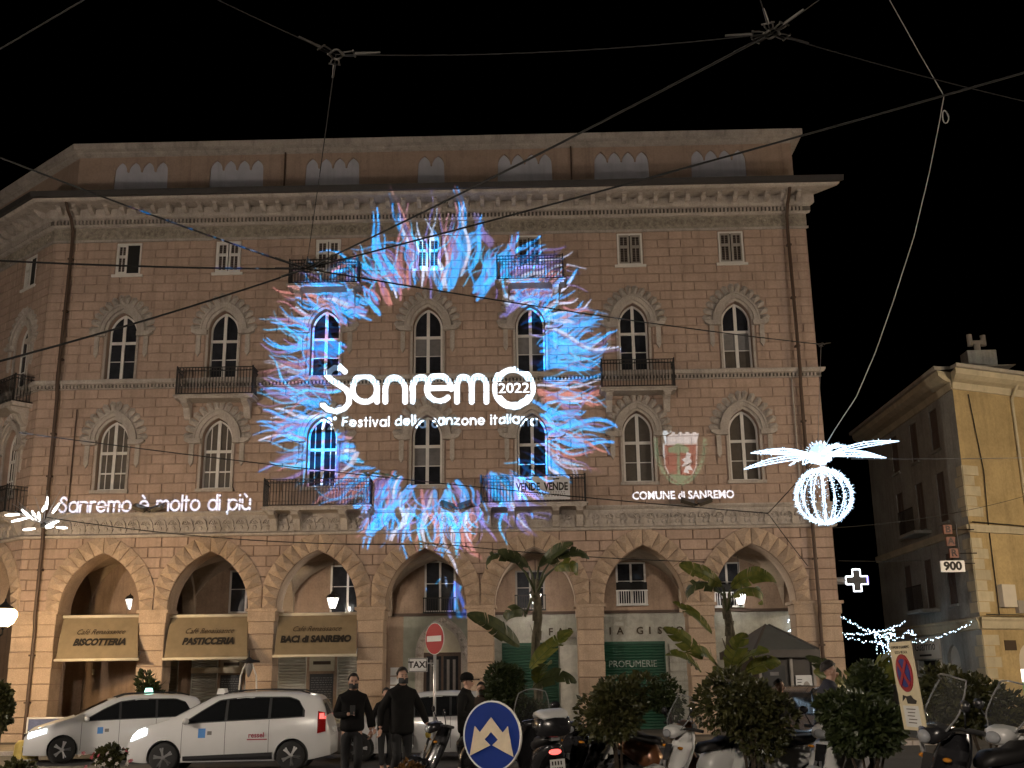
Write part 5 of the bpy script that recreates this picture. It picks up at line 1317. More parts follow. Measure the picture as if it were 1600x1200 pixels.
TOURAN = dict(L=4.45, W=1.82, k=3, top=[(-2.22,.55),(-2.17,.72),(-2.0,.84),(-1.4,1.02),(-1.12,1.10),(-.25,1.52),(.2,1.60),(.9,1.63),(1.6,1.60),(2.0,1.53),(2.08,1.35),(2.16,1.0),(2.2,.8),(2.22,.5)],
    belt=[(-2.22,.74),(-1.2,.96),(0,1.0),(1.2,1.03),(2.22,1.06)], roofw=[(-2.22,.62),(-1.9,.8),(-1.15,.78),(-.25,.63),(1.3,.63),(2.0,.66),(2.15,.76),(2.22,.78)],
    plan=[(-2.22,.76),(-2.08,.88),(-1.8,.97),(-1.2,1),(1.5,1),(2.0,.97),(2.18,.91),(2.22,.86)], low=[(-2.22,.20),(-1.9,.18),(1.8,.20),(2.22,.30)],
    wheels=(-1.32,1.42), glass=((-.80,-.02),(.04,.88),(.94,1.72)), glasstop=lambda x: float(np.interp(x, [-.85,-.4,0,.5,1.4,1.66,1.76], [1.0,1.26,1.44,1.50,1.49,1.40,1.20])),
    doors=(-.9,.01,.91), handles=(-.18,.72), head=(-2.14,-1.72,.60,.74,.74,.84), tail=(2.0,2.14,.82,1.08,.85,1.05), mirror=-.80,
    screen=(-1.08,-.30), rear=(2.01,2.12), sign=.75, signlit=True, rails=(-.1,1.75), decals=(('door_badge',-.52,-.38,.68,.84,M_DECALB),('door_badge',-.34,-.24,.72,.80,M_CURTAIN)))
WAGON = dict(TOURAN); WAGON.update(sign=None, decals=(), rails=None, L=4.4)
p = gp(371, 26.3); car(LODGY, p, R_(3.5), 'white people carrier taxi with blue door badge and red tail light, nearest car', M_CARWHITE, 'white taxis at the rank')
p = gp(185, 30.2); car(TOURAN, p, R_(24), 'white taxi with green roof light and lit headlights, leftmost car', M_CARWHITE, 'white taxis at the rank')
WAGON['L'] = 4.45
p = gp(650, 29.0); car(WAGON, p, R_(2), 'white car behind the walking men and no entry pole', M_CARWHITE, 'white taxis at the rank', lit=False)
p = gp(1228, 23.5); car(WAGON, p, R_(68), 'black car half hidden behind the round bushes near the kiosk', M_CARDARK, lit=False)

# ---------------------------------------------------------------- scooters
M_SCREEN = bpy.data.materials.new('clear_windscreen'); M_SCREEN.use_nodes = True
_n = M_SCREEN.node_tree.nodes; _l = M_SCREEN.node_tree.links
_t = _n.new('ShaderNodeBsdfTransparent'); _t.inputs[0].default_value = (.86,.88,.88,1); _m = _n.new('ShaderNodeMixShader'); _m.inputs[0].default_value = .05
_n['Principled BSDF'].inputs['Base Color'].default_value = (.5,.5,.5,1); _n['Principled BSDF'].inputs['Roughness'].default_value = .08
_l.new(_t.outputs[0], _m.inputs[1]); _l.new(_n['Principled BSDF'].outputs[0], _m.inputs[2]); _l.new(_m.outputs[0], _n['Material Output'].inputs[0])
M_CHROME = mat('chrome', (.6,.6,.6), .12, metal=1.0, vary=0)
M_SEAT = mat('black_seat_vinyl', (.014,.013,.013), .5, vary=0)
M_SCWHITE = mat('white_scooter_plastic', (.55,.55,.54), .3, vary=0, coat=.4)
M_SCSILVER = mat('silver_scooter_plastic', (.22,.22,.23), .3, metal=.4, vary=0, coat=.4)
M_SCBLACK = mat('black_scooter_plastic', (.016,.016,.018), .25, vary=0, coat=.5)
M_SCBROWN = mat('copper_scooter_plastic', (.20,.085,.04), .3, metal=.3, vary=0, coat=.4)
def loft(secs, closed=True):
    # secs: list of (centre (x,z), half width, half height); rounded box rings along x
    mb = MB(); n = 12
    for (x, z), hw, hh in secs:
        for k in range(n):
            a = 2*math.pi*k/n; c, s = math.cos(a), math.sin(a)
            mb.v.append((x, hw*math.copysign(abs(c)**.6, c), z+hh*math.copysign(abs(s)**.6, s)))
    m = len(secs)
    mb.f = [(i*n+k, i*n+(k+1) % n, (i+1)*n+(k+1) % n, (i+1)*n+k) for i in range(m-1) for k in range(n)] + [tuple(range(n))[::-1], tuple(range((m-1)*n, m*n))]
    return mb
def sc_wheel(r=.24):
    t = MB(); prof = [(r-.10,-.05),(r-.05,-.062),(r-.01,-.035),(r,0),(r-.01,.035),(r-.05,.062),(r-.10,.05)]
    t.lathe(prof, 22, (0,0,0), Matrix.Rotation(R_(90),3,'X')); tm = t.mesh('tyre', True); tm.materials.append(M_RUBBER)
    b = MB().lathe([(r-.09,-.045),(r-.09,.045)], 20, (0,0,0), Matrix.Rotation(R_(90),3,'X'))
    for k in range(5):
        a = 2*math.pi*k/5; b.box(-.02,.02,-.055,.055,0,.01); b.tube([(.02*math.cos(a),0,.02*math.sin(a)),((r-.09)*math.cos(a),0,(r-.09)*math.sin(a))], .022, 5)
    rm = b.mesh('rim'); rm.materials.append(M_SCSILVER); return tm, rm
SCT, SCR = sc_wheel(); 
SH, SW = .44, .24
def scooter(loc, rz, paint, label, screen=False, case=None, plate=False, lean=R_(4), scale=1.0, tail=False, lamp=False):
    o = tag(empty('motor_scooter', loc, rot=(lean, 0, rz)), label, 'scooter', 'scooters parked in the square'); o.scale = (scale,)*3
    for x in (-.66, .62):
        w_ = link('wheel', SCT, o, (x, 0, .24)); link('rim', SCR, w_)
    # front is at -x
    sh = MB(); rows = [(.30,.12),(.36,.17),(.48,.22),(.62,.245),(.76,.23),(.88,.17),(.95,.11)]
    for off in (0, .07):
        for z, hw in rows:
            for i in range(9):
                u = -1+i/4; sh.v.append((-.62+.30*(z-.30)/.65+.13*u*u+off*(.6+.4*(1-u*u)), hw*u, z))
    n_ = len(rows)*9
    for j in range(len(rows)-1):
        for i in range(8):
            q = (j*9+i, j*9+i+1, (j+1)*9+i+1, (j+1)*9+i); sh.f += [q[::-1], tuple(x+n_ for x in q)]
    for j in range(len(rows)-1):
        for i in (0, 8): sh.f.append((j*9+i, (j+1)*9+i, (j+1)*9+i+n_, j*9+i+n_))
    sh.ob('front_shield', paint, o, smooth=True)
    MB().add([(-.60,-.05,.42),(-.60,.05,.42),(-.475,.075,.80),(-.475,-.075,.80)], [(0,3,2,1)]).ob('shield_grille', M_SCBLACK, o)
    for s in (-1, 1): MB().ball((-.42,s*.17,.76), (.03,.05,.02), 8, 6).ob('turn_signal', mat('amber_lens', (.5,.2,.02), .2, vary=0) if 'amber_lens' not in MATS else MATS['amber_lens'], o, smooth=True)
    loft([((-.44,.34),.15,.05),((-.30,.28),.16,.05),((-.02,.27),.17,.05),((.10,.32),.16,.09),((.16,.40),.15,.16)]).ob('floorboard', M_SCBLACK, o, smooth=True)
    loft([((.02,.44),.10,.10),((.14,.50),.17,.20),((.38,.58),.19,.17),((.66,.68),.16,.10),((.84,.74),.09,.05),((.88,.75),.05,.02)]).ob('rear_fairing', paint, o, smooth=True)
    loft([((-.02,.70),.08,.04),((.06,.74),.13,.06),((.28,.76),.15,.06),((.36,.80),.15,.07),((.66,.83),.14,.05),((.80,.84),.08,.03)]).ob('seat', M_SEAT, o, smooth=True)
    loft([((-.95,.36),.04,.03),((-.86,.46),.075,.05),((-.68,.52),.085,.04),((-.52,.46),.075,.05),((-.44,.38),.05,.04)]).ob('front_mudguard', paint, o, smooth=True)
    loft([((.40,.40),.07,.05),((.62,.50),.08,.04),((.82,.50),.07,.03),((.94,.40),.05,.03)]).ob('rear_mudguard', M_SCBLACK, o, smooth=True)
    MB().tube([(-.66,-.07,.24),(-.62,-.07,.42),(-.56,-.03,.6)], .022, 6).tube([(-.66,.07,.24),(-.62,.07,.42),(-.56,.03,.6)], .022, 6).ob('fork', M_SCSILVER, o)
    MB().tube([(-.22,-.36,.98),(-.30,-.20,1.0),(-.36,0,.97),(-.30,.20,1.0),(-.22,.36,.98)], .016, 6).ob('handlebar', M_BLACK, o)
    for s in (-1, 1):
        MB().tube([(-.20,s*.37,.98),(-.27,s*.25,.995)], .022, 6).ob('grip', M_RUBBER, o)
        mr = MB().tube([(-.28,s*.24,1.0),(-.32,s*.30,1.14)], .008, 5).ball((-.33,s*.32,1.19), (.02,.07,.05), 10, 6); mr.ob('mirror', M_SCBLACK, o, smooth=True)
    loft([((-.52,.93),.05,.04),((-.48,.94),.13,.075),((-.38,.97),.15,.07),((-.28,.98),.10,.04)]).ob('handlebar_cover', paint, o, smooth=True)
    MB().ball((-.51,0,.93), (.03,.09,.055), 12, 8).ob('headlight', M_HEADON if lamp else M_LAMPCLR, o, smooth=True)
    MB().tube([(.30,-.19,.28),(.52,-.21,.30),(.60,-.21,.33),(.86,-.21,.40)], [.03,.06,.065,.055], 8).ob('exhaust', M_SCSILVER, o, smooth=True)
    MB().box(.18,.62,-.12,.10,.20,.38).ob('engine', M_BLACK, o)
    MB().tube([(.0,.12,.25),(.02,.24,.02)], .014, 5).ob('side_stand', M_STEEL, o)
    MB().ball((.87,0,.70), (.03,.08,.035), 10, 6).ob('tail_light', M_TAILON if tail else M_TAIL, o, smooth=True)
    MB().box(.945,.955,-.09,.09,.46,.62).ob('number_plate', M_PLATE, o)
    pl_ = MB()
    for k, zz in ((4,.555),(5,.485)):
        for j in range(k): pl_.box(.9555,.957,-.07+j*.14/k,-.07+j*.14/k+.018,zz,zz+.045)
    stuff(pl_.ob('plate_characters', M_LETTERB, o))
    if screen:
        b = MB(); n, m = 8, 8; H = SH; grid = []
        for j in range(m+1):
            t = j/m; hw = SW*(1-.25*t**3)*(0.62+.38*min(1, t*3)); 
            for i in range(n+1):
                u = -1+2*i/n; hz = .98+H*t*(1-.10*u*u); b.v.append((-.50+.20*t+.10*u*u, hw*u, hz))
        b.f = [(j*(n+1)+i, j*(n+1)+i+1, (j+1)*(n+1)+i+1, (j+1)*(n+1)+i) for j in range(m) for i in range(n)]
        edge = [b.v[j*(n+1)] for j in range(m+1)] + [b.v[m*(n+1)+i] for i in range(1, n+1)] + [b.v[j*(n+1)+n] for j in range(m-1, -1, -1)]
        sco = b.ob('windscreen', M_SCREEN, o, smooth=True); MB().tube(edge, .008, 5).ob('windscreen_edge', mat('screen_edge', (.22,.22,.22), .3, vary=0) if 'screen_edge' not in MATS else MATS['screen_edge'], sco)
    if case:
        loft([((.55,1.0),.17,.10),((.60,1.0),.20,.13),((.80,1.0),.21,.14),((.98,1.0),.20,.13),((1.03,.99),.16,.10)]).ob('top_case', M_SCBLACK, o, smooth=True)
        loft([((.58,1.10),.17,.03),((.64,1.13),.19,.05),((.80,1.15),.19,.05),((.96,1.13),.18,.05),((1.02,1.10),.15,.03)]).ob('case_lid', case, o, smooth=True)
        MB().box(.45,.95,-.05,.05,.83,.88).ob('rack', M_STEEL, o)
    return o
S = lambda px, d: gp(px, d)
scooter(S(848,15.6), R_(-78), M_SCBLACK, 'scooter seen from behind with white lidded top case and windscreen', True, M_SCWHITE, tail=True, scale=1.06)
scooter(S(905,17.2), R_(62), M_SCBLACK, 'black scooter facing the square left of the first round bush', False)
scooter(S(716,17.6), R_(20), M_SCBLACK, 'dark scooter behind the blue arrow sign beside the man in the cap', False)
scooter(S(1085,15.4), R_(28), M_SCWHITE, 'white scooter with round headlight beside the thin topiary stem', True)
scooter(S(1030,17.0), R_(150), M_SCBROWN, 'copper scooter behind the white one between two bushes')
scooter(S(1190,15.6), R_(12), M_SCWHITE, 'white scooter mostly hidden behind the second round bush')
scooter(S(1300,15.0), R_(48), M_SCWHITE, 'white scooter left of the big dark bush in front of the black car')
scooter(S(1516,11.2), R_(14), M_SCBLACK, 'large black and silver scooter with tall windscreen, nearest on the right', True, scale=1.15)
scooter(S(1602,11.8), R_(24), M_SCWHITE, 'white scooter with dark windscreen cut by the right edge', True, scale=1.1)
# ---------------------------------------------------------------- people
M_SKIN = mat('skin', (.42,.25,.18), .55, vary=.06, vs=20)
M_JACKET = mat('black_jacket_cloth', (.0065,.006,.006), .85, vary=.25, vs=9, bump=.5, bs=14, spec=.15)
M_JACKET2 = mat('charcoal_coat_cloth', (.010,.0095,.009), .85, vary=.25, vs=9, bump=.5, bs=14, spec=.15)
M_TROUSER = mat('dark_trouser_cloth', (.007,.007,.008), .85, vary=.2, vs=9)
M_HAIR = mat('dark_hair', (.014,.010,.008), .55, vary=.3, vs=40, bump=.6, bs=70)
M_MASKB = mat('black_face_mask', (.01,.01,.011), .7, vary=0); M_MASKW = mat('white_face_mask', (.55,.53,.5), .7, vary=0)
M_SHIRT = mat('pale_shirt', (.35,.33,.3), .8, vary=.1); M_YELLOW = mat('yellow_bag', (.35,.26,.03), .6, vary=0)
def skin(name, nodes, edges, mt, parent, sub=2, root=0):
    me = bpy.data.meshes.new(name); me.from_pydata([n[0] for n in nodes], edges, []); me.update()
    o = bpy.data.objects.new(name, me); col.objects.link(o)
    o.modifiers.new('s', 'SKIN'); 
    for i, n in enumerate(nodes):
        r = n[1]; me.skin_vertices[0].data[i].radius = r if isinstance(r, tuple) else (r, r); me.skin_vertices[0].data[i].use_root = (i == root)
    ss = o.modifiers.new('d', 'SUBSURF'); ss.levels = sub; ss.render_levels = sub
    bpy.context.view_layer.update()
    m2 = bpy.data.meshes.new_from_object(o.evaluated_get(bpy.context.evaluated_depsgraph_get())); bpy.data.objects.remove(o)
    m2.name = name; m2.materials.clear(); m2.materials.append(mt)
    m2.polygons.foreach_set('use_smooth', [True]*len(m2.polygons))
    return link(name, m2, parent)
def arm_chain(J, i0, rs): return [(p, r) for p, r in zip(J, rs)]
def hand_nodes(wr, d, side, curl=.5):
    # palm and five fingers from the wrist; d = pointing direction, side = thumb direction
    d = Vector(d).normalized(); s = Vector(side); s = (s - d*s.dot(d)).normalized(); n = d.cross(s)
    w_ = Vector(wr); nodes = [(w_, .026), (w_+d*.045, (.036,.018)), (w_+d*.085, (.038,.016))]; edges = [(0,1),(1,2)]
    for k, (o_, l) in enumerate(((.030,.07),(.011,.08),(-.010,.075),(-.029,.058))):
        b = w_+d*.09+s*o_; a1 = b+(d*math.cos(curl)+n*math.sin(curl))*l*.5; a2 = a1+(d*math.cos(curl*2.2)+n*math.sin(curl*2.2))*l*.5
        i = len(nodes); nodes += [(b, .0095), (a1, .0088), (a2, .0072)]; edges += [(2, i), (i, i+1), (i+1, i+2)]
    t = w_+d*.03+s*.04; i = len(nodes); nodes += [(t, .012), (t+(d*.7+s*.5+n*.3)*.045, .010), (t+(d*.95+s*.25+n*.5)*.08, .008)]; edges += [(1, i), (i, i+1), (i+1, i+2)]
    return nodes, edges
def person(loc, rz, label, h=1.78, hipsw=0.0, legs=((.10,.02),(-.10,-.02)), arms=None, coat=M_JACKET, hem=.80, mask=M_MASKB, hair=True, cap=False, tilt=0.0, bulk=1.0, turn=0.0, hold=None):
    # local: faces -y, z up; legs: knee/foot swing along y for each side; arms: (elbow, wrist) per side
    o = tag(empty('person', loc, rz), label, 'person', None); k = h/1.78; V = lambda x, y, z: Vector((x*k, y*k, z*k))
    (ls, rs_) = legs
    def leg(s, sw): return [V(s*.095,0,.93), V(s*.10,-.25*sw-.03,.50), V(s*.10,.55*sw+ (.02 if sw > 0 else 0) - .35*abs(sw)*(0),.09), V(s*.11,.55*sw-.14,.045)]
    Ls, Rs = leg(1, ls[0]), leg(-1, rs_[0])
    arms = arms or (((.30,.06,1.16),(.30,-.06,.92)), ((-.30,.06,1.16),(-.30,-.06,.92)))
    N = [(V(0,0,.96),(.15,.11)), (V(0,.01,1.12),(.135,.10)), (V(0,.015,1.30),(.16,.11)), (V(0,.02,1.44),(.11,.085)), (V(0,0,1.52),.055), (V(0,-.02,1.585),.062)]
    hd = V(0,-.015-.04*tilt,1.66)
    N += [(hd+V(0,-.015,-.055),(.060,.068)), (hd,(.076,.092)), (hd+V(0,.01,.065),(.070,.085)), (hd+V(0,.012,.11),(.04,.05))]
    E = [(0,1),(1,2),(2,3),(3,4),(4,5),(5,6),(6,7),(7,8),(8,9)]
    for Lg in (Ls, Rs):
        i = len(N); N += [(Lg[0],.085),(Lg[1],.055),(Lg[2],.038),(Lg[3],.035)]; E += [(0,i),(i,i+1),(i+1,i+2),(i+2,i+3)]
    for s, (el, wr) in zip((1,-1), arms):
        i = len(N); N += [(V(s*.17,.02,1.42),.05),(V(*el),.042),(V(*wr),.03)]; E += [(3,i),(i,i+1),(i+1,i+2)]
    skin('body', N, E, M_SKIN, o, 2)
    for s, (el, wr) in zip((1,-1), arms):
        d = V(*wr)-V(*el); hn, he = hand_nodes(V(*wr), d, (-s*.3,-1,0) if d.z < -.1 else (0,0,1), .55); skin('hand', hn, he, M_SKIN, o, 1)
    # face
    fc = hd+V(0,-.085,0)
    MB().ball(fc+V(0,-.012,-.028), (.014,.024,.022), 8, 6).ob('nose', M_SKIN, o, smooth=True)
    for s in (-1, 1):
        MB().ball(fc+V(s*.030,.006,.008), (.013,.010,.008), 8, 6).ob('eye', M_DARK, o, smooth=True)
        MB().ball(hd+V(s*.078,.012,-.01), (.012,.022,.032), 8, 6).ob('ear', M_SKIN, o, smooth=True)
        MB().box(fc.x+s*.030-.018, fc.x+s*.030+.018, fc.y-.004, fc.y+.012, fc.z+.026, fc.z+.034).ob('eyebrow', M_HAIR, o)
    if mask is not None:
        b = MB(); n, m = 8, 6
        for j in range(m+1):
            for i in range(n+1):
                u = -1+2*i/n; t = j/m; b.v.append(tuple(fc+V(.078*u, .06*u*u-.018-.016*math.sin(math.pi*t)*(1-u*u), -.018-.085*t)))
        b.f = [(j*(n+1)+i, (j+1)*(n+1)+i, (j+1)*(n+1)+i+1, j*(n+1)+i+1) for j in range(m) for i in range(n)]; b.ob('face_mask', mask, o, smooth=True)
    else: MB().ball(fc+V(0,-.002,-.062), (.026,.010,.007), 8, 5).ob('mouth', mat('lips', (.30,.12,.10), .5, vary=0) if 'lips' not in MATS else MATS['lips'], o, smooth=True)
    if hair:
        b = MB(); rr = random.Random(int(loc[0]*100)); n, m = 16, 9
        for j in range(m+1):
            ph = j/m
            for i in range(n):
                a = 2*math.pi*i/n; front = max(0, -math.sin(a)); low_ = (1.25+.55*max(0, math.sin(a))-.35*front)*1.05
                th = ph*low_; r_ = 1.0+rr.uniform(-.03,.07)
                b.v.append(tuple(hd+V(.091*r_*math.sin(th)*math.cos(a), .012+.112*r_*math.sin(th)*math.sin(a), .03+.118*r_*math.cos(th))))
        b.f = [(j*n+i, (j+1)*n+i, (j+1)*n+(i+1) % n, j*n+(i+1) % n) for j in range(m) for i in range(n)]; b.ob('hair', M_HAIR, o, smooth=True)
    if cap:
        MB().lathe([(.112,.0),(.115,.05),(.09,.10),(.04,.125),(.0,.13)], 16, hd+V(0,.01,.03)).ob('cap', M_JACKET, o, smooth=True)
        MB().prism([(hd.x-.085,hd.y-.08),(hd.x+.085,hd.y-.08),(hd.x+.07,hd.y-.19),(hd.x-.07,hd.y-.19)], hd.z+.025, hd.z+.04, 'xy').ob('cap_peak', M_JACKET, o)
    # clothing
    B_ = bulk
    J = [(V(0,0,hem),(.205*B_,.155*B_)), (V(0,0,hem+.12),(.20*B_,.155*B_)), (V(0,.01,1.12),(.19*B_,.15*B_)), (V(0,.015,1.30),(.205*B_,.15*B_)), (V(0,.02,1.43),(.13*B_,.11*B_)), (V(0,.01,1.52),(.088,.088)), (V(0,-.01,1.565),(.09,.09))]
    JE = [(0,1),(1,2),(2,3),(3,4),(4,5),(5,6)]
    for s, (el, wr) in zip((1,-1), arms):
        i = len(J); w2 = V(*el).lerp(V(*wr), .92); J += [(V(s*.175,.02,1.405),.082*B_),(V(*el),.066*B_),(w2,.05)]; JE += [(4,i),(i,i+1),(i+1,i+2)]
    jk = skin('jacket', J, JE, coat, o, 2)
    MB().box(-.006*k,.006*k,-.168*k*B_,-.150*k*B_,hem*k,1.45*k).ob('zip', M_STEEL, jk) if False else None
    T = [(V(0,0,.98),(.155,.12)), (V(0,0,.92),(.16,.125))]; TE = [(0,1)]
    for Lg in (Ls, Rs):
        i = len(T); T += [(Lg[0]+V(0,0,-.06),.10),(Lg[1],.074),(Lg[2]+V(0,0,.02),.06)]; TE += [(1,i),(i,i+1),(i+1,i+2)]
    skin('trousers', T, TE, M_TROUSER, o, 2)
    for Lg in (Ls, Rs):
        f = Lg[2]; MB().ball((f.x, f.y-.07*k, .045*k), (.05*k,.145*k,.045*k), 12, 6).ob('shoe', M_BLACK, o, smooth=True)
    if hold == 'phone':
        w_ = V(*arms[1][1]); MB().box(w_.x-.01,w_.x+.07,w_.y-.13,w_.y-.118,w_.z-.01,w_.z+.13).ob('phone', M_BLACK, o)
    if hold == 'bag':
        w_ = V(*arms[0][1]); MB().ball((w_.x, w_.y-.03, w_.z-.14), (.05,.05,.06), 10, 6).ob('packet', M_YELLOW, o, smooth=True)
    return o
pg_ = lambda px, d: gp(px, d)
person(pg_(551,18.2), R_(14), 'man in black jacket looking down at his phone, left of the walking pair', 1.74, legs=((.35,0),(-.30,0)), arms=(((.29,.07,1.15),(.30,-.02,.90)), ((-.27,.0,1.14),(-.06,-.25,1.17))), tilt=1.2, bulk=1.06, hem=.86, hold='phone')
person(pg_(628,17.9), R_(24), 'taller man in black mask and long open coat, right of the walking pair', 1.82, legs=((-.30,0),(.35,0)), arms=(((.33,.06,1.17),(.40,-.05,.94)), ((-.31,.08,1.16),(-.34,.0,.90))), coat=M_JACKET2, bulk=1.08, hem=.78, hold='bag')
person(pg_(729,18.6), R_(80), 'man in dark cap and leather jacket seen sideways beside the no entry pole', 1.72, cap=True, hair=True, mask=None, arms=(((.27,.05,1.16),(.26,-.1,.92)), ((-.27,.05,1.16),(-.22,-.25,1.05))), coat=M_JACKET2)
person(pg_(752,19.8), R_(-20), 'person wearing a white face mask behind the blue arrow sign', 1.60, mask=M_MASKW, coat=mat('brown_coat', (.05,.03,.02), .8))
person(pg_(603,25.0), R_(30), 'person half hidden behind the taller walking man beside the white car', 1.72, mask=None)
person(pg_(1299,15.0), R_(95), 'person in navy jacket passing behind the big dark bush on the right', 1.80, mask=None, coat=mat('navy_jacket', (.02,.022,.035), .8))
person(pg_(1219,21.5), R_(60), 'person in dark clothes standing behind the second round bush', 1.66, mask=None)
# ---------------------------------------------------------------- plants
def leaf_mat(name, c, c2, rough=.45):
    m = bpy.data.materials.new(name); m.use_nodes = True; N = m.node_tree.nodes; L = m.node_tree.links; b = N['Principled BSDF']
    g = N.new('ShaderNodeNewGeometry'); n = N.new('ShaderNodeTexNoise'); n.inputs['Scale'].default_value = 6; L.new(g.outputs['Position'], n.inputs['Vector'])
    mx = N.new('ShaderNodeMix'); mx.data_type = 'RGBA'; mx.inputs['A'].default_value = (*c, 1); mx.inputs['B'].default_value = (*c2, 1)
    ad = N.new('ShaderNodeMath'); ad.operation = 'ADD'; oi = N.new('ShaderNodeNewGeometry'); L.new(n.outputs['Fac'], ad.inputs[0])
    mr = N.new('ShaderNodeMapRange'); mr.inputs[3].default_value = -.35; mr.inputs[4].default_value = .35; L.new(g.outputs['Random Per Island'], mr.inputs[0]); L.new(mr.outputs[0], ad.inputs[1])
    L.new(ad.outputs[0], mx.inputs['Factor']); L.new(mx.outputs['Result'], b.inputs['Base Color'])
    b.inputs['Roughness'].default_value = rough
    t = N.new('ShaderNodeBsdfTranslucent'); L.new(mx.outputs['Result'], t.inputs[0]); ms = N.new('ShaderNodeMixShader'); ms.inputs[0].default_value = .22
    L.new(b.outputs[0], ms.inputs[1]); L.new(t.outputs[0], ms.inputs[2]); L.new(ms.outputs[0], N['Material Output'].inputs[0]); MATS[name] = m
    return m
M_LEAFD = leaf_mat('dark_bush_leaf', (.018,.030,.010), (.05,.062,.02))
M_LEAFO = leaf_mat('olive_bush_leaf', (.028,.034,.012), (.085,.080,.025))
M_BANANA = leaf_mat('paddle_leaf', (.065,.09,.017), (.18,.175,.038), .4)
M_BANANAD = leaf_mat('dark_paddle_leaf', (.035,.048,.018), (.085,.095,.036), .45)
M_TRUNK = mat('fibrous_trunk', (.10,.085,.055), .95, vary=.35, vs=12, bump=.9, bs=30)
M_BARK = mat('bark', (.05,.036,.024), .95, vary=.3, vs=15, bump=.6, bs=40)
M_POT = mat('dark_planter', (.03,.027,.024), .7, vary=.2, vs=4)
def leaf_cloud(r, n, size, seed, lumps=7, gap=.15):
    rr = random.Random(seed); mb = MB(); cs = []
    for k in range(lumps):
        v = Vector((rr.gauss(0,1), rr.gauss(0,1), rr.gauss(0,1))).normalized()*rr.uniform(.35,.72); cs.append((v, rr.uniform(.34,.55)))
    cs.append((Vector((0,0,0)), .62))
    for k in range(n):
        c, q = rr.choice(cs); v = Vector((rr.gauss(0,1), rr.gauss(0,1), rr.gauss(0,1))).normalized()
        p = c + v*q*rr.uniform(.55,1.0)**.5
        p = Vector((p.x*r[0], p.y*r[1], p.z*r[2]))
        d = (v + Vector((rr.uniform(-.8,.8), rr.uniform(-.8,.8), rr.uniform(-.7,.5)))).normalized(); s = d.cross(Vector((rr.gauss(0,1), rr.gauss(0,1), rr.gauss(0,1)))).normalized(); nn = d.cross(s)
        l = size*rr.uniform(.6,1.35); w_ = l*.28
        mb.add([p, p+d*l*.5+s*w_+nn*l*.08, p+d*l, p+d*l*.5-s*w_+nn*l*.08], [(0,1,2),(0,2,3)])
    return mb
def bush(loc, r, zc, label, m=M_LEAFD, n=2600, size=.085, seed=1, pot=None, stem=True, cat='bush', group=None, trunks=5):
    o = tag(empty('leafy_bush', loc), label, cat, group)
    leaf_cloud(r, n, size, seed).ob('crown', m, o, (0,0,zc))
    rr = random.Random(seed)
    t = MB()
    for k in range(trunks):
        a = rr.uniform(0,6.28); t.tube([(.05*math.cos(a),.05*math.sin(a),.0), (.10*math.cos(a),.10*math.sin(a),zc*.5), (.5*r[0]*math.cos(a),.5*r[1]*math.sin(a),zc+.2*r[2])], [.025,.018,.006], 5)
    if trunks == 1: t = MB().tube([(0,0,0),(.01,0,zc*.5),(0,0,zc)], .022, 6)
    t.ob('trunk', M_BARK, o)
    if pot:
        w_, h = pot; MB().lathe([(w_*.75,-.02),(w_*.8,0),(w_,h*.92),(w_*1.05,h*.92),(w_*1.05,h),(w_*.93,h),(w_*.9,h-.06),(0.01,h-.06)], 24).ob('planter', M_POT, o, smooth=True).data.set_sharp_from_angle(angle=R_(35))
    return o
def place_bush(px, d, cy, rx, rz_, label, **k):
    # px/cy: crown centre in the photograph, d: distance; radii in metres
    c = at(px, cy, d); g = gz(c.y); return bush((c.x, c.y, g), (rx, rx*.9, rz_), c.z-g, label, **k)
place_bush(968, 16.2, 1098, .62, .60, 'round leafy bush left of the thin stemmed topiary ball', m=M_LEAFO, n=4200, seed=3, pot=(.42,.34))
place_bush(1046, 16.0, 1090, .33, .33, 'small topiary ball on a single thin stem', m=M_LEAFD, n=2200, size=.055, seed=4, trunks=1, pot=(.45,.26))
place_bush(1168, 14.6, 1108, .60, .66, 'round leafy bush in front of the dark kiosk', m=M_LEAFO, n=4600, seed=5, pot=(.36,.3))
place_bush(1352, 12.6, 1135, .60, .42, 'wide dark bush left of the no parking sign', m=M_LEAFD, n=6000, seed=6, pot=(.5,.3))
place_bush(1362, 14.5, 1072, .27, .25, 'smaller bush rising behind the wide dark bush', m=M_LEAFD, n=2200, seed=16)
place_bush(790, 19.5, 1078, .52, .52, 'dark bush behind the blue arrow sign under the tall palm', m=M_LEAFD, n=4200, seed=7)
place_bush(815, 20.5, 1120, .55, .45, 'low dark bush at the foot of the tall palm', m=M_LEAFD, n=3000, seed=8)
place_bush(1535, 15.0, 1100, .55, .50, 'loose leafy bush between the two large windscreens', m=M_LEAFO, n=2200, size=.10, seed=9)
place_bush(1475, 16.5, 1090, .5, .45, 'loose bush behind the nearest scooter windscreen', m=M_LEAFO, n=1800, size=.10, seed=10)
place_bush(0, 27.0, 1110, .30, .62, 'leafy shrub cut by the left edge', m=M_LEAFO, n=1500, size=.13, seed=11)
place_bush(642, 9.9, 1208, .12, .08, 'low brown tuft at the bottom edge below the walking men', m=leaf_mat('brown_tuft', (.06,.03,.01), (.16,.08,.02)), n=600, size=.05, seed=12, trunks=2)
place_bush(30, 12.4, 1200, .16, .07, 'low plant at the bottom left corner', m=M_LEAFO, n=500, size=.06, seed=13, trunks=2)
fb = place_bush(170, 12.6, 1181, .16, .12, 'low flower bed plant with pink and white blossoms', m=M_LEAFO, n=1200, size=.05, seed=14, trunks=2, cat='flowers')
rr = random.Random(5); M_PINKF = mat('pink_petal', (.45,.08,.12), .6, vary=.2, vs=30); M_WHF = mat('white_petal', (.5,.46,.42), .6, vary=.1, vs=30)
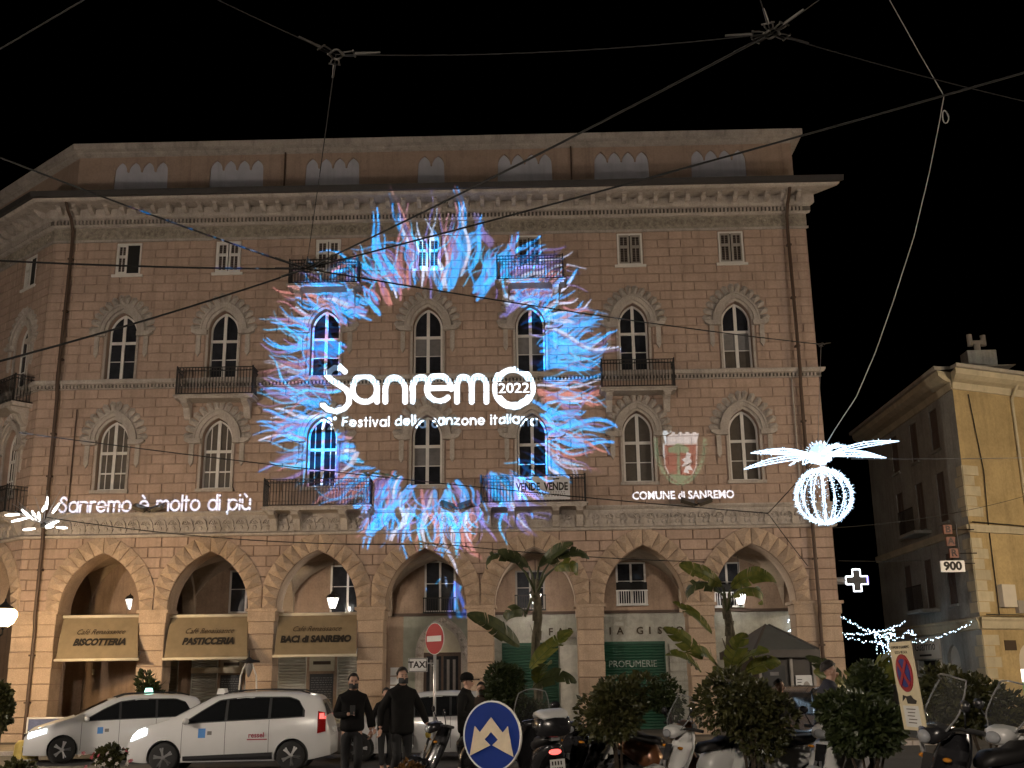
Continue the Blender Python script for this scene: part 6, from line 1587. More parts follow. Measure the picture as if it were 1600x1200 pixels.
for k in range(26):
    a = rr.uniform(0,6.28); q = rr.uniform(.1,.26); f = MB(); zc = gz(-CD+12.6)
    for j in range(5):
        b = 2*math.pi*j/5; f.add([(0,0,0),(.018*math.cos(b-.5),.018*math.sin(b-.5),.008),(.026*math.cos(b),.026*math.sin(b),.004),(.018*math.cos(b+.5),.018*math.sin(b+.5),.008)], [(0,1,2,3)])
    cpt = at(170, 1181, 12.6); f.ob('blossom', M_PINKF if k % 3 == 0 else M_WHF, fb, (q*1.3*math.cos(a), q*math.sin(a)-.05, cpt.z-zc+rr.uniform(-.10,.05))).rotation_euler = (R_(60), 0, rr.uniform(-.6,.6))
# small conifer by the second pier
c = at(232, 1082, 33.2); con = tag(empty('small_conifer', (c.x, c.y, gz(c.y))), 'small conical shrub in front of the pier between the left taxis', 'shrub')
leaf_cloud((.36,.36,.62), 900, .18, 21, 5).ob('crown', M_LEAFD, con, (0,0,c.z-gz(c.y)-.1)); MB().tube([(0,0,0),(0,0,1.2)], .03, 5).ob('trunk', M_BARK, con)
sp_ = MB(); rr = random.Random(9)
for k in range(60):
    a = rr.uniform(0,6.28); e = rr.uniform(.1,1.3); d = Vector((math.cos(a)*math.cos(e), math.sin(a)*math.cos(e), math.sin(e))); s = d.cross(Vector((0,0,1))).normalized(); p = Vector((0,0,c.z-gz(c.y)-.2))
    sp_.add([p+d*.15, p+d*.45+s*.03, p+d*rr.uniform(.6,.85), p+d*.45-s*.03], [(0,1,2),(0,2,3)])
sp_.ob('spiky_leaves', M_LEAFD, con)

def paddle(L, W, droop, fold, seed, splits=5):
    # a bird of paradise leaf: petiole then blade along +x, rising in z and drooping to the tip
    rr = random.Random(seed); n = 22; mb = MB(); mid = []; x = 0.0; z = 0.0; a = R_(58)
    for i in range(n+1):
        mid.append(Vector((x, 0, z))); a -= R_(droop)/n*(0.5+1.0*i/n); x += L/n*math.cos(a); z += L/n*math.sin(a)
    tw = rr.uniform(-.5,.5)
    for s in (-1, 1):
        cuts = sorted(rr.sample(range(3, n-2), splits)); sag = rr.uniform(-.1,.1)
        prev = None
        for i in range(n):
            if i in cuts: sag = rr.uniform(-.35,.2)
            def edge(j, sg):
                t = j/n; w_ = W*max(.0, math.sin(math.pi*min(1,(t*.97+.02))**.75))**.6*.5
                d = (mid[min(j+1,n)]-mid[max(j-1,0)]).normalized(); u = Vector((0,1,0)); nn = d.cross(u)*-1
                f = fold+sg+.25*tw*s
                return mid[j] + (u*s*math.cos(f) + Vector((0,0,1))*math.sin(f))*w_ + d*w_*.25, mid[j] + (u*s*math.cos(f*.7)+Vector((0,0,1))*math.sin(f*.7))*w_*.5 + d*w_*.08
            e0, h0 = edge(i, sag); e1, h1 = edge(i+1, sag)
            if i in cuts: e0 = e0.lerp(e1, .35); h0 = h0.lerp(h1, .12)
            q = [mid[i], mid[i+1], h1, h0]; mb.add(q, [(0,1,2,3) if s < 0 else (3,2,1,0)])
            q = [h0, h1, e1, e0]; mb.add(q, [(0,1,2,3) if s < 0 else (3,2,1,0)])
    mb.tube(mid, [.016*(1-.8*i/n) for i in range(n+1)], 5)
    return mb
LEAVES = {}
def paddle_mesh(kind, seed, m):
    k = (kind, seed, m.name)
    if k not in LEAVES:
        L, W, dr, fo = {'up': (1.25,.48,28,.35), 'arch': (1.3,.48,115,.05), 'droop': (1.2,.46,180,-.15), 'short': (.8,.38,70,.2), 'hang': (1.1,.44,210,-.35)}[kind]
        me = paddle(L, W, dr, fo, seed).mesh('leaf', True); me.materials.append(m); LEAVES[k] = me
    return LEAVES[k]
def palm(base, crown, leaves, label, trunk_r=.09, twist=True):
    o = tag(empty('paddle_leaved_palm', base), label, 'palm tree'); c = Vector(crown)-Vector(base)
    pts = [Vector((0,0,0)).lerp(c, k/10)+Vector((.03*math.sin(k*1.7), .03*math.cos(k*1.3), 0)) for k in range(11)]
    t = MB()
    if twist:
        for j in range(3):
            t.tube([p+Vector((.045*math.cos(2.1*j+i*.55), .045*math.sin(2.1*j+i*.55), 0)) for i, p in enumerate(pts)], [trunk_r*.62*(1-.35*i/10) for i in range(11)], 7)
        rr = random.Random(3)
        for i in range(26):
            p = c*(.12+.86*i/26); a = rr.uniform(0,6.28); d = Vector((math.cos(a), math.sin(a), 0)); s = Vector((-d.y, d.x, 0))
            q = p+d*trunk_r*.75; t.add([q-s*.05, q+s*.05, q+s*.02+Vector((0,0,.17))+d*.05, q-s*.02+Vector((0,0,.17))+d*.05], [(0,1,2,3)])
    else: t.tube(pts, trunk_r, 8)
    t.ob('trunk', M_TRUNK, o, smooth=True)
    for px, py, dd, kind, az, seed, m, pet, sc_ in leaves:
        # az: heading in degrees (0 = right, 90 = away, 180 = left, 270 = toward the camera); petiole from the crown to the blade foot
        f = at(px, py, dd)-Vector(base); root = c*.92 if pet else f
        l = link('leaf', paddle_mesh(kind, seed, m), o, f, R_(az)); l.scale = (sc_*.92,)*3
        e_ = abs(math.cos(R_(az))); l.rotation_euler = (R_((62 if seed % 3 else 38)*e_*(1 if math.cos(R_(az)) > 0 else -1)*(1 if seed % 2 else .8)), 0, R_(az))
        if pet:
            mdl = root.lerp(f, .5)+Vector((0,0,.10)); MB().tube([root, mdl, f], [.030,.024,.016], 6).ob('petiole', M_BANANAD, o, smooth=True)
    return o
d1 = 20.5; b1 = gp(838, d1); cr1 = at(838, 905, d1)
palm(b1, cr1, [(826,885,d1,'up',170,1,M_BANANAD,True,.62),(842,885,d1,'up',12,2,M_BANANAD,True,.7),(805,878,d1,'droop',183,3,M_BANANAD,True,.75),(858,880,d1,'arch',10,4,M_BANANAD,True,.75),
     (866,888,d1-.4,'hang',-8,5,M_BANANA,True,.72),(822,960,d1,'hang',215,7,M_BANANAD,True,.7),(812,1010,d1-.2,'up',165,8,M_BANANAD,False,1.0),
     (828,1045,d1-.5,'up',40,9,M_BANANA,False,.9),(832,1075,d1-.5,'arch',-8,10,M_BANANAD,False,.8),(840,1068,d1-.6,'short',300,12,M_BANANA,False,1.0)],
     'tall paddle leaved palm with twisted trunk before the fifth arch')
d2 = 20.0; b2 = gp(1142, d2); cr2 = at(1136, 935, d2)
palm(b2, cr2, [(1128,915,d2,'up',160,1,M_BANANA,True,.8),(1142,918,d2,'arch',8,2,M_BANANA,True,.82),(1126,925,d2,'droop',185,3,M_BANANAD,True,.85),(1146,930,d2-.3,'hang',-15,4,M_BANANA,True,.85),
     (1112,990,d2-.2,'up',150,6,M_BANANA,False,.75),(1098,1030,d2-.3,'up',120,7,M_BANANA,False,.8),(1120,1040,d2-.5,'short',200,8,M_BANANA,False,1.0),(1150,1045,d2-.5,'short',340,9,M_BANANA,False,1.0),(1138,1050,d2-.6,'up',70,10,M_BANANA,False,.85),
     (1165,1050,d2-.4,'short',20,11,M_BANANA,False,.9),(1095,1050,d2-.4,'short',180,12,M_BANANA,False,1.0),(1125,1062,d2-.6,'arch',250,13,M_BANANA,False,.6)],
     'paddle leaved palm with yellow green lower leaves before the seventh arch')
d3 = 17.5; b3 = gp(1335, d3); cr3 = at(1335, 1085, d3)
palm(b3, cr3, [(1322,1075,d3,'up',170,1,M_BANANA,True,.62),(1340,1072,d3,'up',20,2,M_BANANA,True,.75),(1352,1070,d3,'up',330,3,M_BANANA,True,.72),(1345,1072,d3-.2,'arch',-10,4,M_BANANA,True,.75),(1330,1078,d3-.3,'short',230,5,M_BANANA,True,.9),(1338,1072,d3-.4,'short',280,6,M_BANANA,True,1.0),(1325,1075,d3+.2,'up',120,7,M_BANANAD,True,.7),(1362,1074,d3,'short',10,8,M_BANANA,True,.9)],
     'low clump of bright paddle leaves right of the corner pier', .05, False)
# ---------------------------------------------------------------- street furniture and signs
M_SIGNRED = mat('sign_red', (.30,.012,.022), .45, vary=.08, vs=6); M_SIGNBLUE = mat('sign_blue', (.008,.03,.20), .4, vary=.1, vs=5)
M_SIGNWH = mat('sign_white', (.62,.62,.60), .45, vary=.06, vs=6); M_SIGNCREAM = mat('sign_cream', (.62,.54,.36), .55, vary=.08, vs=7)
M_REFLECT = mat('reflective_arrow', (.62,.52,.38), .4, vary=.12, vs=9)
def disc_mesh(r, y0, y1, n=36): return MB().lathe([(r, y0), (r, y1)], n, (0,0,0), Matrix.Rotation(R_(90),3,'X'))
# no entry sign with taxi plate
dp = 22.6; c = at(677, 998, dp); g = gz(c.y)
ne = tag(empty('no_entry_sign', (c.x+.03, c.y, g)), 'red no entry disc and small taxi plate on a steel pole', 'road sign'); hz = c.z-g
MB().tube([(0,.03,0),(0,.03,hz+.34)], .03, 10).ob('pole', M_STEEL, ne, smooth=True)
fc_ = MB().lathe([(.30,-.015),(.30,.005)], 40, (0,0,0), Matrix.Rotation(R_(90),3,'X')).ob('disc', M_SIGNRED, ne, (0,-.02,hz), R_(-48))
MB().lathe([(.312,-.006),(.312,.004),(.296,.004),(.296,-.006)], 40, (0,0,0), Matrix.Rotation(R_(90),3,'X')).ob('disc_rim', M_SIGNWH, fc_)
MB().box(-.235,.235,-.022,-.0155,-.055,.055).ob('white_bar', M_SIGNWH, fc_)
MB().box(-.02,.02,.0,.05,-.1,.1).ob('clamp', M_STEEL, fc_)
tp = at(653, 1039, dp)-Vector((c.x+.03, c.y, g))
tpo = MB().box(-.19,.19,-.012,.0,-.135,.135).ob('taxi_plate', M_SIGNWH, ne, (tp.x, 0, tp.z))
MB().box(-.18,.18,-.016,-.0125,.118,.128).box(-.18,.18,-.016,-.0125,-.128,-.118).box(-.18,-.17,-.016,-.0125,-.118,.118).box(.17,.18,-.016,-.0125,-.118,.118).ob('border', M_BLACK, tpo)
text('lettering', 'TAXI', .17, M_LETTERB, tpo, (0,-.014,.0), depth=.001, bold=.006)
MB().tube([(tp.x+.19,.0,tp.z+.03),(0,.03,tp.z+.03)], .012, 5).tube([(tp.x+.24,.0,tp.z+.05),(tp.x+.28,.02,tp.z-.03),(0,.03,tp.z+.02)], .010, 5).ob('bracket', M_STEEL, ne)
# blue double arrow sign
db = 10.2; c = at(769, 1150, db); g = gz(c.y)
bs_ = tag(empty('arrow_sign', (c.x, c.y, g)), 'round blue sign with two pale arrows pointing down left and right', 'road sign'); hz = c.z-g
MB().tube([(0,.04,0),(0,.04,hz+.2)], .03, 10).ob('pole', M_STEEL, bs_, smooth=True)
bd = disc_mesh(.295, -.012, .006, 48).ob('disc', M_SIGNBLUE, bs_, (0,0,hz), R_(-30))
MB().lathe([(.302,-.014),(.302,.008),(.288,.008),(.288,-.014)], 48, (0,0,0), Matrix.Rotation(R_(90),3,'X')).ob('disc_rim', M_SIGNWH, bd)
arr = [(0,.115),(-.085,.035),(-.125,.01),(-.16,.055),(-.195,-.17),(-.01,-.09),(-.05,-.055),(-.055,-.04),(0,.01)]
ap = arr + [(-x, z) for x, z in arr[-2:0:-1]]
ap = [(0,.12),(-.11,.0),(-.16,.05),(-.21,-.185),(-.01,-.10),(-.065,-.055),(0,.005),(.065,-.055),(.01,-.10),(.21,-.185),(.16,.05),(.11,.0)]
MB().prism([(x*1.08, z*1.08+.03) for x, z in ap], -.019, -.0125).ob('arrows', M_REFLECT, bd)
# no parking panel on a leaning pole
dn = 11.2; c = at(1417, 1070, dn); g = gz(c.y)
npk = tag(empty('no_parking_sign', (c.x+.16, c.y+.03, g), rot=(R_(5), 0, R_(-84))), 'leaning cream no parking panel with tow symbol on a steel pole', 'road sign'); hz = c.z-g
MB().tube([(0,.02,0),(0,.02,hz+.42)], .024, 10).ob('pole', M_STEEL, npk, smooth=True)
pn = MB().box(-.25,.25,-.012,.0,-.42,.42).ob('panel', M_SIGNCREAM, npk, (0,-.01,hz))
MB().lathe([(.18,-.004),(.18,.004)], 36, (0,-.016,.12), Matrix.Rotation(R_(90),3,'X')).ob('red_ring', M_SIGNRED, pn).scale = (1,1,1)
rg = MB().lathe([(.135,-.004),(.135,.004)], 32, (0,-.021,.12), Matrix.Rotation(R_(90),3,'X')).ob('blue_disc', M_SIGNBLUE, pn)
for s in (-1, 1):
    x_ = MB().box(-.022,.022,-.031,-.0255,-.155,.155); x_.xf(Matrix.Translation((0,0,.12)) @ Matrix.Rotation(R_(s*42),4,'Y')); x_.xf(Matrix.Translation((0,-.0012*(s+1),0))); x_.ob('red_cross', M_SIGNRED, pn)
text('lettering', 'COMUNE DI SANREMO', .040, M_LETTERB, pn, (0,-.0135,.365), depth=.0008)
text('lettering', 'SOSTA VIETATA', .040, M_LETTERB, pn, (0,-.0135,.315), depth=.0008)
MB().prism([(-.16,-.15),(-.07,-.11),(-.05,-.17),(.13,-.17),(.16,-.14),(.09,-.12),(.05,-.09),(-.02,-.10),(-.06,-.10),(-.13,-.09)], -.016, -.0125).ob('tow_symbol', M_LETTERB, pn)
nt_ = MB().box(-.17,.17,-.0155,-.0125,-.39,-.19).ob('notice_sheet', M_SIGNWH, pn)
for k in range(5):
    MB().box(-.10+.02*(k % 2),.10-.02*(k % 3),-.018,-.0157,-.225-k*.032,-.217-k*.032).ob('notice_line', M_LETTER, nt_)
# kiosk
dk = 31.0; kc = gp(1206, dk); kio = tag(empty('kiosk', kc, R_(12)), 'dark bronze kiosk with pyramid roof and posters before the last arch', 'kiosk')
M_KIOSK = mat('bronze_kiosk', (.05,.042,.035), .5, metal=.3, vary=.15); M_KROOF = mat('zinc_roof', (.09,.09,.08), .5, metal=.3, vary=.15)
MB().box(-.78,.78,-1.1,1.1,0,2.35).ob('cabin', M_KIOSK, kio); MB().box(-.92,.92,-1.25,1.25,2.35,2.55).ob('cornice', M_KIOSK, kio)
MB().add([(-.9,-1.2,2.553),(.9,-1.2,2.553),(.9,1.2,2.553),(-.9,1.2,2.553),(-.05,-.05,3.25),(.05,-.05,3.25),(.05,.05,3.25),(-.05,.05,3.25)], [(0,1,5,4),(1,2,6,5),(2,3,7,6),(3,0,4,7),(4,5,6,7)]).ob('roof', M_KROOF, kio)
for s in (-1,1): MB().tube([(s*.9,-1.2,2.56),(s*.05,-.05,3.25)], .035, 5).ob('roof_rib', M_KIOSK, kio)
for x in (-.75,.12,.75): MB().box(x-.035,x+.035,-1.16,-1.101,.2,2.33).ob('mullion', M_SHUTTER, kio)
ps = MB().box(-.30,.30,-1.13,-1.101,1.15,2.3).ob('poster', M_BLACK, kio, (-.36,0,-.15)); MB().ball((0,-1.135,1.5), (.2,.006,.28), 12, 8).ob('poster_figure', M_CURTAIN, ps, smooth=True); MB().box(-.12,.12,-1.134,-1.1305,2.05,2.14).ob('poster_line', M_CURTAIN, ps)
ps = MB().box(.22,.68,-1.13,-1.101,1.1,1.9).ob('poster', M_SIGNWH, kio); MB().ball((.52,-1.133,1.55), (.11,.004,.2), 12, 8).ob('poster_figure', M_SHUTTER, ps, smooth=True); MB().box(.22,.68,-1.133,-1.1305,1.1,1.2).ob('poster_stripe', M_DECALR, ps)
for k in range(3): MB().box(.26,.40-.02*k,-1.132,-1.1305,1.78-k*.07,1.80-k*.07).ob('poster_line', M_LETTERB, ps)
# yellow bollard and blue barrier by the left taxi, curved lantern stand by the second pier
c = gp(48, 29.2); yb = tag(empty('concrete_block', c), 'small yellow painted concrete block in front of the leftmost taxi', 'bollard')
MB().lathe([(.30,0),(.31,.06),(.28,.45),(.20,.54),(.0,.56)], 18).ob('block', mat('worn_yellow_paint', (.45,.34,.09), .8, vary=.2, vs=6), yb, smooth=True)
MB().lathe([(.315,.05),(.315,.10),(.30,.10)], 18).ob('base_ring', M_PAVE, yb)
c = gp(78, 33.0); br = tag(empty('street_barrier', c, R_(-6)), 'low blue panelled barrier behind the leftmost taxi', 'barrier')
MB().box(-.6,.6,-.02,.02,.25,.95).ob('panel', mat('blue_grey_panel', (.10,.12,.22), .6, vary=.3, vs=5), br); MB().box(-.65,.65,-.03,.03,.95,1.0).box(-.65,-.6,-.03,.03,0,.95).box(.6,.65,-.03,.03,0,.95).ob('frame', M_FRAME, br)
c = gp(386, 32.4); zt_ = at(386, 1033, 32.4).z-c.z; cl = tag(empty('lantern_stand', c), 'pale curved lantern stand before the pier between pasticceria and baci awnings', 'lamp')
for s in (-1,1): MB().tube([(s*.26,0,.0),(s*.26,0,zt_-.9),(s*.22,0,zt_-.4),(s*.08,0,zt_-.05)], .025, 6).ob('curved_leg', M_FRAME, cl, smooth=True)
MB().lathe([(.02,.12),(.10,.05),(.30,0),(.30,-.03),(.1,-.05)], 14, (0,0,zt_)).lathe([(.01,.30),(.02,.12)], 6, (0,0,zt_)).ob('cap', M_IRON, cl, smooth=True); MB().lathe([(.09,-.06),(.12,-.2),(.04,-.42),(.0,-.45)], 8, (0,0,zt_)).ob('lamp_glass', M_CURTAIN, cl)
for k, (px, d) in enumerate(((392,31.5),(398,31.7))): pass

# ---------------------------------------------------------------- overhead cables
def catenary(a, b, sag, n=18): return [a.lerp(b, i/n) - Vector((0,0,sag*4*(i/n)*(1-i/n))) for i in range(n+1)]
def cable(a, b, label, sag=.15, r=None, m=M_CABLE):
    if r is None: r = .0055
    r = r*1.15
    o = MB().tube(catenary(a, b, sag), r, 5).ob('overhead_cable', m); tag(o, label, 'cable', 'overhead cables'); return o
Z0 = 9.0
N1, N2, N3 = atz(525, 85, Z0), atz(1205, 52, Z0), atz(478, 420, Z0)
N4 = at(1283, 538, 33.0)
def ext(p, q, z=Z0): return atz(q[0], q[1], z)
cable(N1, atz(230, -55, Z0), 'cable from the left sky junction to the upper left', .02)
cable(N1, N2, 'cable joining the two sky junctions along the top', .10)
cable(N1, N3, 'steep cable from the left sky junction down to the balcony junction', .08)
cable(N2, atz(1160, -90, Z0), 'cable rising from the right sky junction out of the top', .02)
cable(N2, atz(1360, -62, Z0), 'faint cable rising right from the right sky junction', .02)
cable(N2, atz(1700, 180, Z0), 'faint cable from the right sky junction to the right edge', .05)
cable(N3, N2, 'long diagonal cable from the balcony junction to the right sky junction', .05, .014)
cable(N3, atz(1640, 102, 9.6), 'long cable from the balcony junction across the attic to the upper right', .05, .014)
cable(N3, N4, 'long cable from the balcony junction down to the right corner', .10, .014)
cable(N3, at(-60, 222, 16), 'cable from the balcony junction to the upper left edge', .05, .014)
cable(N3, at(-60, 404, 15), 'level cable from the balcony junction to the left edge', .04, .014)
cable(N3, at(-60, 580, 14), 'cable from the balcony junction down to the left edge', .06, .014)
cable(at(-40, 100, 9), at(190, -35, 9), 'pale cable crossing the top left corner', .0, .008)
L1a, L1b = at(30, 676, 30), at(1200, 802, 30)
cable(L1a, L1b, 'low cable across the second floor windows above the long balconies', .15, .013)
cable(at(70, 808, 30), at(690, 850, 31), 'low cable from the light burst along the arcade tops', .25, .012)
cable(at(690, 850, 31), at(1100, 878, 33), 'low cable from mid arcade to the sixth spandrel', .08, .012)
JY = at(1200, 802, 30)
cable(JY, at(1292, 700, 27), 'short cable from the forked joint up to the hanging star', .02, .010)
cable(JY, at(1262, 884, 33), 'short cable from the forked joint down to the corner arch', .02, .010)
cable(at(1330, 717, 27), at(1660, 714, 27), 'pale level cable from the hanging star to the right edge', .02, .007, M_STEEL)
cable(at(1310, 876, 36), at(1440, 876, 38), 'thin cable from the corner of the palazzo to the corner house', .02, .008)
cable(at(1300, 825, 34), at(1650, 760, 40), 'thin sagging cable crossing the corner house', .25, .008)
cable(N4, at(1278, 690, 27), 'thin vertical cable dropping to the hanging star', .0, .007, M_STEEL)
# ring junctions with shackles
M_DSTEEL = mat('weathered_steel', (.10,.095,.09), .55, metal=.6, vary=.1)
def junction(c, dirs, label, r=.10):
    o = tag(empty('cable_junction', c), label, 'cable joint', 'ring joints of the cables'); n = 18
    MB().tube([(r*math.cos(2*math.pi*k/n), r*.8*math.sin(2*math.pi*k/n), .02*math.sin(k)) for k in range(n+1)], .014, 6).ob('ring', M_DSTEEL, o, smooth=True)
    for d in dirs:
        d = (Vector(d)-c).normalized(); s = d.cross(Vector((0,0,1))).normalized()
        b = MB().tube([d*r*.9-s*.03, d*(r+.06)-s*.045, d*(r+.13)-s*.045], .010, 5).tube([d*r*.9+s*.03, d*(r+.06)+s*.045, d*(r+.13)+s*.045], .010, 5).tube([d*(r+.12)-s*.07, d*(r+.12)+s*.07], .012, 5).tube([d*(r+.12), d*(r+.42)], [.018,.012], 6)
        b.ob('shackle', M_DSTEEL, o)
junction(N1, (atz(230,-55,Z0), N2, N3), 'steel ring joint of the cables at the top left of the sky', .09)
junction(N2, (N1, atz(1160,-90,Z0), atz(1360,-62,Z0), atz(1700,180,Z0), N3), 'steel ring joint of the cables at the top right of the sky', .09)
junction(N3, (N1, N2, atz(1640,102,9.6), N4, at(-60,222,16), at(-60,404,15), at(-60,580,14)), 'steel ring joint of many cables before the upper left balcony', .14)
junction(N4, (N3, at(1278,690,27), at(1330,530,34)), 'steel ring joint of the cables beside the right corner of the palazzo', .10)
MB().tube([at(568,738,30), at(575,742,30), at(583,739,30), at(612,743,30), at(618,746,30), at(625,742,30)], .03, 6).ob('cable_tensioner', mat('brass_fitting', (.45,.36,.16), .3, metal=.9, vary=0))
tag(bpy.data.objects['cable_tensioner'], 'small brass cable tensioner above the left long balcony', 'cable joint')
# pale power lead that feeds the hanging star
pts = [at(1375,-30,24), at(1390,0,24), at(1432,75,24), at(1475,150,24), at(1468,190,24.2), at(1452,270,24.4), at(1428,370,24.8), at(1396,470,25.2), at(1368,550,25.5), at(1338,620,25.7), at(1305,670,25.8), at(1292,692,26)]
M_LEAD = mat('pale_lead', (.40,.39,.37), .6, vary=0)
ldo = tag(empty('power_lead', pts[3]), 'pale power lead dropping from the top right to the hanging star', 'cable')
MB().tube([p-pts[3] for p in pts], .011, 6).ob('lead', M_LEAD, ldo, smooth=True)
MB().tube([Vector((-.03+.07*math.cos(k*.52), .02*math.sin(k), -.55+.17*math.sin(k*.52))) for k in range(26)], .014, 5).ob('coil', M_LEAD, ldo, smooth=True)

# ---------------------------------------------------------------- hanging light ornaments
M_ICE = mat('ice_white_led', (.8,.85,.9), .4, vary=0, emit=(.55,.78,1.0), es=2.2, sample=False)
M_ICES = mat('ice_white_led_tube', (.8,.85,.9), .4, vary=0, emit=(.45,.70,1.0), es=.9, sample=False)
rr = random.Random(11)
bc = at(1287, 775, 26); ball = tag(empty('light_ball', bc), 'hanging globe of white fairy lights below the star', 'christmas light')
Rb = .66
for k in range(16):
    a0 = 2*math.pi*k/16+.1; pts = []
    for j in range(17):
        b = -math.pi/2+math.pi*j/16; pts.append(Vector((Rb*math.cos(b)*math.cos(a0), Rb*math.cos(b)*math.sin(a0), Rb*.97*math.sin(b))))
    mer = MB().tube(pts, .008, 5).ob('meridian', M_ICES, ball)
    sp_ = MB()
    for j in range(90):
        b = -1.45+2.9*j/89+rr.uniform(-.02,.02); p = Vector((Rb*math.cos(b)*math.cos(a0), Rb*math.cos(b)*math.sin(a0), Rb*.97*math.sin(b)))
        d = (p.normalized()*rr.uniform(.2,1.2)+Vector((rr.gauss(0,.8), rr.gauss(0,.8), rr.gauss(0,.8)))).normalized()*rr.uniform(.04,.10); s = d.cross(Vector((.3,.5,.8))).normalized()*.012
        sp_.add([p-s, p+s, p+d, p+d.cross(s)*2], [(0,1,2),(0,2,3),(1,2,3)])
    stuff(sp_.ob('led_tips', M_ICE, mer))
sp_ = MB()
for k in range(420):
    v = Vector((rr.gauss(0,1), rr.gauss(0,1), rr.gauss(0,1))).normalized(); p = v*Rb*.97; dd = (v+Vector((rr.gauss(0,.7), rr.gauss(0,.7), rr.gauss(0,.7)))).normalized()*rr.uniform(.03,.06); q = dd.cross(Vector((.3,.5,.8))).normalized()*.009
    sp_.add([p-q, p+q, p+dd, p+dd.cross(q)*2], [(0,1,2),(0,2,3),(1,2,3)])
stuff(sp_.ob('led_tips', M_ICE, ball))
sc_ = at(1281, 713, 26); star = tag(empty('light_star', sc_, rot=(R_(9), R_(-5), R_(8))), 'hanging star of white fairy light petals above the globe', 'christmas light')
for k in range(10):
    a = 2*math.pi*k/10+.15; d = Vector((math.cos(a), math.sin(a), 0)); s = Vector((-d.y, d.x, 0)); Lp = 1.72; zt_ = .10 if k % 2 else -.08
    def P(t, u): return d*(.1+Lp*t) + s*u*.13*math.sin(math.pi*t**.8) + Vector((0,0, zt_*2*t + .08*math.sin(math.pi*t) + u*.06*math.sin(math.pi*t)))
    pet = MB().tube([P(j/12, 1) for j in range(13)], .013, 5).tube([P(j/12, -1) for j in range(13)], .013, 5).tube([P(j/12, 0) for j in range(11)], .010, 5).ob('petal', M_ICE, star)
    sp_ = MB()
    for j in range(70):
        p = P(rr.uniform(.05,.98), rr.choice((-1,1,0,rr.uniform(-1,1)))); dd = Vector((rr.gauss(0,1), rr.gauss(0,1), rr.gauss(0,1))).normalized()*rr.uniform(.04,.08); q = dd.cross(Vector((.3,.5,.8))).normalized()*.013
        sp_.add([p-q, p+q, p+dd, p+dd.cross(q)*2], [(0,1,2),(0,2,3),(1,2,3)])
    stuff(sp_.ob('led_tips', M_ICE, pet))
cn = MB(); 
for k in range(120):
    v = Vector((rr.gauss(0,1), rr.gauss(0,1), rr.gauss(0,1))).normalized(); p = Vector((v.x*.28, v.y*.28, .08+v.z*.24)); dd = v*.08; q = dd.cross(Vector((.3,.5,.8))).normalized()*.015
    cn.add([p-q, p+q, p+dd, p+dd.cross(q)*2], [(0,1,2),(0,2,3),(1,2,3)])
stuff(cn.ob('led_cluster', M_ICE, star)); MB().lathe([(.03,-.2),(.26,-.12),(.30,.05),(.16,.25),(.03,.34)], 12).ob('hub', M_ICES, star, smooth=True)
point('ornament_light', star, (0,0,-.45), 60, (.75,.88,1.0), .5)
# light burst over the left end of the arcade
fc0 = at(68, 818, 30); fw = tag(empty('light_burst', fc0), 'white light burst of glowing spikes over the left end of the arcade', 'christmas light')
M_SPIKE = mat('white_led_spike', (.8,.8,.8), .4, vary=0, emit=(1,.97,.92), es=3.5, sample=False)
for a0, a1 in (((55,826),(36,828)),((48,808),(18,815)),((30,804),(8,805)),((52,812),(35,797)),((57,812),(50,798)),((62,815),(60,800)),((70,790),(66,800)),((74,776),(72,796)),((93,786),(82,802)),((70,823),(92,814)),((72,825),(84,822)),((88,824),(105,825)),((44,806),(34,796))):
    a, b = at(*a0, 30)-fc0, at(*a1, 30)-fc0; MB().tube([a, a.lerp(b,.6), b], [.022,.042,.024], 6).ob('spike', M_SPIKE, fw, smooth=True)
hb_ = MB()
for k in range(26):
    v = Vector((rr.gauss(0,1), rr.gauss(0,.6), abs(rr.gauss(0,.8)))).normalized(); hb_.tube([v*.05, v*rr.uniform(.7,1.1)], .006, 4)
hb_.ob('dim_stalks', M_STEEL, fw)
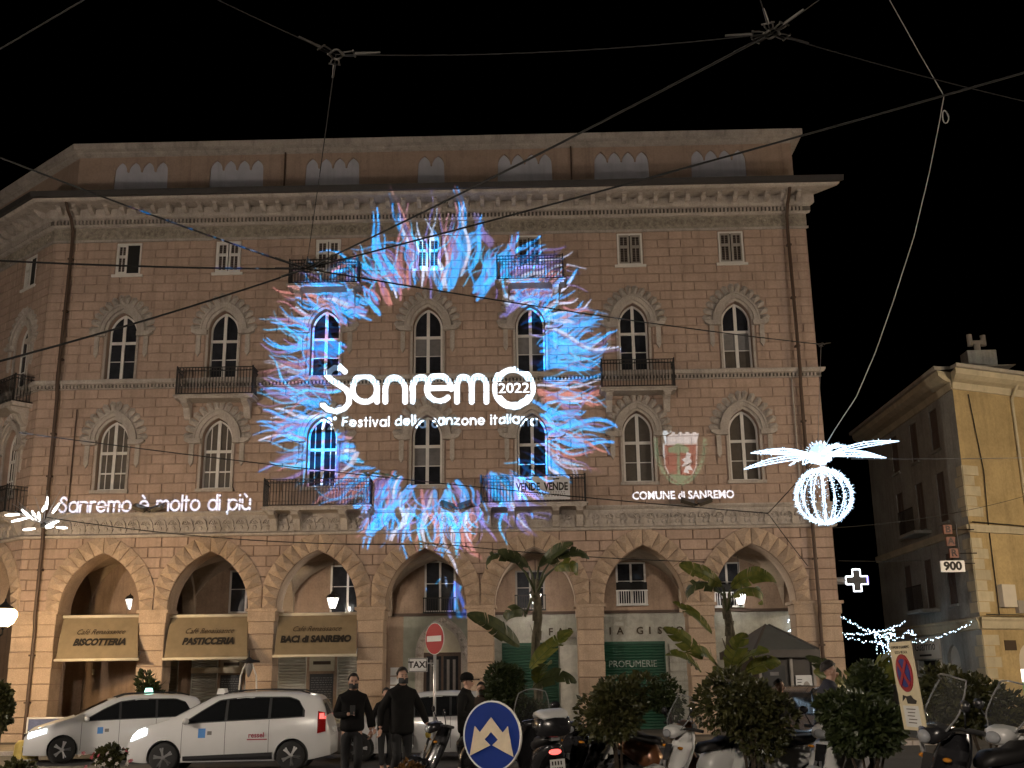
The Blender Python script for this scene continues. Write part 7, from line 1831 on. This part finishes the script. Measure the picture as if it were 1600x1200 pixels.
MB().box(-.06,.06,-.05,.05,-.12,.02).ob('hub', M_IRON, fw)
# strings of fairy lights across the side street
M_BULB = mat('blue_white_bulb', (.7,.8,.9), .4, vary=0, emit=(.62,.82,1.0), es=9, sample=False)
def fairy(a, b, sag, n, label):
    pts = catenary(a, b, sag, 30); o = tag(empty('fairy_light_string', a), label, 'fairy lights', 'fairy lights across the side street')
    MB().tube([p-a for p in pts], .006, 4).ob('wire', M_IRON, o)
    bl = MB()
    for k in range(n):
        t = (k+rr.uniform(-.3,.3))/n*30; i = max(0, min(29, int(t))); p = pts[i].lerp(pts[i+1], t-i)-a
        bl.ball((p.x+rr.uniform(-.03,.03), p.y, p.z+rr.uniform(-.06,.04)), rr.uniform(.011,.023), 5, 4)
    stuff(bl.ob('bulbs', M_BULB, o))
fairy(at(1312,962,38.5), at(1370,990,44), .05, 26, 'fairy light string dropping from the palazzo corner pier')
fairy(at(1313,988,38.5), at(1415,969,46), .25, 40, 'fairy light string rising to the grey side of the corner house')
fairy(at(1322,995,42), at(1536,963,40.2), .55, 60, 'long fairy light string ending at the corner of the yellow house')
fairy(at(1232,970,41), at(1248,962,41), .02, 10, 'short fairy light string seen through the last arch, upper one')
fairy(at(1232,986,41), at(1249,971,41), .02, 10, 'short fairy light string seen through the last arch, lower one')
cu_ = at(1390, 1030, 44); cur = tag(empty('light_curtain', cu_), 'cascade of blue white fairy lights on the far end of the grey wall', 'fairy lights'); bl = MB(); wr_ = MB()
for j in range(7):
    x = -.45+.12*j+rr.uniform(-.03,.03); wr_.tube([(x,0,1.0),(x,0,-1.1+.15*j)], .005, 4)
    for k in range(26): bl.ball((x+rr.uniform(-.05,.05), rr.uniform(-.06,0), 1.0-(2.1-.15*j)*rr.random()), rr.uniform(.010,.022), 5, 4)
for k in range(40): bl.ball((rr.uniform(-.5,1.1), -.05, rr.uniform(.75,1.1)), rr.uniform(.010,.022), 5, 4)
wr_.ob('wires', M_IRON, cur); stuff(bl.ob('bulbs', M_BULB, cur))
